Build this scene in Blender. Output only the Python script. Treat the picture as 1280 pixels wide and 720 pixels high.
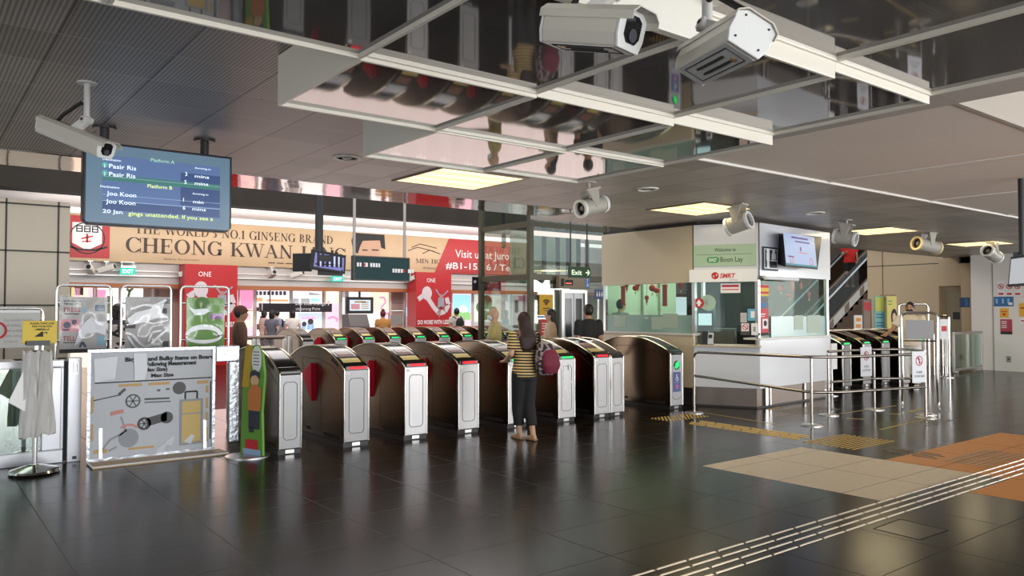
import bpy, bmesh, math, random
from mathutils import Vector, Matrix, Euler
random.seed(7)
for o in list(bpy.data.objects): bpy.data.objects.remove(o)
S = bpy.context.scene
COL = S.collection
PI = math.pi

# ------------------------------------------------------------------ camera
F_PX, CAM_H = 976.0, 1.6
PITCH = math.atan(28 / F_PX); YAW = math.atan(757 / math.hypot(F_PX, 28))
cam_d = bpy.data.cameras.new('camera'); cam = bpy.data.objects.new('camera', cam_d); COL.objects.link(cam)
cam_d.sensor_width = 36; cam_d.lens = F_PX / 1280 * 36; cam_d.clip_start = .05; cam_d.clip_end = 500
cam.location = (0, 0, CAM_H); cam.rotation_euler = (PI / 2 + PITCH, 0, -YAW)
S.camera = cam

# ------------------------------------------------------------------ world, lights, exposure
S.view_settings.view_transform = 'Standard'; S.view_settings.look = 'None'
S.view_settings.gamma = 1; S.view_settings.use_curve_mapping = False
S.view_settings.exposure = 0.0
w = bpy.data.worlds.new('daylight'); S.world = w; w.use_nodes = True
bg = w.node_tree.nodes['Background']; bg.inputs[0].default_value = (.86, .93, 1, 1); bg.inputs[1].default_value = .9
def area(name, loc, target, sx, sy, power, col=(1, 1, 1)):
    d = bpy.data.lights.new(name, 'AREA'); d.shape = 'RECTANGLE'; d.size = sx; d.size_y = sy
    d.energy = power; d.color = col
    o = bpy.data.objects.new(name, d); COL.objects.link(o); o.location = loc
    o.rotation_euler = (Vector(target) - Vector(loc)).to_track_quat('-Z', 'Y').to_euler()
    return o
# daylight coming in through the open sides of the hall: entrance behind the camera, street side, platform side; the bounce, slab and banner lamps are added fill
area('entrance_daylight', (10, -7, 1.9), (10, 8, .9), 18, 2.6, 680, (.92, .96, 1))
area('pavement_bounce', (9, -5.2, .25), (9, -2.2, 3.1), 22, 4, 1900, (1, .97, .93))  # added upward lamp, lifts the ceiling as ground bounce would
area('side_daylight', (25, 0, 1.9), (21, 9, 1.4), 6, 2.6, 330, (1, .98, .95))
area('street_daylight', (-7, 3, 1.8), (4, 8, .8), 2.6, 10, 230, (.9, .95, 1))
area('side_bounce', (25.5, 2, .25), (23.5, 3, 3.1), 5, 9, 420, (1, .97, .93))  # added upward lamp brightening the far right ceiling
area('street_bounce', (-7.5, 5, .2), (-5, 5, 3.1), 4, 10, 300, (1, .96, .92))  # added upward lamp brightening the ceiling from the left
area('platform_bounce', (9, 13.2, .35), (9, 9.5, 3.1), 12, 3, 170, (1, .8, .74))  # added lamp giving the far ceiling tiles a pinkish glow
area('concourse_daylight', (11, 16.5, 6.2), (11, 17.5, 0), 22, 7, 1500, (1, .95, .93))
area('slab_bounce', (12, 21.9, 2.95), (12, 21.9, 5), 20, 1.6, 300, (1, .95, .93))  # added lamp under the slab to brighten its underside
area('banner_fill', (12, 20.6, 3.9), (12, 24, 3.5), 18, .5, 260, (1, .93, .88))  # added fill lamp aimed at the banner to brighten it

# measured points of the photograph turned into places on real planes
_F = Vector((math.sin(YAW) * math.cos(PITCH), math.cos(YAW) * math.cos(PITCH), math.sin(PITCH)))
_R = Vector((math.cos(YAW), -math.sin(YAW), 0)); _U = _R.cross(_F); _O = Vector((0, 0, CAM_H))
def _ray(px, py): return _F + _R * ((px - 640) / F_PX) - _U * ((py - 360) / F_PX)
def atZ(px, py, z=0): d = _ray(px, py); return _O + d * ((z - CAM_H) / d.z)
def atX(px, py, x): d = _ray(px, py); return _O + d * (x / d.x)
def atY(px, py, y): d = _ray(px, py); return _O + d * (y / d.y)

# ------------------------------------------------------------------ materials
MATS = {}
def mat(name, col, rough=.5, metal=0, emit=None, es=1, noise=0, nscale=8, bump=0, bscale=60, alpha=None, trans=0, ior=1.45, coat=0, spec=None):
    if name in MATS: return MATS[name]
    m = bpy.data.materials.new(name); m.use_nodes = True; nt = m.node_tree; b = nt.nodes['Principled BSDF']
    b.inputs['Base Color'].default_value = (*col, 1); b.inputs['Roughness'].default_value = rough; b.inputs['Metallic'].default_value = metal
    b.inputs['IOR'].default_value = ior
    if spec is not None: b.inputs['Specular IOR Level'].default_value = spec
    if coat: b.inputs['Coat Weight'].default_value = coat; b.inputs['Coat Roughness'].default_value = .08
    if trans: b.inputs['Transmission Weight'].default_value = trans
    if emit: b.inputs['Emission Color'].default_value = (*emit, 1); b.inputs['Emission Strength'].default_value = es
    if noise or bump: tc = nt.nodes.new('ShaderNodeTexCoord')
    if noise:
        n = nt.nodes.new('ShaderNodeTexNoise'); n.inputs['Scale'].default_value = nscale; n.inputs['Detail'].default_value = 5
        nt.links.new(tc.outputs['Object'], n.inputs['Vector'])
        mx = nt.nodes.new('ShaderNodeMix'); mx.data_type = 'RGBA'
        mx.inputs[6].default_value = (*[max(0, c * (1 - noise)) for c in col], 1); mx.inputs[7].default_value = (*[min(1, c * (1 + noise)) for c in col], 1)
        nt.links.new(n.outputs['Fac'], mx.inputs[0]); nt.links.new(mx.outputs[2], b.inputs['Base Color'])
    if bump:
        n2 = nt.nodes.new('ShaderNodeTexNoise'); n2.inputs['Scale'].default_value = bscale; n2.inputs['Detail'].default_value = 3
        nt.links.new(tc.outputs['Object'], n2.inputs['Vector'])
        bp = nt.nodes.new('ShaderNodeBump'); bp.inputs['Strength'].default_value = bump; bp.inputs['Distance'].default_value = .02
        nt.links.new(n2.outputs['Fac'], bp.inputs['Height']); nt.links.new(bp.outputs[0], b.inputs['Normal'])
    MATS[name] = m
    return m
def glass_mat(name, col, fac=.2, rough=.02):
    """thin pane: mostly clear with a tint and a mirror reflection"""
    if name in MATS: return MATS[name]
    m = bpy.data.materials.new(name); m.use_nodes = True; nt = m.node_tree; nt.nodes.remove(nt.nodes['Principled BSDF'])
    out = nt.nodes['Material Output']; t = nt.nodes.new('ShaderNodeBsdfTransparent'); t.inputs[0].default_value = (*col, 1)
    g = nt.nodes.new('ShaderNodeBsdfGlossy'); g.inputs['Roughness'].default_value = rough; g.inputs['Color'].default_value = (.9, .95, .93, 1)
    mx = nt.nodes.new('ShaderNodeMixShader'); mx.inputs[0].default_value = fac
    nt.links.new(t.outputs[0], mx.inputs[1]); nt.links.new(g.outputs[0], mx.inputs[2]); nt.links.new(mx.outputs[0], out.inputs[0])
    MATS[name] = m; return m
def glow(name, col, s=1): return mat(name, tuple(c * .5 for c in col), .4, 0, emit=col, es=s)
class NT:   # tiny node-graph writer
    def __init__(s, m): s.t = m.node_tree; s.b = s.t.nodes['Principled BSDF']
    def n(s, typ, **kw):
        x = s.t.nodes.new('ShaderNode' + typ)
        for k, v in kw.items(): setattr(x, k, v)
        return x
    def l(s, a, b): s.t.links.new(a, b)
    def math(s, op, a, b=0.0, c=None):
        x = s.n('Math', operation=op)
        for i, v in enumerate((a, b) if c is None else (a, b, c)):
            if isinstance(v, (int, float)): x.inputs[i].default_value = v
            else: s.l(v, x.inputs[i])
        return x.outputs[0]
    def mix(s, f, a, b):
        x = s.n('Mix', data_type='RGBA')
        for i, v in ((0, f), (6, a), (7, b)):
            if isinstance(v, (int, float)): x.inputs[i].default_value = v
            elif isinstance(v, tuple): x.inputs[i].default_value = (*v, 1)
            else: s.l(v, x.inputs[i])
        return x.outputs[2]
    def rng(s, v, lo, hi): return s.math('MULTIPLY', s.math('GREATER_THAN', v, lo), s.math('LESS_THAN', v, hi))
    def mul(s, a, b): return s.math('MULTIPLY', a, b)

# ------------------------------------------------------------------ mesh writer
ORG = {}
def org(p): return ORG.get(p.name, Vector((0, 0, 0))) if p else Vector((0, 0, 0))
class MB:
    def __init__(s): s.v = []; s.f = []; s.m = []; s.cur = 0
    def add(s, vs, fs):
        k = len(s.v); s.v += [Vector(p) for p in vs]; s.f += [[i + k for i in f] for f in fs]; s.m += [s.cur] * len(fs); return s
    def box(s, x0, y0, z0, x1, y1, z1):
        x0, x1 = min(x0, x1), max(x0, x1); y0, y1 = min(y0, y1), max(y0, y1); z0, z1 = min(z0, z1), max(z0, z1)
        return s.add([(x0, y0, z0), (x1, y0, z0), (x1, y1, z0), (x0, y1, z0), (x0, y0, z1), (x1, y0, z1), (x1, y1, z1), (x0, y1, z1)],
                     [(0, 3, 2, 1), (4, 5, 6, 7), (0, 1, 5, 4), (1, 2, 6, 5), (2, 3, 7, 6), (3, 0, 4, 7)])
    def obox(s, c, sx, sy, sz, M=None):
        c = Vector(c); M = M or Matrix.Identity(3); k = []
        for dz in (-.5, .5):
            for dx, dy in ((-.5, -.5), (.5, -.5), (.5, .5), (-.5, .5)): k.append(c + M @ Vector((dx * sx, dy * sy, dz * sz)))
        return s.add(k, [(0, 3, 2, 1), (4, 5, 6, 7), (0, 1, 5, 4), (1, 2, 6, 5), (2, 3, 7, 6), (3, 0, 4, 7)])
    def loft(s, rings, cap=True, closed=False):
        n = len(rings[0]); vs = [p for r in rings for p in r]; fs = []
        R = len(rings)
        for i in range(R if closed else R - 1):
            j = (i + 1) % R
            for k in range(n): fs.append((i * n + k, i * n + (k + 1) % n, j * n + (k + 1) % n, j * n + k))
        if cap and not closed: fs.append(tuple(range(n))[::-1]); fs.append(tuple((R - 1) * n + k for k in range(n)))
        return s.add(vs, fs)
    def cyl(s, p0, p1, r0, r1=None, n=14, cap=True):
        p0, p1 = Vector(p0), Vector(p1); r1 = r0 if r1 is None else r1; a = (p1 - p0).normalized(); u = a.orthogonal().normalized(); v = a.cross(u)
        ring = lambda p, r: [p + (u * math.cos(2 * PI * k / n) + v * math.sin(2 * PI * k / n)) * r for k in range(n)]
        return s.loft([ring(p0, r0), ring(p1, r1)], cap)
    def pipe(s, p0, p1, ro, ri, n=20):
        p0, p1 = Vector(p0), Vector(p1); a = (p1 - p0).normalized(); u = a.orthogonal().normalized(); v = a.cross(u)
        ring = lambda p, r: [p + (u * math.cos(2 * PI * k / n) + v * math.sin(2 * PI * k / n)) * r for k in range(n)]
        return s.loft([ring(p0, ro), ring(p1, ro), ring(p1, ri), ring(p0, ri)], False, True)
    def tube(s, pts, r, n=8, closed=False):
        pts = [Vector(p) for p in pts]; rings = []; N = len(pts); u = None
        for i, p in enumerate(pts):
            a = pts[(i + 1) % N] if (closed or i < N - 1) else p; b = pts[i - 1] if (closed or i > 0) else p
            t = (a - b).normalized()
            u = t.orthogonal().normalized() if u is None else (u - t * u.dot(t)).normalized()
            v = t.cross(u); rr = r[i] if isinstance(r, (list, tuple)) else r
            rings.append([p + (u * math.cos(2 * PI * k / n) + v * math.sin(2 * PI * k / n)) * rr for k in range(n)])
        return s.loft(rings, not closed, closed)
    def prism(s, pts, axis, a, b):
        f = {'x': lambda p, d: (d, p[0], p[1]), 'y': lambda p, d: (p[0], d, p[1]), 'z': lambda p, d: (p[0], p[1], d)}[axis]
        return s.loft([[f(p, a) for p in pts], [f(p, b) for p in pts]])
    def lathe(s, c, prof, n=20):
        c = Vector(c); return s.loft([[c + Vector((r * math.cos(2 * PI * k / n), r * math.sin(2 * PI * k / n), z)) for k in range(n)] for r, z in prof])
    def ball(s, c, rx, ry=None, rz=None, M=None, nu=12, nv=8):
        ry = rx if ry is None else ry; rz = rx if rz is None else rz; c = Vector(c); M = M or Matrix.Identity(3); rings = []
        for i in range(nv + 1):
            t = max(.02, min(PI - .02, PI * i / nv))
            rings.append([c + M @ Vector((rx * math.sin(t) * math.cos(2 * PI * k / nu), ry * math.sin(t) * math.sin(2 * PI * k / nu), -rz * math.cos(t))) for k in range(nu)])
        return s.loft(rings)
    def mesh(s, name, mats, off=Vector((0, 0, 0)), smooth=False):
        me = bpy.data.meshes.new(name); me.from_pydata([tuple(p - off) for p in s.v], [], s.f)
        for m in (mats if isinstance(mats, (list, tuple)) else [mats]): me.materials.append(m)
        for i, p in enumerate(me.polygons): p.material_index = s.m[i]
        b = bmesh.new(); b.from_mesh(me); bmesh.ops.recalc_face_normals(b, faces=b.faces); b.to_mesh(me); b.free()
        if smooth: me.shade_smooth(); me.set_sharp_from_angle(angle=math.radians(smooth if smooth > 1 else 35))
        return me
    def build(s, name, mats, parent=None, local=False, smooth=False, bevel=0, at=None):
        """at: world base point for a top-level mesh; with a parent the points are world points unless local"""
        off = Vector((0, 0, 0))
        if parent is not None: off = Vector((0, 0, 0)) if local else org(parent)
        elif at is not None: off = Vector(at)
        o = bpy.data.objects.new(name, s.mesh(name, mats, off, smooth)); COL.objects.link(o)
        if parent is not None: o.parent = parent; ORG[o.name] = org(parent)
        else: o.location = off; ORG[o.name] = off
        if bevel:
            md = o.modifiers.new('bevel', 'BEVEL'); md.width = bevel; md.segments = 2; md.limit_method = 'ANGLE'; md.angle_limit = math.radians(40)
        return o
def tag(o, label, cat, group=None, kind=None):
    o['label'] = label; o['category'] = cat
    if group: o['group'] = group
    if kind: o['kind'] = kind
    return o
def thing(name, label, cat, loc=(0, 0, 0), group=None, rz=0):
    o = bpy.data.objects.new(name, None); o.empty_display_size = .1; COL.objects.link(o); o.location = loc; o.rotation_euler = (0, 0, rz)
    ORG[o.name] = Vector(loc); return tag(o, label, cat, group)
def struct(o): o['kind'] = 'structure'; return o
def copy_tree(o, loc=None, label=None, parent=None, rz=None):
    c = o.copy(); COL.objects.link(c)
    if parent is not None: c.parent = parent
    if loc is not None: c.location = loc; ORG[c.name] = Vector(loc)
    if rz is not None: c.rotation_euler = (0, 0, rz)
    if label: c['label'] = label
    for ch in list(o.children): copy_tree(ch, parent=c)
    return c

# ------------------------------------------------------------------ a flat face to put signs and writing on
class Face:
    def __init__(s, o, r, u):
        s.o = Vector(o); s.r = Vector(r).normalized(); s.u = Vector(u).normalized(); s.n = s.r.cross(s.u)
    def p(s, a, b, d=0): return s.o + s.r * a + s.u * b + s.n * d
    def rect(s, mb, a0, b0, a1, b1, d0=0, d1=.004): return s.poly(mb, [(a0, b0), (a1, b0), (a1, b1), (a0, b1)], d0, d1)
    def poly(s, mb, pts, d0=0, d1=.004): return mb.loft([[s.p(a, b, d0) for a, b in pts], [s.p(a, b, d1) for a, b in pts]])
    def disc(s, mb, a, b, r, d0=0, d1=.004, n=18, ry=None):
        ry = ry or r; return s.poly(mb, [(a + r * math.cos(2 * PI * k / n), b + ry * math.sin(2 * PI * k / n)) for k in range(n)], d0, d1)
    def ring(s, mb, a, b, r, ri, d0=0, d1=.004, n=22):
        R = lambda q, d: [s.p(a + q * math.cos(2 * PI * k / n), b + q * math.sin(2 * PI * k / n), d) for k in range(n)]
        return mb.loft([R(r, d0), R(r, d1), R(ri, d1), R(ri, d0)], False, True)
    def line(s, mb, pts, wd, d0=0, d1=.004):
        for (a0, b0), (a1, b1) in zip(pts, pts[1:]):
            L = math.hypot(a1 - a0, b1 - b0) or 1e-6; nx, ny = -(b1 - b0) / L * wd / 2, (a1 - a0) / L * wd / 2
            s.poly(mb, [(a0 - nx, b0 - ny), (a1 - nx, b1 - ny), (a1 + nx, b1 + ny), (a0 + nx, b0 + ny)], d0, d1)
        return mb
    def frame(s, mb, a0, b0, a1, b1, wd, d0=0, d1=.02):
        s.rect(mb, a0, b0, a1, b0 + wd, d0, d1); s.rect(mb, a0, b1 - wd, a1, b1, d0, d1)
        s.rect(mb, a0, b0 + wd, a0 + wd, b1 - wd, d0, d1); s.rect(mb, a1 - wd, b0 + wd, a1, b1 - wd, d0, d1); return mb
    def text(s, mb, txt, a, b, h, width=None, align='LEFT', d=.005, bold=.0, shear=0):
        """letters added as faces: a,b baseline start, h cap height, width fits the line"""
        c = bpy.data.curves.new('t', 'FONT'); c.body = txt; c.size = 1; c.align_x = 'LEFT'; c.resolution_u = 2; c.offset = bold; c.shear = shear
        t = bpy.data.objects.new('t', c); me = bpy.data.meshes.new_from_object(t)
        if len(me.vertices):
            xs = [v.co.x for v in me.vertices]; w0 = max(xs) - min(xs); x0 = min(xs)
            k = h / .73; kx = (width / w0) if width else k
            sh = {'LEFT': 0, 'CENTER': -w0 * kx / 2, 'RIGHT': -w0 * kx}[align]
            n = len(mb.v)
            mb.v += [s.p(a + sh + (v.co.x - x0) * kx, b + v.co.y * k, d) for v in me.vertices]
            for p in me.polygons: mb.f.append([i + n for i in p.vertices]); mb.m.append(mb.cur)
        bpy.data.objects.remove(t); bpy.data.curves.remove(c); bpy.data.meshes.remove(me); return mb
def faceY(x, y, z): return Face((x, y, z), (1, 0, 0), (0, 0, 1))       # looks towards -y
def faceX(x, y, z): return Face((x, y, z), (0, -1, 0), (0, 0, 1))      # looks towards -x
def face3(p0, p1):                                                     # upright face through two points seen left and right
    p0, p1 = Vector(p0), Vector(p1); return Face(p0, Vector((p1.x - p0.x, p1.y - p0.y, 0)), (0, 0, 1))

steel = mat('brushed steel', (.62, .61, .6), .28, 1, bump=.05, bscale=200)
chrome = mat('polished steel', (.58, .57, .55), .12, 1)
white = mat('white paint', (.78, .79, .8), .35)
offw = mat('off white frame', (.72, .7, .64), .4)
black = mat('black plastic', (.012, .012, .013), .35)
rubber = mat('black rubber', (.015, .015, .015), .7)
ink = mat('black print', (.02, .02, .02), .6)
inkw = mat('white print', (.85, .85, .85), .6)
red = mat('red print', (.55, .02, .03), .5)
grey = mat('grey print', (.35, .35, .36), .6)
blue = mat('blue print', (.04, .16, .45), .5)
skyb = mat('light blue print', (.25, .5, .68), .5)
green = mat('green print', (.12, .4, .08), .5)
yel = mat('yellow print', (.8, .62, .05), .5)
orange = mat('orange print', (.8, .3, .04), .5)
pink = mat('pink print', (.75, .35, .4), .5)
gold = mat('gold print', (.6, .4, .15), .5)
paper = mat('white paper', (.8, .8, .8), .6)
# ================================================================== the setting
H = 3.1
def floor_mat():
    m = mat('dark stone floor', (.02, .015, .012), .16); g = NT(m)
    geo = g.n('NewGeometry'); sp = g.n('SeparateXYZ'); g.l(geo.outputs['Position'], sp.inputs[0]); x, y = sp.outputs[0], sp.outputs[1]
    n = g.n('TexNoise'); n.inputs['Scale'].default_value = 1.3; n.inputs['Detail'].default_value = 6; g.l(geo.outputs['Position'], n.inputs['Vector'])
    n2 = g.n('TexNoise'); n2.inputs['Scale'].default_value = 14; n2.inputs['Detail'].default_value = 5; g.l(geo.outputs['Position'], n2.inputs['Vector'])
    # joints
    fx = g.math('FRACT', g.math('DIVIDE', g.math('SUBTRACT', x, .84 - 9.4), .94)); fy = g.math('FRACT', g.math('DIVIDE', g.math('SUBTRACT', y, 5.59 - 12.8), .64))
    jx = g.math('LESS_THAN', g.math('ABSOLUTE', g.math('SUBTRACT', fx, .5)), 2); 
    jx = g.math('GREATER_THAN', g.math('ABSOLUTE', g.math('SUBTRACT', fx, .5)), .4955); jy = g.math('GREATER_THAN', g.math('ABSOLUTE', g.math('SUBTRACT', fy, .5)), .4945)
    joint = g.math('MAXIMUM', jx, jy)
    # per-tile tone
    cx = g.math('FLOOR', g.math('DIVIDE', g.math('SUBTRACT', x, .84 - 9.4), .94)); cy = g.math('FLOOR', g.math('DIVIDE', g.math('SUBTRACT', y, 5.59 - 12.8), .64))
    cb = g.n('CombineXYZ'); g.l(cx, cb.inputs[0]); g.l(cy, cb.inputs[1]); wn = g.n('TexWhiteNoise'); g.l(cb.outputs[0], wn.inputs['Vector'])
    dark = g.mix(wn.outputs['Value'], (.006, .0041, .003), (.0095, .0065, .0045)); dark = g.mix(g.mul(n.outputs['Fac'], .5), dark, (.013, .009, .006))
    beige = g.mix(n2.outputs['Fac'], (.62, .51, .37), (.78, .66, .48)); org_ = g.mix(n2.outputs['Fac'], (.62, .24, .06), (.72, .3, .08))
    mb_ = g.mul(g.rng(x, 6.5, 8.31), g.rng(y, 3.3, 5.19))
    mo = g.math('MAXIMUM', g.mul(g.rng(x, 8.31, 11.35), g.rng(y, 1.2, 4.2)), g.mul(g.rng(x, 7.42, 11.35), g.rng(y, .9, 3.0)))
    c = g.mix(mb_, dark, beige); c = g.mix(mo, c, org_)
    c = g.mix(g.mul(joint, .85), c, (.004, .004, .004)); g.l(c, g.b.inputs['Base Color'])
    r = g.math('ADD', g.mul(n2.outputs['Fac'], .05), .175); r = g.math('ADD', r, g.mul(g.math('MAXIMUM', mb_, mo), .22)); r = g.math('ADD', r, g.mul(joint, .3)); g.l(r, g.b.inputs['Roughness'])
    g.b.inputs['Specular IOR Level'].default_value = .25
    return m
struct(MB().box(-10, -9, -.2, 42, 42, 0).build('floor', floor_mat()))

def tile_mat():
    m = mat('perforated metal ceiling tile', (.2, .18, .175), .42, .15); g = NT(m)
    geo = g.n('NewGeometry'); sp = g.n('SeparateXYZ'); g.l(geo.outputs['Position'], sp.inputs[0]); x, y = sp.outputs[0], sp.outputs[1]
    T = .6
    ux = g.math('DIVIDE', g.math('ADD', x, 6 - .625 + .6), T); uy = g.math('DIVIDE', g.math('ADD', y, 6 - 4.82 + .6), T)
    jx = g.math('GREATER_THAN', g.math('ABSOLUTE', g.math('SUBTRACT', g.math('FRACT', ux), .5)), .4885); jy = g.math('GREATER_THAN', g.math('ABSOLUTE', g.math('SUBTRACT', g.math('FRACT', uy), .5)), .493)
    cb = g.n('CombineXYZ'); g.l(g.math('FLOOR', ux), cb.inputs[0]); g.l(g.math('FLOOR', uy), cb.inputs[1]); wn = g.n('TexWhiteNoise'); g.l(cb.outputs[0], wn.inputs['Vector'])
    rib = g.math('GREATER_THAN', g.math('SINE', g.mul(x, 2 * PI / .0245)), .1)
    n = g.n('TexNoise'); n.inputs['Scale'].default_value = 2.2; n.inputs['Detail'].default_value = 6; g.l(geo.outputs['Position'], n.inputs['Vector'])
    base = g.mix(wn.outputs['Value'], (.4, .37, .345), (.6, .56, .525)); base = g.mix(g.mul(n.outputs['Fac'], .35), base, (.25, .21, .19))
    slot = g.mix(.62, base, (.05, .045, .045))
    near = g.math('LESS_THAN', x, 3.4); near = g.mul(near, g.math('LESS_THAN', y, 9)); 
    c = g.mix(g.mul(rib, g.math('ADD', g.mul(near, .8), .15)), base, slot)
    c = g.mix(g.mul(jx, .9), c, (.03, .028, .028)); c = g.mix(g.mul(jy, .8), c, (.62, .58, .55))
    sp2 = g.n('TexVoronoi'); sp2.inputs['Scale'].default_value = 2.6; g.l(geo.outputs['Position'], sp2.inputs['Vector'])
    c = g.mix(g.math('LESS_THAN', sp2.outputs['Distance'], .022), c, (.03, .02, .02))
    g.l(c, g.b.inputs['Base Color'])
    return m
tm = tile_mat()
smooth_m = mat('smooth pale ceiling panel', (.74, .67, .61), .5, noise=.06, nscale=1.5)
mb = MB(); mb.box(-9, -3, H, 6.0, 8.6, H + .12); mb.box(6.0, 4.95, H, 24, 8.6, H + .12); mb.box(8.1, 8.6, H, 24, 9.95, H + .12)
struct(mb.build('ceiling', tm))
struct(MB().box(6.0, 2.5, H + .012, 24, 4.94, H + .14).build('ceiling_smooth', smooth_m))
mb = MB(); mb.box(6.0, 4.935, H - .012, 24, 4.975, H + .05)
for xx in (8.52, 11.1, 13.7, 16.3, 18.9): mb.box(xx - .02, 2.5, H + .0, xx + .02, 4.94, H + .03)
struct(mb.build('trim_1', mat('white ceiling trim', (.7, .68, .65), .4)))
# raised coffer by the upper right edge of the view
mb = MB(); mb.box(5.3, 2.46, H + .002, 24, 2.5, H + .34); mb.box(5.3, -6, H + .3, 24, 2.47, H + .36); mb.box(5.26, -6, H + .0, 5.3, 2.5, H + .36)
struct(mb.build('ceiling_coffer', mat('warm white coffer', (.42, .38, .33), .5)))
# polished soffit along the far edge of the ceiling, then the dark viaduct beam behind it
soff = mat('polished soffit sheet', (.5, .42, .4), .07, 1, bump=.25, bscale=1.5)
struct(MB().prism([(8.61, H - .005), (9.5, H - .005), (9.5, H + .06), (8.61, H + .1)], 'x', -9, 8.05).build('trim_2', soff))
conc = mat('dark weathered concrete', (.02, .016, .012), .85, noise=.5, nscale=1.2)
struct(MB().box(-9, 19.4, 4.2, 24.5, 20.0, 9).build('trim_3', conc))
pale = mat('pale concrete slab', (.62, .58, .56), .7, noise=.12, nscale=2)
struct(MB().box(-9, 20.0, 4.4, 40, 24.4, 4.7).build('ceiling_far', pale))
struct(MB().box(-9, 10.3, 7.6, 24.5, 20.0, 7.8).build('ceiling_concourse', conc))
# platform slab and light strip over the shops, side walls
def wall(name, mb, m): return struct(mb.build(name, m))
strip = glow('lit white strip', (1, .97, .95), 1.15)
struct(MB().box(-9, 23.96, 4.26, 30, 24.0, 4.4).build('trim_4', strip))
tan_tile = mat('beige wall panel', (.55, .47, .36), .35, noise=.05, nscale=1)
seam = mat('dark wall seam', (.05, .045, .04), .6)
# panelled wall at the left, behind the fence
mb = MB(); mb.box(-6, 14, 0, 2.02, 14.3, 3.3); struct(mb.build('wall_left', tan_tile))
mb = MB()
for xx in (-3.4, -1.1, 1.17, 1.86): mb.box(xx - .012, 13.992, 0, xx + .012, 14, 3.3)
for zz in (.85, 1.68, 2.51, 3.23): mb.box(-6, 13.992, zz - .012, 2.02, 14, zz + .012)
struct(mb.build('trim_5', seam))
# tan panelled wall at the right beyond the gates, then the white column wall
tan2 = mat('tan wall panel', (.5, .39, .25), .4, noise=.04, nscale=1)
mb = MB(); mb.box(23.5, 10.24, 0, 23.8, 12.35, 3.6); mb.box(23.5, 9.55, 2.3, 23.8, 10.24, 3.1); mb.box(23.75, 9.5, 0, 24, 10.24, 2.3); struct(mb.build('wall_right', tan2))
mb = MB(); mb.box(23.49, 10.24, 2.945, 23.5, 12.35, 2.965); mb.box(23.49, 11.86, 0, 23.5, 11.875, 3.6); struct(mb.build('trim_6', seam))
mb = MB(); mb.box(23.3, 9.16, 0, 23.7, 9.56, 3.1); struct(mb.build('wall_right_pilaster', tan2))
wcol = mat('white painted column', (.74, .72, .68), .4, noise=.03, nscale=1)
mb = MB(); mb.box(22.95, 4.0, 0, 24, 9.16, 3.1); struct(mb.build('wall_right_column', wcol))
mb = MB()
for yy in (8.62, 7.1): mb.box(22.94, yy - .012, 0, 22.95, yy + .012, 3.1)
struct(mb.build('trim_7', mat('pale seam', (.3, .29, .27), .5)))
mb = MB(); mb.box(23.3, 8.7, 2.92, 23.72, 9.6, 3.09); struct(mb.build('trim_8', mat('brown beam end', (.08, .04, .03), .5)))
d = MB(); d.box(23.72, 9.66, 0, 23.75, 10.16, 2.2); dr = struct(d.build('door_1', mat('olive door leaf', (.3, .26, .17), .5)))
MB().box(23.7, 9.78, 1.35, 23.72, 9.95, 1.55).build('door_plate', black, dr)
# dark flank under and behind the escalator
mb = MB(); mb.box(24.0, 12.3, 0, 42, 12.34, 2.9); 
struct(MB().box(29, 12.4, 0, 29.3, 24, 7).build('wall_escalator', mat('dark hall wall', (.12, .09, .07), .7)))

# ================================================================== mirror canopy: stepped square panels in white frames
def mirror_mat():
    m = mat('mirror ceiling sheet', (.29, .275, .27), .035, .64); g = NT(m)
    tc = g.n('NewGeometry'); n = g.n('TexNoise'); n.inputs['Scale'].default_value = 1.1; n.inputs['Detail'].default_value = 1.5; g.l(tc.outputs['Position'], n.inputs['Vector'])
    b = g.n('Bump'); b.inputs['Strength'].default_value = .04; b.inputs['Distance'].default_value = .03; g.l(n.outputs['Fac'], b.inputs['Height']); g.l(b.outputs[0], g.b.inputs['Normal'])
    return m
mir = mirror_mat(); frame_m = mat('cream canopy frame', (.76, .72, .63), .3, coat=.2)
LX = {-1: -.5, 0: .6, 1: 1.70, 2: 2.80, 3: 3.97, 4: 5.08}; LY = {0: -.1, 1: 1.12, 2: 2.25, 3: 3.38, 4: 4.44, 5: 5.52}
CELLS = [  # column, row, height of the underside, words
    (-1, 2, 2.80, 'mirrored ceiling panel at the far left of the long front row'),
    (0, 2, 2.80, 'mirrored ceiling panel above the departure screen, left end of the visible row'),
    (1, 2, 2.82, 'mirrored ceiling panel in front of the left housing camera'),
    (2, 2, 2.86, 'mirrored ceiling panel right behind the two big white cameras'),
    (3, 2, 2.90, 'mirrored ceiling panel right of the angled camera, showing two sign reflections'),
    (1, 3, 2.80, 'mirrored ceiling panel with a tall cream fascia on its left, second row'),
    (2, 3, 2.81, 'mirrored ceiling panel in the middle of the second row'),
    (3, 3, 2.83, 'mirrored ceiling panel at the right end of the second row'),
    (2, 4, 2.80, 'mirrored ceiling panel beside the glowing square ceiling light, last row'),
    (3, 4, 2.82, 'mirrored ceiling panel above the cylindrical speaker, far corner of the canopy'),
    (2, 1, 2.95, 'raised mirrored ceiling panel over the angled camera mount'),
    (3, 1, 2.95, 'raised mirrored ceiling panel at the top right, ending at the pale coffer'),
    (2, 0, 2.95, 'raised mirrored ceiling panel nearest the viewer, left of its pair'),
    (3, 0, 2.95, 'raised mirrored ceiling panel nearest the viewer, right of its pair')]
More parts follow.
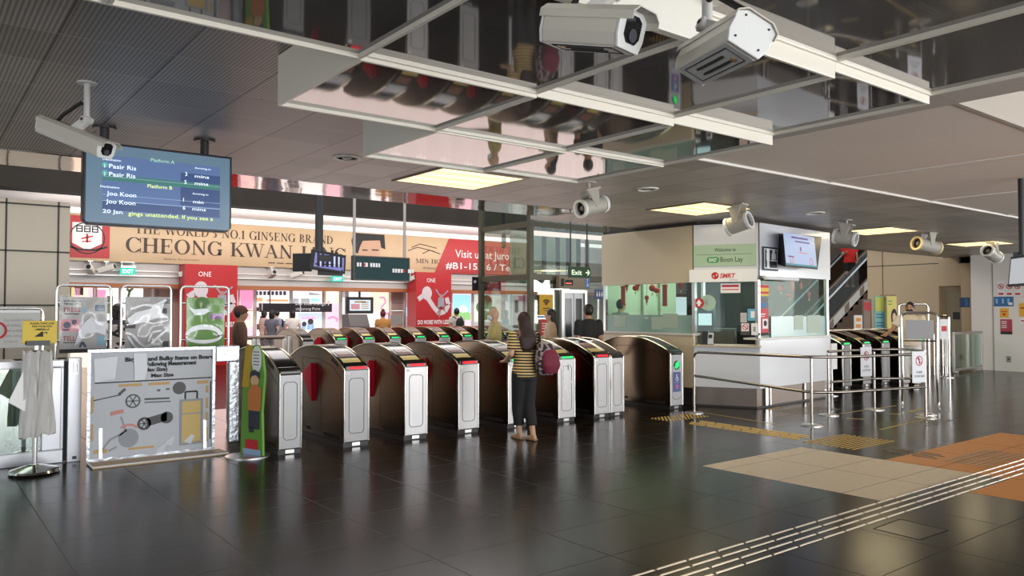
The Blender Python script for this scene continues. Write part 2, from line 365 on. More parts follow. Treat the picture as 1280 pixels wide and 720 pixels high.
for cx, cy, z, words in CELLS:
    x0, x1, y0, y1 = LX[cx], LX[cx + 1], LY[cy], LY[cy + 1]
    t = thing('mirror_ceiling_panel', words, 'ceiling panel', ((x0 + x1) / 2, (y0 + y1) / 2, z), 'mirrored canopy panels')
    MB().box(x0 + .008, y0 + .008, z + .022, x1 - .008, y1 - .008, z + .03).build('mirror_sheet', mir, t)
    fr = MB(); e = .02
    fr.box(x0, y0, z, x1, y0 + e, H - .002); fr.box(x0, y1 - e, z, x1, y1, H - .002)
    fr.box(x0, y0 + e, z, x0 + e, y1 - e, H - .002); fr.box(x1 - e, y0 + e, z, x1, y1 - e, H - .002)
    fr.build('frame', frame_m, t, bevel=.004)
# cream drop panel with a vent, left of the raised panels
t = thing('bulkhead_panel', 'tall cream bulkhead panel behind the left housing camera, with a small vent above', 'ceiling panel', (1.7, 2.2, 2.8))
MB().box(.6, 2.2, 2.79, 2.79, 2.245, H).build('fascia', mat('cream fascia', (.72, .7, .64), .35), t, bevel=.004)
mb = MB(); mb.box(2.3, 1.75, H - .03, 2.75, 2.1, H)
g = mb.build('vent', offw, t); mb = MB()
for k in range(12): mb.box(2.34, 1.78 + k * .026, H - .036, 2.71, 1.79 + k * .026, H - .03)
mb.build('louvre', black, g)

# ================================================================== square ceiling lights and downlights
lamp_face = glow('warm light panel', (1, .83, .46), 1.5)
def striped_lamp():
    m = glow('warm louvred light', (1, .8, .42), 1.3); g = NT(m); geo = g.n('NewGeometry'); sp = g.n('SeparateXYZ'); g.l(geo.outputs['Position'], sp.inputs[0])
    s = g.math('SINE', g.mul(sp.outputs[1], 2 * PI / .3)); s = g.math('ADD', 1.45, g.mul(s, .38)); g.l(s, g.b.inputs['Emission Strength']); return m
lm = striped_lamp()
for i, (x0, x1, wds) in enumerate([(4.39, 5.55, 'square warm ceiling light nearest the gates, left of the hanging cylindrical speaker'), (8.66, 9.83, 'square warm ceiling light in front of the service kiosk'),
                              (13.85, 15.05, 'square warm ceiling light above the right end of the kiosk'), (18.4, 19.6, 'square warm ceiling light farthest right, near the white column')]):
    t = thing('square_ceiling_light', wds, 'ceiling light', ((x0 + x1) / 2, 7.4, H), 'square ceiling lights')
    MB().box(x0 + .03, 6.87, H - .006, x1 - .03, 7.9, H).build('diffuser', lm, t)
    f = MB(); f.box(x0, 6.84, H - .014, x1, 6.87, H); f.box(x0, 7.9, H - .014, x1, 7.93, H); f.box(x0, 6.87, H - .014, x0 + .03, 7.9, H); f.box(x1 - .03, 6.87, H - .014, x1, 7.9, H)
    f.build('frame', mat('brown lamp frame', (.2, .15, .1), .4), t)
    d = bpy.data.lights.new('ceiling_light', 'AREA'); d.shape = 'SQUARE'; d.size = 1; d.energy = 22; d.color = (1, .82, .5)
    o = bpy.data.objects.new('lamp_glow', d); COL.objects.link(o); o.parent = t; o.location = (0, 0, -.02)
def downlight(x, y, z, r, wds):
    t = thing('downlight', wds, 'downlight', (x, y, z), 'round downlights')
    mb = MB(); mb.lathe((x, y, z), [(r, 0), (r, -.012), (r * .78, -.018), (r * .72, 0)], 24); mb.build('rim', offw, t, smooth=1)
    MB().lathe((x, y, z), [(r * .73, -.004), (.001, -.004)], 24).build('recess', mat('dark lamp recess', (.04, .035, .03), .3), t)
    MB().ball((x, y, z - .004), r * .35, r * .35, .012).build('bulb', mat('unlit bulb', (.3, .28, .25), .2), t, smooth=60)
downlight(3.39, 7.02, H, .14, 'round recessed downlight left of the nearest square light'); downlight(7.2, 6.56, H, .14, 'round recessed downlight in front of the kiosk left wall')
downlight(11.0, 6.6, H, .15, 'round recessed downlight above the kiosk screen')
p = atZ(1262, 132, H + .3); downlight(p.x, p.y, H + .3, .13, 'round downlight inside the warm white coffer at the upper right')
d = bpy.data.lights.new('coffer_lamp', 'POINT'); d.energy = 5; d.color = (1, .75, .45); d.shadow_soft_size = .05
o = bpy.data.objects.new('coffer_lamp', d); COL.objects.link(o); o.location = (p.x + .1, p.y + .05, H + .24)

# ================================================================== ticket gates
gside = mat('brushed brown steel', (.17, .135, .095), .2, 1, bump=.04, bscale=90)
gtop = mat('gate top black glass', (.012, .011, .011), .12, coat=.5)
gfront = mat('satin steel gate front', (.55, .55, .56), .34, .35, noise=.05, nscale=5)
gfront_shaded = mat('dull steel gate front', (.25, .25, .255), .36, .5, noise=.08, nscale=5)  # shaded copy of the gate front steel, dimness put into the colour
gred = mat('red gate paddle', (.5, .012, .035), .35)
goldp = mat('gold reader pad', (.68, .56, .22), .35, .3)
lred = glow('red gate lamp', (1, .012, .03), 1.3); lgreen = glow('green gate lamp', (.01, .8, .16), 1.2)
GP = [(0, .05), (0, .9), (.025, .93), (.15, .995), (.32, 1.065), (.5, 1.12), (.68, 1.15), (.88, 1.16), (1.08, 1.15), (1.26, 1.12), (1.44, 1.065), (1.61, .995), (1.735, .93), (1.76, .9), (1.76, .05)]
def gtopz(y):
    for (a, za), (b, zb) in zip(GP[1:-1], GP[2:-1]):
        if a <= y <= b: return za + (zb - za) * (y - a) / max(1e-6, b - a)
    return .9
def gate_proto(name, w, light, front, paddle=True, sticker=None, worn=False):
    """local: x across (0 = middle), y from the front back, z up"""
    t = thing(name, '', 'ticket gate'); h = w / 2
    mb = MB(); mb.prism(GP, 'x', -h, h); body = mb.build('housing', gside, t, smooth=30, bevel=.012)
    mb = MB(); mb.box(-h - .002, .005, 0, h + .002, 1.755, .052); mb.build('plinth', mat('dark plinth', (.02, .02, .022), .4), t)
    MB().box(-.05, -.006, .012, .05, .005, .05).build('plinth_tag', steel, t)
    # front panel
    mb = MB(); mb.box(-h + .006, -.012, .06, h - .006, .002, .9); fp = mb.build('front_panel', front, t, bevel=.006)
    F = Face((-h, -.0125, 0), (1, 0, 0), (0, 0, 1)); mb = MB(); a0, a1, b0, b1, r = w * .2, w * .8, .16, .8, .03
    pts = [(a0 + r, b0), (a1 - r, b0), (a1, b0 + r), (a1, b1 - r), (a1 - r, b1), (a0 + r, b1), (a0, b1 - r), (a0, b0 + r), (a0 + r, b0)]
    F.line(mb, pts, .007, 0, .0015); mb.build('door_outline', mat('door groove', (.06, .06, .06), .5), fp)
    mb = MB(); mb.tube([(-h + .004, -.014, .06), (-h + .004, -.014, .9)], .009); mb.tube([(h - .004, -.014, .06), (h - .004, -.014, .9)], .009); mb.build('edge_trim', chrome, fp, smooth=40)
    if light:
        mb = MB(); mb.box(-h + .02, -.0145, .845, -h + .07, -.012, .875); mb.build('number_tag', inkw, fp)
        mb = MB(); Face((-h, -.0147, 0), (1, 0, 0), (0, 0, 1)).text(mb, '60', .028, .852, .014, d=0); mb.build('tag_number', ink, fp)
    # black top strip following the arch
    def strip(y0, y1, x0, x1, lift, n=8):
        mb = MB(); rg = []
        for k in range(n + 1):
            y = y0 + (y1 - y0) * k / n; z = gtopz(y); rg.append([(x0, y, z - .004), (x1, y, z - .004), (x1, y, z + lift), (x0, y, z + lift)])
        return mb.loft(rg)
    strip(.03, 1.73, -h + .03, h - .03, .006, 16).build('top_cover', gtop, t, smooth=30)
    if light:
        strip(.06, .2, -h + .045, h - .045, .012, 3).build('card_reader', goldp, t)
        strip(.26, .4, -h + .06, h - .06, .011, 3).build('display', mat('dim gate display', (.2, .1, .08), .2), t)
        strip(1.4, 1.55, -h + .05, h - .05, .012, 3).build('card_reader', goldp, t)
        mb = MB(); mb.prism([(-.022, .908), (-.022, .935), (.035, .968), (.06, .968), (.06, .908)], 'x', -h + .06, h - .04); mb.build('status_lamp', lred if light == 'red' else lgreen, t, bevel=.008)
        mb = MB(); mb.prism([(-.016, .893), (-.016, .948), (.05, .985), (.07, .985), (.07, .893)], 'x', -h + .02, h - .012); mb.build('lamp_shroud', gtop, t, bevel=.008)
    else:
        mb = MB(); mb.prism([(-.012, .87), (-.012, .925), (.03, .965), (.07, .965), (.07, .87)], 'x', -h + .008, h - .008); mb.build('front_cap', gtop, t, bevel=.008)
    for sx in (-1, 1):   # access panels, slots and trim on both flanks
        G = Face((-h, 1.76, 0), (0, -1, 0), (0, 0, 1)) if sx < 0 else Face((h, 0, 0), (0, 1, 0), (0, 0, 1))
        mb = MB(); q = 1 if sx > 0 else 0; Y = (lambda y: y) if q else (lambda y: 1.76 - y)
        G.line(mb, [(Y(.62), .1), (Y(.62), 1.0), (Y(1.2), 1.0), (Y(1.2), .1)], .006, 0, .001); G.line(mb, [(Y(.06), .78), (Y(.3), .93), (Y(.58), .98)], .006, 0, .001)
        G.rect(mb, Y(1.0) - .07, .1, Y(1.0) + .07, .14, 0, .002); G.rect(mb, Y(.32) - .22, .075, Y(.32) + .22, .12, 0, .002); G.poly(mb, [(Y(.16), .93), (Y(.16), .97), (Y(.34), 1.04), (Y(.34), 1.0)][::1 if q else -1], 0, .003)
        mb.build('flank_groove', mat('flank groove', (.015, .013, .012), .6), t)
        mb = MB(); mb.tube([(sx * (h - .006), y, z + .002) for y, z in GP[1:-1]], .011, 6); mb.build('arch_trim', mat('gilded steel edge', (.75, .66, .5), .16, 1), t, smooth=40)
        if paddle:
            mb = MB(); wg_ = [Vector((sx * (h - .01), .76, .93)), Vector((sx * (h - .01), .94, .93)), Vector((sx * (h - .01), .94, .48)), Vector((sx * (h - .01), .76, .48)), Vector((sx * (h + .04), .85, .955)), Vector((sx * (h + .175), .85, .83)), Vector((sx * (h + .03), .85, .46))]; mb.add(wg_, [(0, 1, 2, 3), (0, 4, 1), (0, 3, 6, 5, 4), (1, 4, 5, 6, 2), (3, 2, 6)]); mb.build('paddle', gred, t, bevel=.008)
    return t
def place_gate(proto, xm, y, label, first=[]):
    if proto not in first: first.append(proto); proto.location = (xm, y, 0); ORG[proto.name] = Vector((xm, y, 0)); proto['label'] = label; o = proto
    else: o = copy_tree(proto, (xm, y, 0), label)
    o['group'] = 'ticket gates in the near row' if y < 10 and xm < 12 else ('ticket gates in the far row' if y > 12 else 'ticket gates beside the kiosk')
    return o
GY = 8.43
gr = gate_proto('ticket_gate', .32, 'red', gfront); grn = gate_proto('ticket_gate', .32, 'green', gfront)
grd = gate_proto('ticket_gate', .32, 'red', gfront_shaded)
end0 = gate_proto('ticket_gate', .26, None, gfront_shaded, False); end1 = gate_proto('ticket_gate', .27, None, gfront, False)
wide = gate_proto('ticket_gate', .3, None, gfront, False)
place_gate(end0, 3.4, GY, 'plain end gate housing without lamp, beside the cut-out standing sign')
place_gate(grd, 4.21, GY, 'ticket gate with red lamp and large red paddle, second in the near row')
place_gate(gr, 5.02, GY, 'ticket gate with red lamp, third from the left of the near row'); place_gate(gr, 5.81, GY, 'ticket gate with red lamp just left of the woman in stripes')
place_gate(grn, 6.62, GY, 'ticket gate with green lamp half hidden by the woman in stripes'); place_gate(copy_tree(grn), 7.52, GY, 'scuffed ticket gate with green lamp right of the backpack')
_g = place_gate(gr, 8.23, GY, 'ticket gate with red lamp standing back to back with a plain housing'); place_gate(end1, 8.55, GY, 'plain white-fronted gate housing back to back with a red-lamp gate')
for _c in [c for c in _g.children if c.name.startswith('paddle') and c.data.vertices[5].co.x > 0]: bpy.data.objects.remove(_c)
wg = place_gate(wide, 9.91, GY, 'wide-aisle gate with green arrow and wheelchair stickers beside the kiosk')
F = Face((9.76, GY - .014, 0), (1, 0, 0), (0, 0, 1))
mb = MB(); F.rect(mb, .05, .2, .25, .86, 0, .002); mb.build('sticker_panel', mat('grey sticker', (.5, .52, .58), .4), wg)
mb = MB(); F.rect(mb, .055, .28, .245, .6, .002, .004); mb.build('sticker_blue', mat('violet blue sticker', (.12, .15, .36), .4), wg)
mb = MB(); F.disc(mb, .15, .71, .075, .002, .004); mb.build('sticker_arrow_disc', ink, wg)
mb = MB(); F.poly(mb, [(.09, .68), (.2, .76), (.215, .7), (.15, .65)], .004, .006); F.poly(mb, [(.11, .73), (.16, .77), (.2, .77), (.13, .7)], .004, .006); mb.build('green_arrow', lgreen, wg)
mb = MB(); F.disc(mb, .145, .55, .012, .004, .006); F.ring(mb, .155, .49, .034, .025, .004, .006); F.line(mb, [(.146, .54), (.148, .5), (.18, .5), (.19, .465)], .011, .004, .006); F.rect(mb, .1, .43, .2, .434, .004, .006); mb.build('wheelchair_symbol', inkw, wg)
mb = MB(); F.disc(mb, .137, .37, .02, .004, .006); F.disc(mb, .168, .37, .02, .004, .006); F.poly(mb, [(.118, .363), (.1525, .315), (.187, .363)], .004, .006); mb.build('heart_symbol', mat('pink heart', (.85, .25, .45), .4), wg)
# worn sticker remains on the green-lamp gate
for o in [c for c in bpy.data.objects if c.get('label', '').startswith('scuffed')]:
    F = Face((7.36, GY - .014, 0), (1, 0, 0), (0, 0, 1)); random.seed(3); ORG[o.name] = Vector(o.location)
    for k in range(14):
        mb = MB(); a, b = random.uniform(.07, .24), random.uniform(.3, .78); F.line(mb, [(a, b), (a + random.uniform(-.02, .02), b + random.uniform(.02, .1))], random.uniform(.006, .02), 0, .001); mb.build('torn_sticker', mat('torn sticker', (.82, .83, .85), .5), o)
# far row, lamps towards us
fx = []
for i, px in enumerate((426, 460.5, 492, 523, 557, 583.6, 609, 632)): fx.append(8.18 + i * .73)
gfar = copy_tree(grn); names = ['first', 'second', 'third', 'fourth', 'fifth', 'sixth', 'seventh', 'eighth']
for i, x in enumerate(fx):
    place_gate(gfar, x, 17.2, f'small distant ticket gate with green lamp, {names[i]} from the left of the far row')
fend = copy_tree(end1); place_gate(fend, fx[0] - .82, 17.2, 'pale distant gate housing at the left end of the far row, beside the low rail')
# row beside the kiosk, on the same line
rx = [14.35, 15.15, 15.95, 16.75, 17.55, 18.35]
gk = gate_proto('ticket_gate', .32, 'green', gfront_shaded); rl = ['ticket gate next to the kiosk right side, first of six', 'ticket gate beside the kiosk, second of six, behind the do-not-lean sign', 'ticket gate beside the kiosk, third of six, seen past the rails', 'ticket gate beside the kiosk, fourth, behind the masked person', 'ticket gate beside the kiosk, fifth, half hidden behind the grey notice', 'ticket gate beside the kiosk, last and farthest of the six']
for x, l in zip(rx, rl): place_gate(gk, x, GY, l)
# ================================================================== the shops across the concourse
# serif lettering drawn with thick and thin strokes
def ering(F, mb, cx, cy, rx, ry, T, t, a0, a1, d, n=20):
    o = []; i = []
    for k in range(n + 1):
        a = math.radians(a0 + (a1 - a0) * k / n); o.append(F.p(cx + rx * math.cos(a), cy + ry * math.sin(a), d)); i.append(F.p(cx + (rx - T) * math.cos(a), cy + (ry - t) * math.sin(a), d))
    vs = o + i; return mb.add(vs, [(k, k + 1, n + 2 + k, n + 1 + k) for k in range(n)])
def serif_text(F, mb, txt, a, b, h, width, d=.006):
    T, t, s = .17, .055, .05
    W = {'I': .4, 'J': .5, 'W': 1.15, 'M': 1.1, 'O': .92, 'G': .9, 'C': .84, 'N': .9, 'H': .92, 'D': .88, 'A': .9, 'K': .9, 'R': .84, '.': .3, "'": .26, ' ': .42, 'S': .62, '1': .46, 'L': .72, 'T': .8, 'E': .76, 'B': .74, 'V': .9, 'i': .4, 's': .5, 't': .45}
    tot = sum(W.get(c, .8) for c in txt); k = width / tot; x = a
    P = lambda pts, wd: F.line(mb, [(x + p * k, b + q * h) for p, q in pts], wd, d - .001, d)
    def V(px, y0=0, y1=1, th=T):
        F.rect(mb, x + (px - th / 2) * k, b + y0 * h, x + (px + th / 2) * k, b + y1 * h, d - .001, d)
    def Sf(px, y, wd=.34): F.rect(mb, x + (px - wd / 2) * k, b + (y if y < .5 else y - s) * h, x + (px + wd / 2) * k, b + (y + s if y < .5 else y) * h, d - .001, d)
    def Hh(p0, p1, y, th=.06): F.rect(mb, x + p0 * k, b + (y - th / 2) * h, x + p1 * k, b + (y + th / 2) * h, d - .001, d)
    def R(cx, cy, rx, ry, a0, a1, TT=T): ering(F, mb, x + cx * k, b + cy * h, rx * k, ry * h, TT * k, t * h, a0, a1, d)
    for c in txt:
        w_ = W.get(c, .8); dg = T * (h + k) / 2.2
        if c in 'HIKRDBELT1N' or c == 'i':
            pass
        if c == 'H': [V(p) or Sf(p, 0) or Sf(p, 1) for p in (.2, .72)]; Hh(.2, .72, .52)
        elif c in 'I1': V(w_ / 2); Sf(w_ / 2, 0); Sf(w_ / 2, 1) if c == 'I' else P([(.08, .8), (.24, .97)], .06 * h)
        elif c == 'E': V(.2); Sf(.2, 0); Sf(.2, 1); Hh(.2, .66, .03); Hh(.2, .66, .97); Hh(.2, .5, .52); V(.65, 0, .25, .05); V(.65, .75, 1, .05); V(.5, .4, .64, .05)
        elif c == 'L': V(.2); Sf(.2, 0); Sf(.2, 1); Hh(.2, .64, .03); V(.63, 0, .3, .05)
        elif c == 'T': V(.4); Sf(.4, 0); Hh(.06, .74, .97); V(.08, .72, 1, .05); V(.72, .72, 1, .05)
        elif c in 'OQ': R(.46, .5, .42, .52, 0, 180); R(.46, .5, .42, .52, 180, 360)
        elif c == 'C': R(.46, .5, .42, .52, 38, 322); V(.78, .66, 1, .05); V(.78, 0, .3, .05)
        elif c == 'G': R(.46, .5, .42, .52, 38, 325); V(.78, .68, 1, .05); V(.74, .02, .45); Sf(.74, .43 if 0 else .4, .3)
        elif c == 'N': V(.18, 0, 1, .06); Sf(.18, 0, .28); V(.74, 0, 1, .06); Sf(.74, 1, .28); P([(.17, .98), (.73, .04)], dg)
        elif c == 'K': V(.2); Sf(.2, 0); Sf(.2, 1); P([(.26, .42), (.7, .97)], .06 * h); P([(.4, .56), (.74, .02)], dg); Sf(.72, 0, .3); Sf(.7, 1, .28)
        elif c == 'W': P([(.08, .98), (.36, .03)], dg); P([(.36, .03), (.57, .95)], .05 * h); P([(.55, .98), (.82, .03)], dg); P([(.82, .03), (1.06, .98)], .05 * h); Sf(.1, 1); Sf(.56, 1); Sf(1.04, 1, .26)
        elif c == 'A': P([(.14, .02), (.44, .98)], .05 * h); P([(.42, .98), (.74, .02)], dg); Hh(.26, .62, .34); Sf(.14, 0, .26); Sf(.75, 0, .32)
        elif c == 'V': P([(.12, .98), (.44, .03)], dg); P([(.44, .03), (.76, .98)], .05 * h); Sf(.14, 1); Sf(.76, 1, .26)
        elif c == 'J': V(.3, .05, 1); Sf(.3, 1); R(.16, .06, .22, .28, 200, 350)
        elif c == 'D': V(.2); Sf(.2, 0, .3); Sf(.2, 1, .3); R(.3, .5, .52, .5, -90, 90)
        elif c == 'R': V(.2); Sf(.2, 0); Sf(.2, 1); R(.3, .74, .36, .26, -90, 90); P([(.4, .5), (.72, .02)], dg); Sf(.74, 0, .24)
        elif c == 'B': V(.2); Sf(.2, 0, .3); Sf(.2, 1, .3); R(.28, .75, .32, .25, -90, 90); R(.28, .26, .38, .26, -90, 90)
        elif c == 'M': V(.16, 0, 1, .06); Sf(.16, 0, .26); V(.9); Sf(.9, 0); P([(.16, .98), (.52, .04)], dg); P([(.52, .04), (.86, .98)], .05 * h)
        elif c == 'S': R(.3, .74, .22, .27, 40, 270); R(.3, .26, .24, .27, -140, 90)
        elif c == '.': F.disc(mb, x + .13 * k, b + .07 * h, .075 * h, d - .001, d, 8)
        elif c == "'": V(.12, .7, 1, .1)
        x += w_ * k
    return mb
BY = 23.9
def ab(px, py, y=BY): v = atY(px, py, y); return v.x, v.z
fascia_m = mat('grey white shop fascia', (.55, .51, .49), .45, noise=.08, nscale=.8)
mb = MB(); mb.box(2.0, 24, 2.36, 30, 24.6, 4.26); struct(mb.build('wall_back_fascia', fascia_m))
mb = MB(); mb.box(2.0, 23.97, 2.24, 30, 24.6, 2.36); struct(mb.build('trim_9', mat('orange brown fascia trim', (.42, .15, .06), .5)))
mb = MB(); mb.box(2.0, 23.93, 2.56, 30, 24, 2.6); mb.box(2.0, 23.96, 2.7, 30, 24, 2.73); struct(mb.build('trim_10', mat('bright fascia rail', (.8, .77, .75), .3, .4)))
struct(MB().box(2.0, 28, 0, 30, 28.3, 4.2).build('wall_back', mat('shop back wall', (.7, .55, .52), .6)))
struct(MB().box(2.0, 24.6, 2.3, 30, 28, 2.4).build('ceiling_shop', mat('shop ceiling', (.8, .72, .7), .6)))
d = area('shop_lighting', (12, 26.2, 2.25), (12, 26.2, 0), 20, 2.4, 420, (1, .86, .82))
# ---- long banner
bt = thing('advertising_banner', 'long tan banner reading THE WORLD\'S NO.1 GINSENG BRAND over the shops', 'banner', (12, BY, 2.94))
FB = faceY(0, BY, 0); mb = MB(); mb.box(3.4, BY, 2.95, 21, 23.995, 4.22)
ban = mat('tan banner sheet', (.5, .35, .2), .3, noise=.12, nscale=.7); mb.build('sheet', ban, bt)
mb = MB(); FB.rect(mb, 3.45, 3.03, 4.42, 4.18, .002, .006); mb.build('red_square', mat('crimson banner print', (.42, .015, .02), .4), bt)
cx_, cz_ = ab(109, 294); mb = MB(); FB.rect(mb, cx_ - .36, cz_ - .22, cx_ + .36, cz_ + .34, .006, .009); FB.poly(mb, [(cx_ - .36, cz_ - .22), (cx_, cz_ - .42), (cx_ + .36, cz_ - .22)], .006, .009); em = mb.build('emblem', paper, bt, bevel=0)
mb = MB()
for k in range(3): FB.frame(mb, cx_ - .27 + k * .19, cz_ + .08, cx_ - .11 + k * .19, cz_ + .26, .03, .009, .011); FB.rect(mb, cx_ - .25 + k * .19, cz_ + .16, cx_ - .13 + k * .19, cz_ + .185, .009, .011)
FB.ring(mb, cx_, cz_ - .08, .44, .41, .009, .011, 22); FB.line(mb, [(cx_ - .5, cz_ - .3), (cx_ - .2, cz_ - .4), (cx_ + .2, cz_ - .4), (cx_ + .5, cz_ - .3)], .05, .009, .011); mb.build('emblem_marks', ink, em)
mb = MB(); FB.line(mb, [(cx_, cz_ + .04), (cx_, cz_ - .2)], .05, .009, .012); FB.line(mb, [(cx_ - .14, cz_ - .1), (cx_ + .14, cz_ - .02)], .04, .009, .012); FB.line(mb, [(cx_ - .12, cz_ - .18), (cx_ + .1, cz_ - .16)], .03, .009, .012); mb.build('emblem_red_mark', red, em)
tx = mat('dark brown lettering', (.05, .028, .02), .5)
mb = MB(); x0, z0 = ab(168, 297); x1, _ = ab(404, 309); serif_text(FB, mb, "THE WORLD'S NO.1 GINSENG BRAND", x0, 3.78, .26, x1 - x0 + .35); mb.build('heading', tx, bt)
mb = MB(); x0, _ = ab(156, 315); serif_text(FB, mb, 'CHEONG KWAN JANG', x0, 3.24, .42, 6.75); mb.build('brand_lettering', tx, bt)
mb = MB(); FB.text(mb, 'Source: Euromonitor', ab(205, 324)[0], 3.06, .06, 1.0); 
for k in range(9): FB.rect(mb, 8.9 + k * .28, 3.07, 9.12 + k * .28, 3.1, .004, .006)
mb.build('small_print', tx, bt)
x, z = ab(460, 301); mb = MB(); FB.poly(mb, [(x - .62, 3.95), (x - .5, 4.2), (x + .62, 4.2), (x + .66, 3.7), (x + .5, 3.75), (x + .45, 4.0), (x - .2, 3.95), (x - .3, 3.75), (x - .38, 3.5), (x - .55, 3.6)], .006, .01); FB.rect(mb, x - .22, 3.62, x - .02, 3.66, .012, .014); FB.rect(mb, x + .14, 3.64, x + .4, 3.68, .012, .014); mb.build('portrait_hair', ink, bt)
mb = MB(); FB.poly(mb, [(x - .36, 4.1), (x + .5, 4.1), (x + .48, 3.6), (x + .36, 3.2), (x + .2, 2.96), (x - .15, 2.96), (x - .32, 3.2)], .002, .005); FB.poly(mb, [(x - .34, 3.5), (x - .6, 2.96), (x + .9, 2.96), (x + .6, 3.2)], .001, .003); mb.build('portrait_face', mat('printed skin tone', (.5, .3, .2), .5), bt)
x, z = ab(525, 312); mb = MB()
for (q0, q1, q2, dz) in ((-.5, .0, .6, .1), (-.35, .1, .7, .22), (.1, .5, .85, .02)): FB.line(mb, [(x + q0, 3.6 + dz), (x + q1 - .1, 3.74 + dz), (x + q2, 3.62 + dz)], .03, .004, .007)
serif_text(FB, mb, 'L   MIN HO', x - .62, 3.28, .16, 1.5); mb.build('signature', tx, bt)
mb = MB(); FB.text(mb, 'Ambassador', x + .1, 3.08, .09, .75, shear=.3); mb.build('ambassador_line', tx, bt)
xa, _ = ab(543, 342); xb, _ = ab(561, 300); mb = MB(); FB.poly(mb, [(xa, 2.95), (21, 2.95), (21, 4.22), (xb, 4.22)], .003, .007); mb.build('red_panel', mat('crimson banner print', (.42, .015, .02), .4), bt)
mb = MB(); FB.text(mb, 'Visit us at Jurong Point', ab(569, 324)[0], 3.55, .3, 3.9, d=.01); FB.text(mb, '#B1-15/16 / Tel: 635', ab(557, 332)[0], 3.12, .25, 4.0, d=.01, bold=.01); mb.build('shop_lettering', inkw, bt)

# ---- shopfront bays, lit from inside
def bay(px0, px1, label, parts, y=24.75, z1=2.24):
    a0, a1 = ab(px0, 388, y)[0], ab(px1, 388, y)[0]; t = thing('shopfront', label, 'shopfront', ((a0 + a1) / 2, y, 0), 'lit shopfronts across the concourse')
    F = faceY(0, y, 0); mb = MB(); mb.box(a0, y, 0, a1, y + .08, z1); mb.build('display_wall', parts[0], t)
    mb = MB(); mb.box(a0, y - .04, 0, a0 + .05, y, z1); mb.box(a1 - .05, y - .04, 0, a1, y, z1); mb.build('bay_post', mat('white bay post', (.8, .76, .74), .4), t)
    for nm, kind, m, dat in parts[1:]:
        for s in dat:
            mb = MB(); c = [(ab(p, q, y)) for p, q in s] if kind != 'disc' else None
            if kind == 'poly': F.poly(mb, c, .002, .012)
            elif kind == 'rect': F.rect(mb, c[0][0], c[1][1], c[1][0], c[0][1], .002, .014)
            elif kind == 'line': F.line(mb, c, .07, .012, .018)
            elif kind == 'disc': p, q, r = s; v = ab(p, q, y); F.disc(mb, v[0], v[1], r, .012, .018)
            mb.build(nm, m, t)
    return t
gpink = glow('lit pink panel', (1, .55, .63), 1.25); gpink2 = glow('lit hot pink print', (1, .3, .5), 1.1); gpeach = glow('lit peach panel', (1, .76, .58), 1.25); gwht = glow('lit white shop wall', (1, .93, .9), 1.35); gblue = glow('lit sky print', (.35, .72, 1), 1.2); ggrn = glow('lit green print', (.4, .8, .3), .7)
gryp = glow('lit grey glass', (.62, .66, .68), .6); gor = glow('lit orange print', (1, .5, .25), .8); dk = mat('dark shop goods', (.12, .09, .1), .5); blu = mat('blue shop goods', (.2, .25, .45), .5)
bay(297, 318, 'pink lit panel with a rounded peach figure, left of the fashion shop', [gpink, ('hot_pink_print', 'poly', gpink2, [[(299, 362), (317, 362), (315, 385), (302, 392)]]), ('peach_figure', 'disc', gpeach, [(308, 398, .3), (306, 428, .24)]), ('hot_pink_spot', 'disc', gpink2, [(309, 396, .12), (304, 424, .14)])])
bay(318.5, 363, 'bright shop with dark sign lettering and racks of clothes', [gwht, ('sign_lettering', 'rect', blu, [[(319 + i * 5, 364), (322.5 + i * 5, 369)] for i in range(8)]), ('red_sign', 'rect', gor, [[(318.5, 372), (328, 377)], [(333, 374), (360, 377)]]), ('goods', 'rect', dk, [[(319, 384), (323, 389)], [(321, 405), (326, 412)], [(330, 398), (334, 411)], [(339, 400), (345, 408)], [(348, 399), (354, 409)], [(336, 420), (341, 430)], [(346, 421), (350, 428)], [(354, 416), (358, 427)]]), ('blue_goods', 'rect', blu, [[(325, 395), (328, 406)], [(352, 401), (357, 412)], [(341, 392), (344, 400)]]), ('peach_goods', 'rect', gpink, [[(333, 404), (338, 416)], [(358, 402), (362, 414)]])])
bay(363.5, 404, 'lit shop bay with a blue-white advert under the black hanging sign', [gwht, ('window_grid', 'rect', gryp, [[(364, 373), (373, 380)], [(376, 373), (387, 380)]]), ('blue_window', 'rect', gblue, [[(388, 373), (399, 377)]]), ('advert_sheet', 'rect', glow('lit pale blue advert', (.75, .85, .95), .9), [[(372, 391), (402, 413)]]), ('advert_banner', 'rect', gpink2, [[(377, 396), (395, 399)]]), ('advert_figures', 'disc', dk, [(388, 402, .1), (380, 405, .08)]), ('advert_shirts', 'rect', mat('printed blue shirts', (.35, .5, .7), .5), [[(384, 404), (392, 412)], [(377, 406), (382, 412)]]), ('roof_sign', 'poly', gryp, [[(386, 365), (402, 368), (402, 369), (386, 369)]])])
bay(404.5, 425, 'pink shopfront with a scalloped arch, right of the hanging sign', [gpink, ('arch_lobes', 'disc', gpeach, [(411, 368, .3), (418, 370, .26)]), ('pink_lines', 'line', gpink2, [[(410, 398), (416, 396), (422, 399), (420, 402)]])])
bay(425.5, 433, 'narrow grey glass shop door beside the pink arch', [gryp, ('glass_mullion', 'line', gwht, [[(429, 372), (429, 412)]])])
bay(433.5, 487, 'pale shopfront with pink and orange curling lines behind the hanging screen', [gwht, ('orange_panel', 'rect', gpeach, [[(462, 364), (486, 390)]]), ('pink_panel', 'rect', gpink, [[(475, 388), (487, 410)]]), ('curling_lines', 'line', gpink2, [[(474, 372), (480, 372), (482, 378), (476, 384), (478, 392), (485, 392)]]), ('grey_window', 'rect', gryp, [[(468, 372), (474, 388)]])])
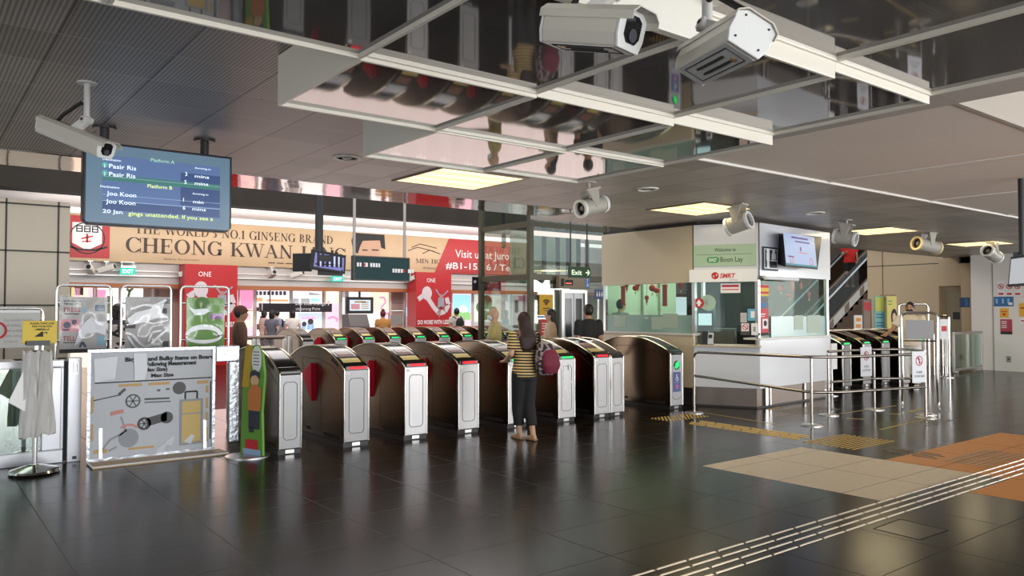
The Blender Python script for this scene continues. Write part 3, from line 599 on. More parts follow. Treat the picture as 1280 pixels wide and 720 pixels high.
bay(487.5, 505, 'plain beige shop pillar between the shopfronts', [mat('beige pillar tile', (.6, .48, .43), .5), ('joint', 'line', mat('pillar joint', (.4, .32, .3), .5), [[(488, 378), (504, 379)]])], 24.65)
bay(505.5, 516, 'narrow bluish glass bay left of the red advertising pillar', [gryp, ('blue_glass', 'rect', gblue, [[(506, 384), (514, 395)]])])
bay(563.5, 590, 'lit landscape picture of blue sky and green field in a pink frame', [gpink, ('sky_print', 'rect', gblue, [[(566, 368), (588, 390)]]), ('field_print', 'poly', ggrn, [[(566, 390), (574, 387), (588, 391), (588, 400), (566, 400)]]), ('cloud_print', 'disc', gwht, [(578, 386, .14), (582, 387, .1)])])
bay(590.5, 668, 'grey and white shopfront with leaf poster seen through the lift glass', [gryp, ('leaf_poster', 'rect', glow('lit pale leaf poster', (.85, .9, .82), .8), [[(592, 369), (626, 402)]]), ('leaf_shapes', 'disc', mat('leaf green print', (.25, .45, .2), .5), [(600, 384, .2), (608, 378, .28), (616, 390, .22), (606, 394, .2)]), ('dark_column', 'rect', mat('grey shop column', (.25, .25, .25), .5), [[(641, 369), (660, 410)]])])
bay(668.5, 765, 'dim grey green wall bay behind the lift doors', [mat('dim grey green wall', (.2, .215, .18), .5), ('wall_panel', 'rect', mat('pale grey green panel', (.3, .32, .27), .5), [[(676, 366), (696, 420)]])])
bay(86, 118, 'peach shopfront behind the emergency call poster', [gpeach, ('pink_window', 'rect', gpink, [[(92, 360), (100, 372)], [(110, 358), (116, 372)]]), ('dark_board', 'rect', dk, [[(93, 359), (104, 369)]]), ('yellow_board', 'rect', glow('lit yellow board', (1, .85, .3), .8), [[(86, 358), (92, 372)]])])
bay(118.5, 150, 'white and pink lit shop bay behind the gap between the posters', [gwht, ('green_rack', 'rect', mat('olive rack', (.25, .28, .1), .5), [[(133, 370), (141, 392)]]), ('pink_print', 'rect', gpink2, [[(119, 362), (132, 372)]])])
bay(150.5, 190, 'pale shop bay behind the silver poster, with green sprig print', [gwht, ('green_sprig', 'line', mat('sprig green print', (.3, .5, .25), .5), [[(160, 372), (162, 364), (166, 360)], [(162, 364), (158, 361)]]), ('beige_board', 'rect', mat('beige board', (.6, .5, .4), .5), [[(179, 359), (190, 375)]])])
bay(190.5, 229, 'beige shop bay between the silver poster and the red pillar', [mat('beige bay tile', (.58, .47, .4), .5), ('wall_box', 'rect', mat('grey wall box', (.35, .32, .3), .5), [[(192, 361), (199, 370)]])])
# ---- red advertising pillars
def red_pillar(px0, px1, label, mirror=False):
    y = 23.3; a0, a1 = ab(px0, 388, y)[0], ab(px1, 388, y)[0]; t = thing('advertising_pillar', label, 'advert pillar', ((a0 + a1) / 2, y, 0), 'red advertising pillars')
    mb = MB(); mb.box(a0, y, 0, a1, y + .6, 2.93); mb.build('pillar', mat('crimson pillar wrap', (.45, .015, .02), .35), t)
    F = faceY(0, y, 0); w_ = a1 - a0; m = (a0 + a1) / 2
    mb = MB(); F.text(mb, 'ONE', a0 + w_ * .3 if not mirror else a0 + w_ * .25, 2.58, .15, w_ * .24); mb.build('lettering', inkw, t)
    mb = MB(); F.text(mb, 'DO MORE WITH LESS', m, 1.12, .15, w_ * .9, 'CENTER', bold=.02); mb.build('slogan', inkw, t)
    g1 = mat('printed pale ribbon', (.62, .55, .58), .5); g2 = mat('printed dancer', (.4, .22, .18), .5); g3 = mat('printed grey dancer', (.3, .3, .36), .5)
    mb = MB(); F.line(mb, [(m - w_ * .44, 1.98), (m - w_ * .3, 2.12), (m - w_ * .16, 2.0), (m, 1.7), (m + w_ * .15, 1.5), (m + w_ * .32, 1.56), (m + w_ * .42, 1.8), (m + w_ * .36, 2.05)], .17, .004, .008); F.disc(mb, m - w_ * .2, 2.2, .2, .006, .01, ry=.24); mb.build('ribbon_print', g1, t)
    mb = MB(); F.line(mb, [(m + w_ * .05, 2.34), (m + w_ * .2, 2.05), (m + w_ * .4, 2.3)], .05, .01, .014); F.poly(mb, [(m + w_ * .12, 2.05), (m + w_ * .28, 2.05), (m + w_ * .3, 1.72), (m + w_ * .1, 1.7)], .01, .014); mb.build('dancer_dress', g3, t)
    mb = MB(); F.line(mb, [(m + w_ * .2, 1.75), (m + w_ * .14, 1.35)], .05, .012, .016); F.line(mb, [(m + w_ * .22, 1.75), (m + w_ * .1, 1.5)], .05, .012, .016); F.disc(mb, m + w_ * .2, 2.1, .07, .012, .016); mb.build('dancer_figure', g2, t)
red_pillar(520, 564, 'red pillar advert with a dancer, right of the plain beige pillar'); red_pillar(230.5, 296.5, 'red pillar advert at the left, behind the green poster', True)
# exit signs and little cameras under the banner
def exit_sign(px, py, label):
    x, z = ab(px, py, 23.6); t = thing('exit_sign', label, 'exit sign', (x, 23.6, z), 'small exit signs under the banner'); F = faceY(0, 23.56, 0)
    mb = MB(); mb.box(x - .19, 23.56, z - .09, x + .19, 23.62, z + .09); mb.build('panel', glow('lit exit green', (.0, .62, .42), .9), t)
    mb = MB(); F.text(mb, 'EXIT', x, z - .055, .11, .28, 'CENTER', bold=.02); mb.build('lettering', glow('lit white letters', (1, 1, 1), 1), t)
    mb = MB(); mb.box(x - .19, 23.5, z + .09, x + .19, 23.7, z + .15); 
    for s in (-.15, .15): mb.cyl((x + s, 23.6, z + .15), (x + s, 23.6, 2.945), .015)
    mb.box(x - .18, 23.58, 2.925, x + .18, 24.0, 2.945); mb.build('hanger', steel, t)
exit_sign(159.5, 339, 'green EXIT sign under the banner near the red emblem square'); exit_sign(421.5, 348.5, 'green EXIT sign below the hanging monitors')
def small_cam(px, py, label, turn):
    x, z = ab(px, py, 23.6); t = thing('small_security_camera', label, 'security camera', (x, 23.6, z), 'small cameras under the banner')
    M = Euler((math.radians(-18), 0, turn)).to_matrix()
    mb = MB(); mb.obox((x, 23.6, z), .16, .42, .15, M); mb.build('housing', offw, t, bevel=.02)
    mb = MB(); mb.cyl(Vector((x, 23.6, z)) + M @ Vector((0, -.2, 0)), Vector((x, 23.6, z)) + M @ Vector((0, -.23, 0)), .06); mb.build('lens', black, t)
    mb = MB(); mb.cyl((x, 23.65, z + .06), (x, 23.65, max(2.93, z + .1)), .025); mb.box(x - .06, 23.6, 2.92, x + .06, 24, 2.945); mb.build('mount', steel, t)
for px, py, l, tr in ((113, 337, 'leftmost small camera under the banner, left of the EXIT sign', -.4), (133, 336, 'small camera pointing right, just left of the green EXIT sign', 1.1), (233, 341, 'small camera beside the left red pillar top', 1.2), (340, 343, 'small camera under the middle of the banner, seen head on', 0), (371, 343, 'small camera left of the hanging monitors', .8), (514, 349, 'small camera right of the dark hanging sign', .3)): small_cam(px, py, l, tr)
# ---- black hanging direction sign in front of the shops
y = 24.3; (a0, z1), (a1, z0) = ab(325, 379, y), ab(415, 390, y); t = thing('hanging_direction_sign', 'long black hanging sign to the bus interchange, in front of the bright shops', 'direction sign', ((a0 + a1) / 2, y, z0)); F = faceY(0, y, 0)
mb = MB(); mb.box(a0, y, z0, a1, y + .12, z1); mb.build('panel', mat('near black sign panel', (.02, .012, .02), .3), t)
mb = MB(); F.text(mb, 'Bus Interchange', a1 - .22, z0 + .23, .13, 1.05, 'RIGHT'); F.text(mb, 'via Jurong Point', a1 - .42, z0 + .06, .1, .85, 'RIGHT'); F.rect(mb, (a0 + a1) / 2 + .1, z0, (a0 + a1) / 2 + .12, z1, .002, .004); F.rect(mb, a0 + .06, z0, a0 + .08, z1, .002, .004); F.line(mb, [(a1 - .13, z0 + .22), (a1 - .13, z0 + .36)], .03); F.line(mb, [(a1 - .18, z0 + .31), (a1 - .13, z0 + .37), (a1 - .08, z0 + .31)], .025); mb.build('lettering', inkw, t)
mb = MB()
for q in (.14, .88): mb.cyl((a0 + (a1 - a0) * q, y + .06, z1), (a0 + (a1 - a0) * q, y + .06, 2.36), .02)
mb.build('hanger_rod', mat('dark steel rod', (.06, .05, .05), .4, .6), t)
# ---- screen on a ceiling arm and the machine under it
y = 24.3; (a0, z1), (a1, z0) = ab(433, 371, y), ab(467, 392, y); t = thing('hanging_information_screen', 'black-framed lit screen hung over the far gates, above a ticket machine', 'screen', ((a0 + a1) / 2, y, z0)); F = faceY(0, y, 0)
mb = MB(); mb.box(a0, y, z0, a1, y + .1, z1); mb.build('frame', black, t, bevel=.02)
mb = MB(); F.rect(mb, a0 + .12, z0 + .1, a1 - .12, z1 - .1, .002, .006); s_ = mb.build('display', glow('lit pale blue screen', (.62, .72, .82), .8), t)
mb = MB(); F.rect(mb, a0 + .3, z1 - .2, a1 - .3, z1 - .14, .006, .008)
for k in range(4): F.rect(mb, a0 + .55 * (a1 - a0), z0 + .16 + k * .07, a1 - .2, z0 + .19 + k * .07, .006, .008)
mb.build('display_lines', gold, s_); mb = MB(); F.rect(mb, a0 + .17, z0 + .15, (a0 + a1) / 2 - .02, z1 - .24, .006, .008); mb.build('display_picture', pink, s_)
mb = MB(); mb.cyl(((a0 + a1) / 2, y + .05, z1), ((a0 + a1) / 2, y + .05, 2.36), .04); mb.build('hanger', mat('dark steel rod', (.06, .05, .05), .4, .6), t)
y = 22; (a0, z1), (a1, _) = ab(438, 393, y), ab(463, 393, y); t = thing('ticket_machine', 'dark machine with a green screen under the hanging screen, beyond the far gates', 'ticket machine', ((a0 + a1) / 2, y + .2, 0))
mb = MB(); mb.prism([(y, 0), (y, 1.1), (y + .15, z1 - .1), (y + .2, z1), (y + .6, z1), (y + .6, 0)], 'x', a0, a1); mb.build('cabinet', mat('charcoal cabinet', (.1, .09, .09), .4), t, bevel=.02)
F = faceY(0, y, 0); mb = MB(); mb.add([(a0 + .08, y - .004, 1.02), (a1 - .08, y - .004, 1.02), (a1 - .08, y + .13, z1 - .16), (a0 + .08, y + .13, z1 - .16)], [(0, 1, 2, 3)]); mb.build('screen', glow('green machine screen', (.05, .4, .2), .6), t)
y = 21.5; (a0, z1), (a1, z0) = ab(486, 391, y), ab(505, 405, y); t = thing('framed_notice_stand', 'grey notice in a steel loop frame beside the person with the red hair', 'notice stand', ((a0 + a1) / 2, y, 0)); F = faceY(0, y, 0)
mb = MB(); F.rect(mb, a0 + .06, z0, a1 - .06, z1 - .06, 0, .02); mb.build('notice', mat('grey brown notice', (.3, .26, .24), .4), t); mb = MB(); mb.tube([(a0, y, 0), (a0, y, z1), (a0 + .05, y, z1 + .05), (a1 - .05, y, z1 + .05), (a1, y, z1), (a1, y, 0)], .025); mb.build('loop_frame', steel, t, smooth=40)
# ---- monitors hung on a black pole
y = 16; (a0, z1), (a1, z0) = ab(389, 311, y), ab(435, 339, y); t = thing('hanging_monitor', 'pair of monitors on a black pole showing purple camera pictures', 'monitor', ((a0 + a1) / 2, y, z0))
F = face3((a0, y, 0), (a1, y + .12, 0)); L = (a1 - a0); mb = MB(); F.poly(mb, [(0, z0 + .02), (L, z0 - .06), (L + .02, z1 - .1), (.05, z1)], -.09, 0); mb.build('casing', black, t, bevel=.01)
mb = MB(); F.poly(mb, [(.06, z0 + .08), (L - .05, z0), (L - .03, z1 - .16), (.1, z1 - .07)], .001, .004); s_ = mb.build('display', glow('violet camera picture', (.2, .2, .5), .7), t)
mb = MB()
for k, (q, h_) in enumerate(((.2, .3), (.33, .36), (.46, .26), (.6, .38), (.74, .34), (.86, .3))): F.rect(mb, q * L - .03, z0 + .08, q * L + .035, z0 + .08 + h_, .004, .006)
F.rect(mb, .1, z0 + .12, L - .1, z0 + .15, .004, .006); mb.build('display_shapes', ink, s_)
mb = MB()
for q in (.27, .53, .67, .8): F.rect(mb, q * L - .02, z0 + .1, q * L + .02, z1 - .14, .004, .006)
mb.build('display_light_bands', glow('pale violet', (.55, .6, .95), .8), s_)
mb = MB(); F2 = face3((ab(377, 320, y)[0], y + .5, 0), (a0 + .1, y + .12, 0)); F2.rect(mb, 0, z0 - .02, .42, z1 - .08, -.1, 0); mb.build('second_casing', black, t, bevel=.01)
x = ab(405, 260, y)[0]; mb = MB(); mb.cyl((x, y + .25, z0 + .3), (x, y + .25, 7.6), .09); mb.box(x - .2, y + .02, z0 + .2, x + .2, y + .3, z0 + .34); mb.box(x - .05, y + .1, z0 - .1, x + .5, y + .2, z0 + .04); mb.build('pole', mat('black pole', (.02, .02, .02), .35), t)
# ---- dark green gantry sign on two poles
(a0, z1), (a1, z0) = ab(442, 319, y), ab(512, 352, y); t = thing('hanging_platform_sign', 'dark teal hanging sign with small white marks, on two steel poles', 'direction sign', ((a0 + a1) / 2, y, z0)); F = faceY(0, y, 0)
mb = MB(); mb.box(a0, y, z0, a1, y + .14, z1); mb.build('panel', mat('dark teal sign panel', (.008, .04, .045), .3), t, bevel=.01)
mb = MB(); F.frame(mb, a0, z0, a1, z1, .025, 0, .01); mb.build('border', mat('sign border', (.12, .1, .09), .4, .4), t)
def marks(F, a, b, h, ws, d=.012):
    mb = MB()
    for w_ in ws:
        if w_ > 0: F.rect(mb, a, b, a + w_, b + h, d - .006, d)
        a += abs(w_) + .02
    return mb
marks(F, a0 + .08, z1 - .25, .09, (.05, .04, -.02, .1, -.02, .05, .05, .05, .04)).build('marks_white', inkw, t); marks(F, a1 - .46, z0 + .2, .09, (.05, .05, .06, .05, -.1, .08, .05)).build('marks_white', inkw, t)
mb = MB(); F.rect(mb, a0 + .24, z1 - .24, a0 + .29, z1 - .17, .01, .014); F.rect(mb, a1 - .18, z0 + .21, a1 - .13, z0 + .28, .01, .014); mb.build('marks_red', red, t)
for px in (444.5, 507.5):
    x = ab(px, 300, y)[0]; mb = MB(); mb.cyl((x, y + .07, z0), (x, y + .07, 7.6), .035); mb.build('pole', mat('dull steel pole', (.4, .36, .34), .4, .6), t, smooth=40)
# low rail at the left of the far gates, with two pairs of posts
y = 17.6; t = thing('low_rail', 'low steel-posted rail with brown top bar in front of the clothes shop', 'railing', (ab(335, 430, y)[0], y, 0)); mb = MB()
for px in (317, 322, 356, 363):
    x = ab(px, 420, y)[0]; mb = MB(); mb.box(x - .04, y - .04, 0, x + .04, y + .04, 1.0); mb.build('post', steel, t, bevel=.01)
xa, xb = ab(296, 416, y)[0], ab(356, 416, y)[0]; mb = MB(); mb.cyl((xa, y, .98), (xb, y, .98), .045); mb.build('top_bar', mat('brown rail bar', (.25, .18, .15), .3, .5), t, smooth=40)
# beige low screen behind the low rail
# ================================================================== glass lift shaft behind the gates
lx0, ly0, ly1 = 12.0, 14.75, 16.8; lx1 = 14.6
t = thing('glass_lift', 'glass lift shaft in dark olive steel frames between the gates and the kiosk', 'lift', (lx0 + 1.3, ly0, 0))
olive = mat('dark olive steel', (.085, .08, .055), .35, .4); LF = []
for x, y in ((lx0, ly0), (lx1, ly0), (lx0, ly1), (lx1, ly1)):
    mb = MB(); mb.box(x - .06, y - .06, 0, x + .06, y + .06, 5.5); mb.build('post', olive, t)
for z in (2.42, 3.72, 5.3):
    for (x0, y0, x1, y1) in ((lx0, ly0, lx1, ly0), (lx0, ly1, lx1, ly1), (lx0, ly0, lx0, ly1), (lx1, ly0, lx1, ly1)):
        mb = MB(); mb.box(x0 - .04, y0 - .04, z - .07, x1 + .04, y1 + .04, z + .07); mb.build('beam', olive, t)
gl = glass_mat('lift glass', (.8, .86, .82), .14)
for (x0, y0, x1, y1) in ((lx0, ly0, lx0 + .012, ly1), (lx0, ly0, lx1, ly0 + .012)):
    for z0_, z1_ in ((.1, 2.35), (2.49, 3.65), (3.79, 5.23)):
        mb = MB(); mb.box(x0, y0, z0_, x1, y1, z1_); mb.build('glass_pane', gl, t)
mb = MB(); mb.box(lx0 + .06, ly0 + .01, 3.44, lx1, ly0 + .06, 3.56); mb.build('light_strip', glow('pink white light strip', (1, .8, .75), 1.0), t)
for k, q in enumerate((.18, .34, .52, .66, .8, .92)):
    mb = MB(); xx = lx0 + (lx1 - lx0) * q; mb.box(xx - .05, ly0 + .5, 2.5, xx + .05, ly0 + .56, 3.7); mb.build('mullion', black, t)
mb = MB(); mb.box(lx0 + .1, ly0 + .9, 2.49, lx1 - .1, ly0 + .95, 3.65); mb.build('pale_back_pane', mat('pale green pane', (.45, .5, .42), .3), t)
mb = MB(); mb.cyl((lx0 + .3, ly0 + .4, 2.5), (lx0 + .3, ly0 + .4, 5), .08); mb.cyl((lx0 + .1, ly0 + 1.2, 3.2), (lx0 + .1, ly0 + 1.2, 5), .06); mb.build('guide_rail', black, t)
# lift doors seen at the right part
x0, x1 = ab(704, 390, ly0 - .1)[0], ab(730, 390, ly0 - .1)[0]; F = faceY(0, ly0 - .06, 0)
mb = MB(); F.frame(mb, x0 - .08, 0, x1 + .08, 2.12, .08, 0, .08); mb.build('door_frame', steel, t)
for q in (0, 1):
    a = x0 + (x1 - x0) * q / 2; mb = MB(); F.rect(mb, a + .01, .02, a + (x1 - x0) / 2 - .01, 2.04, .0, .04); dd = mb.build('door_leaf', mat('pale steel door', (.36, .37, .38), .3, .6), t)
    mb = MB(); F.rect(mb, a + .07, .3, a + (x1 - x0) / 2 - .07, 1.9, .04, .045); mb.build('dark_window', mat('dark door glass', (.03, .035, .035), .1), dd)
a0, z1 = ab(700, 345, ly0 - .2); a1, z0 = ab(738, 361, ly0 - .2); mb = MB(); F.rect(mb, a0, z0, a1, z1, .0, .12); hd = mb.build('header_sign', mat('brown header panel', (.22, .17, .11), .4), t)
mb = MB(); F.rect(mb, a0 + .05, z0 + .05, a0 + .15, z1 - .06, .12, .125); F.rect(mb, a0 + .19, z0 + .08, a0 + .45, z1 - .09, .12, .125); mb.build('header_display', ink, hd)
mb = MB(); F.rect(mb, a1 - .15, z0 + .03, a1 - .03, z1 - .03, .12, .125); mb.build('accessible_plate', blue, hd); mb = MB(); F.disc(mb, a1 - .095, z1 - .06, .014, .125, .128); F.ring(mb, a1 - .085, z0 + .085, .035, .024, .125, .128); F.line(mb, [(a1 - .095, z1 - .075), (a1 - .092, z0 + .1), (a1 - .06, z0 + .1), (a1 - .05, z0 + .06)], .012, .125, .128); mb.build('accessible_symbol', inkw, hd)
mb = MB(); F.rect(mb, a0 + .21, z0 + .11, a0 + .4, z0 + .14, .125, .128); mb.build('header_red_text', glow('red led text', (1, .15, .1), .9), hd)
# posters fixed to the lift glass
def poster_on(name, label, cat, px0, py0, px1, py1, y, m, extra=(), grp=None):
    (a0, z1), (a1, z0) = ab(px0, py0, y), ab(px1, py1, y); t = thing(name, label, cat, ((a0 + a1) / 2, y, z0), grp); F = faceY(0, y, 0); mb = MB(); F.rect(mb, a0, z0, a1, z1, 0, .01); mb.build('sheet', m, t)
    for nm, mm, fn in extra: mb = MB(); fn(F, mb, a0, z0, a1 - a0, z1 - z0); mb.build(nm, mm, t)
    return t
def wifi(F, mb, a, b, w, h):
    for r in (.34, .24, .14): ering(F, mb, a + w * .5, b + h * .48, w * r, w * r, .03, .03, 40, 140, .014)
    F.disc(mb, a + w * .5, b + h * .52, .02, .01, .014); F.rect(mb, a + w * .25, b + h * .32, a + w * .75, b + h * .36, .01, .014); F.rect(mb, a + w * .3, b + h * .22, a + w * .7, b + h * .25, .01, .014)
poster_on('wifi_poster', 'orange poster with a black wireless symbol on the lift glass', 'poster', 674, 368, 691, 394, ly0 - .03, mat('orange poster', (.75, .4, .02), .5), [('symbol', ink, wifi), ('blue_foot', blue, lambda F, mb, a, b, w, h: F.rect(mb, a, b - .06, a + w, b - .02, 0, .012))])
poster_on('red_notice', 'red notice with white lines below the orange wireless poster', 'poster', 675, 399, 690, 419, ly0 - .03, mat('red notice sheet', (.6, .06, .04), .5), [('white_lines', inkw, lambda F, mb, a, b, w, h: [F.rect(mb, a + w * .15, b + h * q, a + w * .8, b + h * (q + .06), .01, .013) for q in (.7, .55, .4, .2)])])
t = poster_on('hanging_direction_sign', 'black bus interchange sign inside the lift glass, left part', 'direction sign', 590, 346, 626, 364, ly1 + .1, mat('near black sign panel', (.02, .012, .02), .3), [('lettering', inkw, lambda F, mb, a, b, w, h: (F.text(mb, 'Bus Interchange', a + w * .28, b + h * .6, .1, w * .62, d=.014), F.text(mb, 'to Jurong Point', a + w * .45, b + h * .28, .08, w * .45, d=.014), F.line(mb, [(a + w * .05, b + h * .65), (a + w * .14, b + h * .65)], .03, .01, .014), F.line(mb, [(a + w * .095, b + h * .55), (a + w * .095, b + h * .75)], .03, .01, .014)))])
# hanging Exit sign
y = 9.85; (a0, z1), (a1, z0) = ab(713, 333, y), ab(738, 348, y); t = thing('hanging_exit_sign', 'dark green sign reading Exit with an arrow, hung on two thin rods', 'exit sign', ((a0 + a1) / 2, y, z0)); F = faceY(0, y, 0)
mb = MB(); mb.box(a0, y, z0, a1, y + .06, z1); mb.build('panel', mat('dark green sign panel', (.02, .06, .03), .3), t, bevel=.006)
mb = MB(); F.text(mb, 'Exit', a0 + (a1 - a0) * .06, z0 + (z1 - z0) * .28, (z1 - z0) * .45, (a1 - a0) * .5, bold=.015); c = (z0 + z1) / 2; F.line(mb, [(a1 - .11, c), (a1 - .03, c)], .018); F.line(mb, [(a1 - .065, c + .045), (a1 - .028, c), (a1 - .065, c - .045)], .018); mb.build('lettering', glow('pale green lettering', (.8, 1, .7), .9), t)
mb = MB()
for x in (a0 + .03, a1 - .05): mb.cyl((x, y + .03, z1), (x, y + .03, H), .012)
mb.build('hanger_rod', mat('dark steel rod', (.06, .05, .05), .4, .6), t)
# blue toilet sign at the kiosk corner
poster_on('toilet_sign', 'navy sign with white figures beside the lift door', 'sign', 743, 362, 755, 374, 13.5, mat('navy sign', (.03, .05, .16), .4), [('figures', inkw, lambda F, mb, a, b, w, h: [(F.disc(mb, a + w * q, b + h * .75, .014, .01, .014), F.poly(mb, [(a + w * (q - .07), b + h * .62), (a + w * (q + .07), b + h * .62), (a + w * (q + .05), b + h * .28), (a + w * (q - .05), b + h * .28)], .01, .014)) for q in (.25, .5, .75)]), ('post', steel, lambda F, mb, a, b, w, h: mb.cyl((a + w * .5, 13.54, 0), (a + w * .5, 13.54, b + h), .025))])
# ================================================================== service kiosk
def onF(F, px, py):
    d = _ray(px, py); t = (F.o - _O).dot(F.n) / d.dot(F.n); v = _O + d * t - F.o; return v.dot(F.r), v.dot(F.u)
P0, P1, P2, P3, P4 = Vector((10.41, 10.65, 0)), Vector((10.41, 8.47, 0)), Vector((10.92, 7.54, 0)), Vector((13.4, 7.75, 0)), Vector((13.4, 10.65, 0))
FL, FC, FR = face3(P0, P1), face3(P1, P2), face3(P2, P3); FSd = face3(P3, P4)
LL, LC, LR, LS = 2.18, (P2 - P1).length, (P3 - P2).length, 2.9
kt = thing('service_kiosk', 'white station service kiosk with a Welcome to Boon Lay fascia', 'kiosk', (11.8, 9.2, 0))
kw = mat('kiosk white panel', (.6, .62, .66), .22, coat=.3); ktan = mat('kiosk tan panel', (.6, .52, .37), .35); kdark = mat('kiosk dark joint', (.03, .028, .025), .5)
kpl = mat('kiosk brushed plinth', (.17, .14, .12), .36, .85, bump=.05, bscale=120)
UP0, UP1, ZT = 2.13, 2.15, 3.03
def ins(ps, d):  # shrink outline about its middle
    c = sum(ps, Vector()) / len(ps); return [c + (p - c) * (1 - d / (p - c).length) for p in ps]
FP = [P0, P1, P2, P3, P4]
mb = MB(); q = ins(FP, .12); mb.prism([(p.x, p.y) for p in q], 'z', 0, .32); mb.build('plinth', kpl, kt)
mb = MB(); q = ins(FP, .11); mb.prism([(p.x, p.y) for p in q], 'z', .0, .03); mb.build('plinth_foot', kdark, kt)
def slab(F, a0, a1, b0, b1, th, m, name, par=kt, d=0, bev=.006): mb = MB(); F.rect(mb, a0, b0, a1, b1, d - th, d); return mb.build(name, m, par, bevel=bev)
slab(FL, 0, LL, .3, 1.18, .05, ktan, 'left_wall_panel'); slab(FC, 0, LC, .33, 1.0, .05, kw, 'counter_front'); slab(FR, 0, LR, .33, 1.12, .05, kw, 'front_wall_panel'); slab(FSd, 0, LS, .33, 1.12, .05, kw, 'side_wall_panel')
slab(FR, 1.6, 1.66, .03, .33, .02, chrome, 'plinth_strip', d=-.06); slab(FR, .28, .36, .03, .33, .02, chrome, 'plinth_strip', d=-.06); slab(FR, .42, .46, .03, .33, .02, chrome, 'plinth_strip', d=-.06)
mb = MB(); FC.rect(mb, -.02, .995, LC + .02, 1.03, -.45, .06); mb.build('service_counter', mat('wood edged counter', (.5, .42, .32), .3), kt, bevel=.008)
mb = MB(); FL.rect(mb, 0, 1.18, LL, 1.215, -.3, .02); FR.rect(mb, 0, 1.12, LR, 1.15, -.3, .01); mb.build('sill', mat('kiosk sill', (.62, .6, .55), .3), kt)
# upper boxes
b = onF(FL, 866, 343)[1]; slab(FL, 0, LL + .02, 2.07, ZT, .12, ktan, 'left_fascia')
slab(FC, .0, LC, 2.2, ZT, .12, kw, 'sign_fascia'); slab(FR, .0, LR + .02, 2.16, ZT, .12, kw, 'screen_fascia'); slab(FSd, 0, .5, 2.2, ZT, .12, kw, 'side_fascia')
mb = MB(); mb.prism([(p.x, p.y) for p in ins(FP, .14)], 'z', 2.9, 2.96); mb.build('roof_panel', mat('kiosk soffit', (.7, .66, .56), .5), kt)
for F, a in ((FL, LL), (FC, LC)): mb = MB(); F.rect(mb, a - .008, 2.1, a + .008, ZT, 0, .004); mb.build('panel_joint', kdark, kt)
mb = MB(); FL.rect(mb, .0, ZT, LL, H - .005, -.2, -.1); mb.build('dark_gap_panel', kdark, kt)  # dark sheet stands in for the shaded gap below the ceiling
# Welcome board
a0, b1 = onF(FC, 867, 307); a1, b0 = onF(FC, 945, 332); sb = slab(FC, a0, a1, b0, b1, .02, mat('pale green sign board', (.36, .5, .36), .4), 'welcome_board', d=.025, bev=.003)
dg = mat('dark green lettering', (.03, .06, .04), .5); w_ = a1 - a0; h_ = b1 - b0
mb = MB(); FC.text(mb, 'Welcome to', a0 + w_ * .52, b0 + h_ * .68, h_ * .17, w_ * .34, 'CENTER', d=.028, bold=.012, shear=.25); FC.rect(mb, a0 + w_ * .05, b0 + h_ * .54, a0 + w_ * .95, b0 + h_ * .555, .025, .028); FC.text(mb, 'Boon Lay', a0 + w_ * .44, b0 + h_ * .2, h_ * .24, w_ * .36, d=.028, bold=.008); mb.build('lettering', dg, sb)
mb = MB(); cx_, cy_ = a0 + w_ * .32, b0 + h_ * .3; FC.poly(mb, [(cx_ + math.copysign(w_ * .055, math.cos(t)) + h_ * .13 * math.cos(t), cy_ + h_ * .14 * math.sin(t)) for t in [2 * PI * (k + .5) / 20 for k in range(20)]], .025, .028); cap_ = mb.build('station_code_plate', mat('station code green', (.05, .3, .12), .4), sb)
mb = MB(); FC.text(mb, 'EW27', cx_, cy_ - h_ * .08, h_ * .16, w_ * .12, 'CENTER', d=.031, bold=.015); mb.build('station_code', inkw, cap_)
# operator sign below
a0, b1 = onF(FC, 862, 337.5); a1, b0 = onF(FC, 947, 352); sb = slab(FC, a0, a1, b0, b1, .08, white, 'operator_sign', d=.05, bev=.004); w_ = a1 - a0; h_ = b1 - b0
mb = MB(); FC.text(mb, 'SMRT', a0 + w_ * .46, b0 + h_ * .32, h_ * .36, w_ * .23, d=.054, bold=.03, shear=.2); mb.build('lettering', red, sb)
mb = MB(); cx_, cy_ = a0 + w_ * .39, b0 + h_ * .5; FC.ring(mb, cx_, cy_, h_ * .28, h_ * .17, .05, .054); FC.line(mb, [(cx_ - h_ * .24, cy_ + .01), (cx_, cy_ + .035), (cx_, cy_ - .035), (cx_ + h_ * .24, cy_ - .01)], .03, .05, .054); mb.build('emblem', red, sb)
mb = MB(); FC.rect(mb, a0 + w_ * .6, b0 + h_ * .12, a0 + w_ * .72, b0 + h_ * .17, .05, .053); mb.build('small_line', grey, sb)
# service pictogram on the corner
a0, b1 = onF(FR, 952, 308); a1, b0 = onF(FR, 971, 339); sb = slab(FR, a0, a1, b0, b1, .02, mat('dark teal pictogram', (.02, .05, .06), .4), 'service_pictogram', d=.03, bev=.01); w_ = a1 - a0; h_ = b1 - b0
mb = MB(); FR.frame(mb, a0 + .03, b0 + .03, a1 - .03, b1 - .03, .015, .03, .033); FR.disc(mb, a0 + w_ * .3, b0 + h_ * .82, .045, .03, .034); FR.rect(mb, a0 + w_ * .2, b0 + h_ * .42, a0 + w_ * .4, b0 + h_ * .74, .03, .034); FR.rect(mb, a0 + w_ * .23, b0 + h_ * .1, a0 + w_ * .38, b0 + h_ * .42, .03, .034); FR.disc(mb, a0 + w_ * .68, b0 + h_ * .8, .04, .03, .034); FR.rect(mb, a0 + w_ * .55, b0 + h_ * .48, a0 + w_ * .82, b0 + h_ * .73, .03, .034); FR.rect(mb, a0 + w_ * .47, b0 + h_ * .4, a0 + w_ * .9, b0 + h_ * .46, .03, .034); mb.build('figures', inkw, sb)
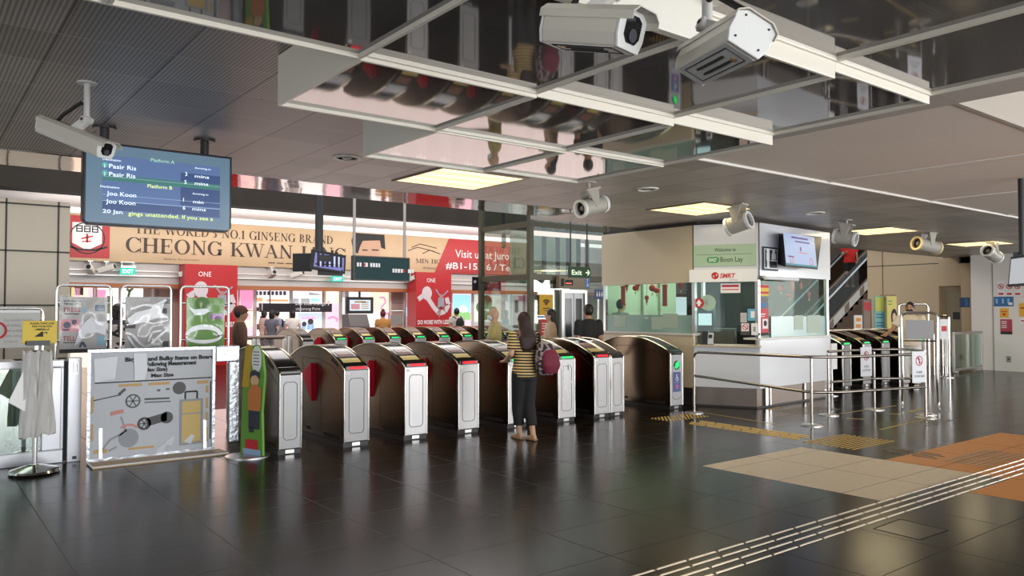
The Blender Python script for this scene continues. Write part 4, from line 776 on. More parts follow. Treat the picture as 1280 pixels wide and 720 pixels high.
# glazing: thin posts, clear upper panes, frosted lower panes
kg = glass_mat('kiosk glass', (.8, .9, .86), .02); frost = mat('frosted teal glass', (.2, .34, .29), .25, alpha=None, coat=.2); frost2 = mat('pale frosted glass', (.2, .36, .34), .22, coat=.2)
for F, L, z0, z1, m, nm in ((FL, LL, 1.215, 1.52, frost, 0), (FR, LR - .05, 1.15, 1.5, frost2, 1)):
    mb = MB(); F.rect(mb, .03 + (.42 if nm else 0), z0, L - .02, z1, -.06, -.05); mb.build('frosted_pane', m, kt)
for F, L, z0 in ((FL, LL, 1.52), (FR, LR, 1.15), (FSd, LS, 1.12)):
    mb = MB(); F.rect(mb, .02, z0, L - .02, 2.2, -.075, -.065); mb.build('glass_pane', kg, kt)
mb = MB(); FC.rect(mb, .03, 1.25, LC - .03, 2.2, -.075, -.065); mb.build('glass_pane', kg, kt)
for p in FP:
    c = p + (Vector((11.9, 9.2, 0)) - p).normalized() * .07; mb = MB(); mb.box(c.x - .03, c.y - .03, 1.0, c.x + .03, c.y + .03, 2.9); mb.build('corner_post', steel, kt)
# papers showing through the frosted panes
for F, s in ((FL, ((765, 394, 780, 409), (826, 392, 845, 410), (803, 396, 808, 399), (812, 396, 826, 412))), (FR, ((996, 394, 1007, 412), (1012, 394, 1029, 416)))):
    for (p, q, r_, t_) in s:
        a0, b1 = onF(F, p, q); a1, b0 = onF(F, r_, t_); mb = MB(); F.rect(mb, a0, max(b0, 1.2), a1, b1, -.05, -.046); mb.build('pinned_paper', mat('pale paper behind glass', (.36, .46, .37) if F is FL else (.4, .62, .6), .4), kt)
# inside: back wall, ceiling lamp, cupboards
kin = mat('pale green kiosk wall', (.52, .6, .45), .5)
mb = MB(); mb.box(10.46, 10.62, 0, 12.5, 10.66, 2.9); mb.build('back_wall', kin, kt); mb = MB(); mb.prism([(p.x, p.y) for p in ins(FP, .16)], 'z', .15, .2); mb.build('raised_floor', mat('kiosk raised floor', (.12, .11, .1), .5), kt)
mb = MB(); mb.box(11.45, 10.56, .03, 11.48, 10.62, 2.2); mb.box(11.95, 10.56, .03, 11.98, 10.62, 2.2); mb.box(11.45, 10.56, 2.18, 11.98, 10.62, 2.21); mb.build('inner_door_frame', mat('inner door frame', (.35, .4, .3), .4), kt)
mb = MB(); mb.box(11.0, 9.95, .7, 12.4, 10.5, .74); mb.build('inner_desk', mat('inner desk', (.45, .4, .3), .4), kt)
mb = MB(); mb.box(12.5, 9.2, .03, 13.0, 10.5, 1.25); mb.build('inner_cupboard', mat('inner cupboard', (.1, .09, .08), .4), kt, bevel=.01)
d = bpy.data.lights.new('kiosk_lamp', 'AREA'); d.shape = 'RECTANGLE'; d.size = 1.8; d.size_y = 1.2; d.energy = 42; d.color = (.93, 1, .86)
o = bpy.data.objects.new('kiosk_lamp', d); COL.objects.link(o); o.location = (11.7, 9.4, 2.85)
d = MB(); d.box(10.9, 9.0, 2.87, 12.5, 9.2, 2.9); d.build('ceiling_tube', glow('kiosk tube lamp', (.9, 1, .9), 2), kt)
# things standing in and on the kiosk
def place(F, px, py, dd): v = onF(F, px, py); return F.p(v[0], v[1], dd)
def orient(t, F): t.rotation_euler = (0, 0, math.atan2(F.r.y, F.r.x))
def at_counter(name, label, cat, F, a, z, dd, grp=None):
    t = thing(name, label, cat, F.p(a, z, dd), grp); orient(t, F); return t
a = onF(FC, 880, 400)[0]
t = at_counter('desk_monitor', 'small lit touch monitor on the kiosk counter, below the round fan', 'monitor', FC, a, 1.03, -.12)
mb = MB(); mb.box(-.14, -.02, .24, .14, .03, .56); mb.build('casing', black, t, True, bevel=.008)
mb = MB(); mb.box(-.11, -.024, .32, .11, -.02, .52); mb.build('display', glow('lit blue white screen', (.72, .82, .92), .9), t, True)
mb = MB(); mb.box(-.05, -.01, .02, .05, .03, .26); mb.box(-.1, -.06, 0, .1, .08, .02); mb.build('stand', black, t, True)
t = at_counter('card_terminal', 'grey card terminal leaning beside the small touch monitor', 'card terminal', FC, onF(FC, 888, 415)[0], 1.03, -.02)
mb = MB(); mb.obox((0, 0, .1), .09, .05, .2, Euler((-.3, 0, 0)).to_matrix()); mb.build('body', mat('light grey terminal', (.5, .55, .6), .4), t, True, bevel=.008); mb = MB(); mb.obox((0, -.032, .14), .06, .004, .06, Euler((-.3, 0, 0)).to_matrix()); mb.build('keypad', ink, t, True)
t = at_counter('desk_fan', 'round cream fan head behind the kiosk counter monitor', 'fan', FC, onF(FC, 881, 380)[0], 1.03, -.3)
mb = MB(); mb.lathe((0, 0, 0), [(.09, 0), (.09, .02), (.015, .03), (.015, .62)], 14); mb.build('stand', steel, t, True)
mb = MB(); mb.cyl((0, -.05, .7), (0, .03, .7), .135, .13, 24); mb.build('guard', mat('cream fan guard', (.7, .62, .48), .4), t, True, smooth=40, bevel=.015); mb = MB(); mb.cyl((0, -.056, .7), (0, -.05, .7), .03); mb.build('hub', steel, t, True)
t = at_counter('round_sign', 'round red and white arrow sign left of the fan on the kiosk window', 'sign', FC, onF(FC, 873, 378)[0], onF(FC, 873, 384)[1], -.055)
mb = MB(); mb.cyl((0, -.006, .07), (0, 0, .07), .085, n=20); mb.build('disc', mat('red sign disc', (.45, .03, .03), .4), t, True); mb = MB(); mb.prism([(-.05, .06), (.0, .13), (.05, .06), (.02, .06), (.02, .02), (-.02, .02), (-.02, .06)], 'y', -.01, -.006); mb.build('arrow', inkw, t, True)
for px0, py0, px1, py1, nm, lb, m, ex in (
    (900, 354, 925, 366, 'window_notice', 'white notice with red heading under the operator sign', paper, 'head'), (925, 391, 933, 403, 'window_notice', 'small grey notice left of the light blue square notice', mat('grey notice', (.55, .52, .5), .5), 'lines'),
    (934, 386, 947, 401, 'window_notice', 'light blue square notice on the kiosk window', mat('light blue notice', (.12, .42, .6), .5), 'card'), (925, 403, 937, 419, 'window_notice', 'black notice with a red prohibition circle on the kiosk window', mat('dark notice', (.08, .07, .07), .5), 'ban'), (939, 404, 947, 419, 'sanitiser_box', 'white box on the kiosk counter beside the prohibition notice', paper, None)):
    F = FC; a0, b1 = onF(F, px0, py0); a1, b0 = onF(F, px1, py1); t = thing(nm, lb, 'notice' if 'notice' in nm else 'box', F.p((a0 + a1) / 2, b0, -.06), 'notices on the kiosk window' if 'notice' in nm else None)
    mb = MB(); F.rect(mb, a0, b0, a1, b1, -.065, -.055 if nm != 'sanitiser_box' else .0); mb.build('sheet', m, t); w_, h_ = a1 - a0, b1 - b0; mb = MB()
    if ex == 'head': F.rect(mb, a0 + w_ * .08, b0 + h_ * .6, a0 + w_ * .92, b0 + h_ * .82, -.055, -.052); F.rect(mb, a0 + w_ * .08, b0 + h_ * .3, a0 + w_ * .92, b0 + h_ * .4, -.055, -.052); mb.build('heading', red, t)
    elif ex == 'lines': [F.rect(mb, a0 + w_ * .15, b0 + h_ * q, a0 + w_ * .85, b0 + h_ * (q + .06), -.055, -.052) for q in (.2, .4, .6, .75)]; mb.build('lines', grey, t)
    elif ex == 'card': F.rect(mb, a0 + w_ * .3, b0 + h_ * .25, a0 + w_ * .7, b0 + h_ * .8, -.055, -.052); mb.build('card_print', inkw, t)
    elif ex == 'ban': F.rect(mb, a0 + w_ * .1, b0 + h_ * .3, a0 + w_ * .9, b0 + h_ * .92, -.055, -.053); mb.build('white_square', inkw, t); mb = MB(); F.ring(mb, a0 + w_ * .5, b0 + h_ * .62, w_ * .32, w_ * .24, -.052, -.05); F.line(mb, [(a0 + w_ * .3, b0 + h_ * .74), (a0 + w_ * .7, b0 + h_ * .5)], w_ * .09, -.052, -.05); mb.build('ban_circle', red, t)
    else: F.rect(mb, a0 + w_ * .3, b0 + h_ * .3, a0 + w_ * .7, b0 + h_ * .7, .0, .003); mb.build('label_patch', grey, t)
for px0, py0, px1, py1, lb, m, k in ((950, 356, 963, 370, 'yellow and red striped notice at the left of the kiosk front glass', mat('yellow notice', (.75, .5, .04), .5), 0), (950, 371, 963, 391, 'dark notice with a small screen print under the striped notice', mat('charcoal notice', (.05, .05, .06), .4), 1), (950, 386, 963, 419, 'red and white portrait notice at the left of the frosted kiosk pane', mat('bright red notice', (.6, .05, .07), .5), 2)):
    F = FR; a0, b1 = onF(F, px0, py0); a1, b0 = onF(F, px1, py1); t = thing('window_notice', lb, 'notice', F.p((a0 + a1) / 2, b0, 0), 'notices on the kiosk window'); b0 = max(b0, 1.16); w_, h_ = a1 - a0, b1 - b0
    if k == 1: b0 += h_ * .26; h_ = b1 - b0
    mb = MB(); F.rect(mb, a0, b0, a1, b1, -.062, -.03 if k != 1 else -.04); mb.build('sheet', m, t); mb = MB()
    if k == 0: F.rect(mb, a0, b0 + h_ * .75, a1, b1, -.03, -.027); F.rect(mb, a0, b0 + h_ * .2, a1, b0 + h_ * .4, -.03, -.027); mb.build('red_band', red, t)
    elif k == 1: F.rect(mb, a0 + w_ * .15, b0 + h_ * .15, a0 + w_ * .8, b0 + h_ * .5, -.04, -.037); mb.build('screen_print', blue, t)
    else:
        F.rect(mb, a0 + w_ * .4, b0 + h_ * .25, a0 + w_ * .9, b0 + h_ * .62, -.03, -.027); F.rect(mb, a0 + w_ * .1, b0 + h_ * .78, a0 + w_ * .7, b0 + h_ * .82, -.03, -.027); F.rect(mb, a0 + w_ * .1, b0 + h_ * .7, a0 + w_ * .6, b0 + h_ * .73, -.03, -.027); mb.build('white_print', inkw, t); mb = MB(); F.rect(mb, a0, b0, a1, b0 + h_ * .1, -.03, -.026); F.disc(mb, a0 + w_ * .65, b0 + h_ * .45, w_ * .15, -.027, -.024); mb.build('dark_print', ink, t)
# wall screen on the front fascia: black angled box with lit face
a0, b1 = onF(FR, 976, 291); a1, b0 = onF(FR, 1026, 337)
t = thing('fascia_screen', 'lit information screen in a black box mounted on the kiosk front fascia', 'screen', FR.p((a0 + a1) / 2, b0, 0)); mb = MB()
sc = []
for (q, r_), dd in zip(((981.5, 333), (1022, 337), (1027, 296), (985.5, 292.5)), (.3, .22, .16, .24)):
    fo = Face(FR.p(0, 0, dd), FR.r, FR.u); v_ = onF(fo, q, r_); sc.append(fo.p(v_[0], v_[1], 0))
bk_ = []
for q, r_ in ((972.5, 330), (1006, 334), (1010, 297), (974, 292)): v_ = onF(FR, q, r_); bk_.append(FR.p(v_[0], v_[1], 0))
mb.loft([bk_, sc]); cs = mb.build('casing', black, t)
Fs = Face(sc[0], sc[1] - sc[0], sc[3] - sc[0]); Fs.u = (Fs.u - Fs.r * Fs.u.dot(Fs.r)).normalized(); Fs.n = Fs.r.cross(Fs.u); sw, sh = (sc[1] - sc[0]).length, (sc[3] - sc[0]).length
mb = MB(); Fs.rect(mb, .03, .03, sw - .03, sh - .03, .002, .006); s_ = mb.build('display', glow('lit lavender screen', (.42, .52, .74), .62), t)
mb = MB(); Fs.rect(mb, sw * .25, sh * .82, sw * .75, sh * .87, .006, .008); Fs.rect(mb, sw * .35, sh * .72, sw * .8, sh * .76, .006, .008); Fs.rect(mb, sw * .48, sh * .48, sw * .52, sh * .6, .006, .008); Fs.rect(mb, sw * .1, sh * .28, sw * .28, sh * .31, .006, .008); mb.build('display_lines', mat('violet print', (.2, .12, .4), .5), s_)
mb = MB(); Fs.rect(mb, sw * .42, sh * .42, sw * .7, sh * .45, .006, .008); Fs.ring(mb, sw * .2, sh * .2, .07, .045, .006, .008); Fs.ring(mb, sw * .8, sh * .2, .07, .045, .006, .008); mb.build('display_red', pink, s_)
mb = MB(); Fs.rect(mb, .03, .03, sw - .03, sh * .1, .006, .009); mb.build('display_bar', mat('teal bar', (.08, .35, .45), .4), s_)
mb = MB(); a0, b1 = onF(FR, 952, 346); a1, b0 = onF(FR, 993, 351); mb.cyl(FR.p(a0, (b0 + b1) / 2, .06), FR.p(a1, (b0 + b1) / 2, .06), .03)
tt = thing('tube_lamp', 'short white tube lamp under the kiosk screen fascia', 'lamp', FR.p((a0 + a1) / 2, b0, .06)); mb.build('tube', white, tt, smooth=40); mb = MB(); FR.rect(mb, a0 + .02, b0 + .02, a1 - .02, b1 + .02, -.02, .05); mb.build('bracket', steel, tt)
# red hanging charms behind the glass
rc = mat('festive red paper', (.55, .03, .015), .45); gc = mat('festive gold trim', (.75, .5, .1), .35, .4); n_ = 0
def charm(F, px, py0, py1, kind, label, dd=-.22):
    a, bt = onF(F, px, py0); _, bb = onF(F, px, py1); t = thing('hanging_charm', label, 'festive charm', F.p(a, bb, dd), 'red festive charms in the kiosk windows'); orient(t, F); h = bt - bb
    mb = MB(); mb.cyl((0, 0, h), (0, 0, 2.85 - bb), .004, n=6); mb.build('cord', rc, t, True)
    mb = MB()
    if kind == 'scroll': mb.box(-.05, -.008, h * .08, .05, .008, h); mb.cyl((-.06, 0, h), (.06, 0, h), .012); mb.cyl((-.055, 0, h * .08), (.055, 0, h * .08), .012)
    elif kind == 'lantern': mb.ball((0, 0, h * .68), .06, .06, h * .3)
    else: mb.cyl((0, -.01, h * .7), (0, .01, h * .7), .045); mb.box(-.02, -.006, h * .25, .02, .006, h * .6)
    mb.build('body', rc, t, True, smooth=40)
    mb = MB()
    for k in (-1, 0, 1): mb.cyl((k * .01, 0, h * .3), (k * .018, 0, 0), .006, .003, 6)
    mb.build('tassel', gc, t, True)
for px, q0, q1, k, l in ((768.5, 358, 383, 'scroll', 'narrow red scroll charm at the left end of the kiosk side window'), (773, 352, 366, 'knot', 'small red knot charm above the staff member head'), (784, 356, 368, 'lantern', 'dark red lantern charm, third from the left in the side window'), (787, 352, 365, 'knot', 'red knot charm close beside the third charm'), (798, 368, 382, 'knot', 'low hanging red knot charm in the middle of the side window'), (805, 355, 370, 'lantern', 'round lantern charm above the inner door'), (810.5, 359, 371, 'lantern', 'second small lantern charm above the inner door'), (820.5, 356, 384, 'scroll', 'large red scroll charm with gold foot in the side window'), (840.5, 352, 366, 'knot', 'red knot charm by the dark cupboard at the right of the side window')): charm(FL, px, q0, q1, k, l)
for px, q0, q1, k, l in ((970, 354, 366, 'knot', 'red knot charm at the left of the kiosk front glass'), (991, 356, 368, 'lantern', 'orange red lantern charm in the middle of the front glass'), (1002, 366, 376, 'lantern', 'small low lantern charm in the front glass'), (1005, 352, 364, 'scroll', 'thin red scroll charm in the front glass'), (1016, 354, 361, 'knot', 'yellow-tasselled charm right of centre in the front glass'), (1026, 364, 376, 'knot', 'red charm at the right end of the front glass')): charm(FR, px, q0, q1, k, l)
# dark equipment inside
for (x, y, z, sx, sy, sz, lb, nm) in ((12.6, 9.9, 1.25, .28, .2, .45, 'black equipment cabinet on the inner cupboard of the kiosk', 'equipment_cabinet'), (11.3, 10.2, .74, .42, .14, .3, 'black desk monitor seen from behind on the kiosk inner desk', 'desk_monitor'), (12.2, 8.5, .0, .5, .5, 1.35, 'dark machine behind the kiosk front glass', 'equipment_rack')):
    t = thing(nm, lb, 'equipment', (x, y, z)); mb = MB(); mb.box(x - sx / 2, y - sy / 2, z + .03, x + sx / 2, y + sy / 2, z + sz); mb.build('body', black, t, bevel=.012); mb = MB(); mb.box(x - sx / 2 + .03, y - sy / 2 - .004, z + sz * .55, x + sx / 2 - .03, y - sy / 2, z + sz * .9); mb.build('front_plate', mat('dark grey plate', (.08, .08, .09), .3), t); mb = MB(); mb.box(x - sx / 2 + .04, y - sy / 2 + .03, z, x + sx / 2 - .04, y + sy / 2 - .03, z + .03); mb.build('foot', rubber, t)
# ================================================================== steel rails in front of the kiosk
railm = mat('brushed rail steel', (.36, .33, .3), .26, 1)
def bend(pts, r=.12, n=5):
    out = [Vector(pts[0])]
    for i in range(1, len(pts) - 1):
        p, a, b = Vector(pts[i]), Vector(pts[i - 1]), Vector(pts[i + 1]); u = (a - p).normalized(); v = (b - p).normalized()
        for k in range(n + 1): t = k / n; out.append((p + u * r) * (1 - t) ** 2 + p * 2 * t * (1 - t) + (p + v * r) * t * t)
    out.append(Vector(pts[-1])); return out
def post(t, x, y, z1, base=True):
    mb = MB(); mb.cyl((x, y, .01), (x, y, z1), .019, n=14); p = mb.build('post', railm, t, smooth=40)
    if base: mb = MB(); mb.lathe((x, y, 0), [(.15, 0), (.15, .008), (.13, .016), (.02, .02)], 24); mb.build('base_plate', steel, t, smooth=40)
A, B, E_, D0, D1 = (9.76, 7.94), (9.97, 6.06), (12.02, 5.45), (11.16, 6.5), (12.37, 6.41)
t = thing('crowd_rail', 'long steel crowd rail running in front of the kiosk from the wide gate', 'railing', (9.97, 6.06, 0), 'steel crowd rails')
for x, y in (A, B, E_): post(t, x, y, .5 if (x, y) == A else .93)
zt = .95
mb = MB(); mb.tube(bend([(A[0], A[1], .3), (A[0], A[1], zt), (B[0], B[1] + .02, zt), (B[0] + .35, B[1] - .25, zt), (E_[0], E_[1], zt)], .1), .022, 10); mb.build('top_rail', railm, t, smooth=40)
mb = MB(); mb.tube(bend([(A[0], A[1], .58), (B[0], B[1] + .02, .46), (B[0] + .35, B[1] - .25, .46), (E_[0], E_[1], .46)], .12), .02, 10); mb.build('lower_rail', railm, t, smooth=40)
t = thing('crowd_rail', 'shorter inner steel crowd rail behind the long one, near the kiosk corner', 'railing', (D0[0], D0[1], 0), 'steel crowd rails')
E2 = (12.4, 5.62)
for x, y in (D0, D1, E2): post(t, x, y, .93)
for z, nm in ((.97, 'top_rail'), (.5, 'lower_rail')):
    mb = MB(); mb.tube(bend([(D0[0], D0[1], z), (D1[0], D1[1], z), (D1[0] + .5, D1[1] - .35, z), (E2[0], E2[1], z)], .15), .02, 10); mb.build(nm, railm, t, smooth=40)
def lean_sign(p, F, label):
    t = thing('do_not_lean_sign', label, 'sign', p, 'please do not lean signs'); orient(t, F); w_, h_ = .3, .46
    mb = MB(); mb.box(-w_ / 2, -.03, 0, w_ / 2, -.024, h_); mb.build('plate', mat('white sign plate', (.74, .76, .8), .3), t, True); f = Face((-w_ / 2, -.03, 0), (1, 0, 0), (0, 0, 1))
    mb = MB(); f.ring(mb, w_ / 2, h_ * .7, .075, .062, 0, .003); f.line(mb, [(w_ / 2 - .05, h_ * .7 + .05), (w_ / 2 + .05, h_ * .7 - .05)], .012, .002, .004); mb.build('ban_circle', red, t, True)
    mb = MB(); f.disc(mb, w_ / 2 - .01, h_ * .79, .013, 0, .002); f.line(mb, [(w_ / 2 - .012, h_ * .77), (w_ / 2 + .004, h_ * .69), (w_ / 2 + .002, h_ * .59)], .018, 0, .002); f.line(mb, [(w_ / 2, h_ * .74), (w_ / 2 + .035, h_ * .72)], .008, 0, .002); f.text(mb, 'PLEASE', w_ / 2, h_ * .3, .035, w_ * .4, 'CENTER', d=.003); f.text(mb, 'DO NOT LEAN', w_ / 2, h_ * .17, .035, w_ * .7, 'CENTER', d=.003); mb.build('lettering', ink, t, True)
    mb = MB(); mb.cyl((-.1, -.022, h_ - .06), (-.1, .02, h_ - .06), .012); mb.cyl((.1, -.022, h_ - .06), (.1, .02, h_ - .06), .012); mb.build('clip', steel, t, True)
v = atY(1147, 481, 5.42); fe = face3((B[0] + .35, B[1] - .25, 0), (E_[0], E_[1], 0)); q = onF(fe, 1147, 478); lean_sign(fe.p(q[0], q[1], .0), fe, 'PLEASE DO NOT LEAN sign at the right end of the long rail')
fe = face3(D0, (D1[0], D1[1], 0)) if 0 else face3((D0[0], D0[1], 0), (D1[0], D1[1], 0)); q = onF(fe, 1081, 470); lean_sign(fe.p(q[0], q[1], .0), fe, 'PLEASE DO NOT LEAN sign on the shorter inner rail')
# little white notice on the kiosk side by the gates
t = thing('small_white_notice', 'small white box on a steel pole by the right corner of the kiosk', 'notice', (13.75, 7.9, 0)); mb = MB(); mb.box(13.65, 7.88, .5, 13.85, 7.92, .98); mb.build('panel', paper, t, bevel=.006); mb = MB(); mb.cyl((13.75, 7.94, 0), (13.75, 7.94, .95), .02); mb.lathe((13.75, 7.94, 0), [(.12, 0), (.12, .012), (.02, .016)], 16); mb.build('pole', steel, t)
# loop-framed grey notice stand with bent feet
pA, pB = atZ(1120, 508), atZ(1165, 512); pA = Vector((12.95, 6.35, 0)); pB = Vector((13.25, 5.75, 0)); F = face3(pA, pB); W_ = (pB - pA).length
aL, zt2 = onF(F, 1126, 391); aR, _ = onF(F, 1172, 391); t = thing('grey_notice_stand', 'blank grey notice in a steel loop stand with bent feet beside the inner rail', 'notice stand', F.p((aL + aR) / 2, 0, 0))
mb = MB(); mb.tube(bend([F.p(aL, .02, .35), F.p(aL, .02, -.1), F.p(aL + .02, .45, 0), F.p(aL, zt2, 0), F.p(aR, zt2, 0), F.p(aR - .02, .45, 0), F.p(aR, .02, -.1), F.p(aR, .02, .35)], .1), .02, 10); mb.build('loop_frame', chrome, t, smooth=40)
a0, b1 = onF(F, 1132, 400); a1, b0 = onF(F, 1167, 424); mb = MB(); F.rect(mb, a0, b0, a1, b1, -.01, .01); mb.build('grey_board', mat('blank grey board', (.42, .42, .44), .4), t, bevel=.004)
mb = MB(); mb.tube([F.p(aL, b0 - .03, 0), F.p(aR, b0 - .03, 0)], .012); mb.build('cross_bar', chrome, t)
# ================================================================== left: glass fence, posters, standees
fy = 9.45
def onY(px, py, y): v = atY(px, py, y); return v.x, v.z
glf = glass_mat('fence glass', (.75, .85, .8), .16); alu = mat('white aluminium frame', (.58, .6, .64), .28, .3)
t = thing('glass_fence_gate', 'wide aluminium-framed glass fence gate at the left edge', 'gate', (.6, fy, 0)); F = faceY(0, fy, 0)
x1 = 1.33; mb = MB(); F.rect(mb, -.9, 0.0, x1, .14, -.05, .02); F.rect(mb, -.9, 1.0, x1, 1.08, -.05, .02); F.rect(mb, x1 - .2, .14, x1, 1.0, -.05, .02); F.rect(mb, -.9, .14, -.8, 1.0, -.05, .02); F.rect(mb, .66, .14, .72, 1.0, -.04, .01); mb.build('frame', alu, t, bevel=.008)
for a, b in ((-.8, .66), (.72, x1 - .2)): mb = MB(); F.rect(mb, a, .14, b, 1.0, -.02, -.01); mb.build('glass_pane', glf, t)
mb = MB(); F.rect(mb, x1 - .26, .5, x1 - .2, .53, 0, .03); mb.build('latch', black, t)
mb = MB(); F.frame(mb, x1 - .24, .13, x1 - .02, 1.02, .012, .02, .03); mb.build('inner_bead', mat('grey frame bead', (.3, .3, .33), .3, .4), t)
t = thing('fence_post', 'white square fence post with a hinge, right of the glass gate', 'fence post', (1.42, fy, 0)); mb = MB(); mb.box(1.36, fy - .05, 0, 1.49, fy + .06, 1.1); mb.build('shaft', alu, t, bevel=.006); mb = MB(); mb.box(1.41, fy - .07, .93, 1.45, fy - .05, 1.05); mb.cyl((1.43, fy - .075, .94), (1.43, fy - .075, 1.04), .014); mb.build('hinge', steel, t); mb = MB(); mb.box(1.33, fy - .03, .02, 1.36, fy + .04, 1.06); mb.build('rubber_strip', rubber, t)
mb = MB(); mb.box(1.41, fy - .056, .03, 1.45, fy - .05, .06); mb.build('bolt', black, t)
# pale backing furniture behind the glass
def rbox(name, label, cat, x0, y0, z0, x1, y1, z1, m, trim):
    t = thing(name, label, cat, ((x0 + x1) / 2, y0, z0)); mb = MB(); mb.box(x0, y0, z0 + .04, x1, y1, z1); mb.build('body', m, t, bevel=.01); mb = MB(); mb.box(x0 + .03, y0 + .03, z0, x1 - .03, y1 - .03, z0 + .04); mb.build('foot', rubber, t); mb = MB(); mb.box(x0 - .01, y0 - .01, z1 - .05, x1 + .01, y1 + .01, z1 + .01); mb.build('top', trim, t, bevel=.005); return t
rbox('low_cabinet', 'olive green low cabinet behind the glass fence gate', 'cabinet', -.2, 11.2, 0, 1.05, 11.6, .98, mat('olive cabinet', (.22, .25, .14), .5), mat('cabinet top', (.3, .3, .22), .4))
rbox('brown_box', 'brown cardboard box behind the glass fence gate', 'box', .55, 10.4, 0, .9, 10.7, .62, mat('brown cardboard', (.33, .22, .12), .7), mat('box lid', (.38, .26, .15), .7))
rbox('pale_crate', 'pale grey crate standing behind the right pane of the glass gate', 'box', 1.0, 10.5, 0, 1.25, 10.9, .95, mat('pale blue grey', (.5, .58, .62), .5), white)
# loop stands with posters
def loop_stand(px0, px1, pyt, y, pb, label, grp='steel loop poster stands'):
    a0, zt = onY(px0, pyt, y); a1, _ = onY(px1, pyt, y); t = thing('poster_stand', label, 'poster stand', ((a0 + a1) / 2, y, 0), grp); F = faceY(0, y, 0)
    mb = MB(); mb.tube(bend([F.p(a0, .01, .3), F.p(a0, .02, 0), F.p(a0, zt, 0), F.p(a1, zt, 0), F.p(a1, .02, 0), F.p(a1, .01, .3)], .07), .016, 10); mb.build('loop_frame', chrome, t, smooth=40)
    p0, q1 = onY(pb[0], pb[1], y); p1, q0 = onY(pb[2], pb[3], y); mb = MB(); F.rect(mb, p0, q0, p1, q1, -.008, .012); bd = mb.build('poster_board', pb[4], t, bevel=.003)
    mb = MB(); mb.tube([F.p(a0, q1 - .08, 0), F.p(p0 + .02, q1 - .08, -.01)], .01); mb.tube([F.p(a1, q1 - .08, 0), F.p(p1 - .02, q1 - .08, -.01)], .01); mb.tube([F.p(a0, q0 + .15, 0), F.p(p0 + .02, q0 + .15, -.01)], .01); mb.tube([F.p(a1, q0 + .15, 0), F.p(p1 - .02, q0 + .15, -.01)], .01); mb.build('clip_bar', chrome, t)
    return t, F, p0, q0, p1 - p0, q1 - q0
film = glass_mat('wrinkled plastic film', (.97, .97, .98), .035, .1)
def film_sheet(F, a, b, w, h, t, seed, amp=.025, name='plastic_film', m=None):
    random.seed(seed); n = 16; vs = []; ph = [random.uniform(0, 6) for _ in range(8)]
    for j in range(n + 1):
        for i in range(n + 1):
            u, v = i / n, j / n; e = math.sin(PI * u) * math.sin(PI * v)
            d = .014 + amp * (.5 + .5 * math.sin(9 * u + 5 * v + ph[0])) * (.3 + e) * .6 + amp * .5 * (1 + math.sin(14 * v - 11 * u + ph[1])) * e * .5 + .3 * amp * (1 + math.sin(22 * u * v + ph[2])) * e
            vs.append(F.p(a + w * u, b + h * v, d))
    mb = MB(); mb.add(vs, [(j * (n + 1) + i, j * (n + 1) + i + 1, (j + 1) * (n + 1) + i + 1, (j + 1) * (n + 1) + i) for j in range(n) for i in range(n)]); return mb.build(name, m or film, t, smooth=80)
def blob(F, mb, pts, d0=.012, d1=.0135): return F.poly(mb, pts, d0, d1)
# 1 emergency poster
py_ = 11.0
t, F, a, b, w_, h_ = loop_stand(71, 139, 356, py_, (75, 371, 133, 440, mat('grey poster sheet', (.5, .49, .47), .5)), 'loop stand with the PRESS and TELL emergency poster in creased plastic')
R = lambda mb, u0, v0, u1, v1, d=.0135: F.rect(mb, a + w_ * u0, b + h_ * v0, a + w_ * u1, b + h_ * v1, .012, d)
mb = MB(); R(mb, 0, 0, 1, .07); F.text(mb, 'IN THE EVENT OF A', a + w_ * .08, b + h_ * .91, h_ * .03, w_ * .4, d=.014, bold=.02); F.text(mb, 'TERRORIST ATTACK', a + w_ * .08, b + h_ * .86, h_ * .03, w_ * .38, d=.014, bold=.02); R(mb, .08, .69, .4, .705); R(mb, .08, .18, .35, .195); mb.build('black_print', ink, t)
mb = MB(); F.text(mb, 'PRESS', a + w_ * .08, b + h_ * .73, h_ * .085, w_ * .34, d=.014, bold=.01); F.text(mb, 'TELL', a + w_ * .07, b + h_ * .22, h_ * .085, w_ * .26, d=.014, bold=.01); mb.build('red_lettering', mat('deep red lettering', (.4, .03, .04), .5), t)
mb = MB(); R(mb, .0, .38, .42, .6); mb.build('pink_picture', pink, t); mb = MB(); F.disc(mb, a + w_ * .15, b + h_ * .5, .04, .0135, .015); F.disc(mb, a + w_ * .3, b + h_ * .55, .03, .0135, .015); R(mb, .06, .4, .2, .43, .015); R(mb, .74, .74, .95, .86); F.line(mb, [(a + w_ * .42, b + h_ * .1), (a + w_ * .48, b + h_ * .19), (a + w_ * .55, b + h_ * .1)], .03, .012, .014); mb.build('dark_figures', mat('dusky blue print', (.1, .12, .2), .5), t)
mb = MB(); R(mb, .44, .73, .56, .8); R(mb, .78, .12, .98, .3); mb.build('blue_patch', mat('pale blue patch', (.3, .5, .6), .5), t)
film_sheet(F, a - .01, b - .01, w_ + .02, h_ + .04, t, 5)
mb = MB(); blob(F, mb, [(a + w_ * p, b + h_ * q) for p, q in ((.3, .12), (.4, .4), (.52, .55), (.66, .65), (.8, .56), (.98, .55), (.97, .3), (.78, .36), (.55, .34), (.42, .2))], .02, .03); mb.build('glare_fold', mat('milky plastic fold', (.66, .68, .72), .3), t)  # glare on the creased plastic painted as a pale shape
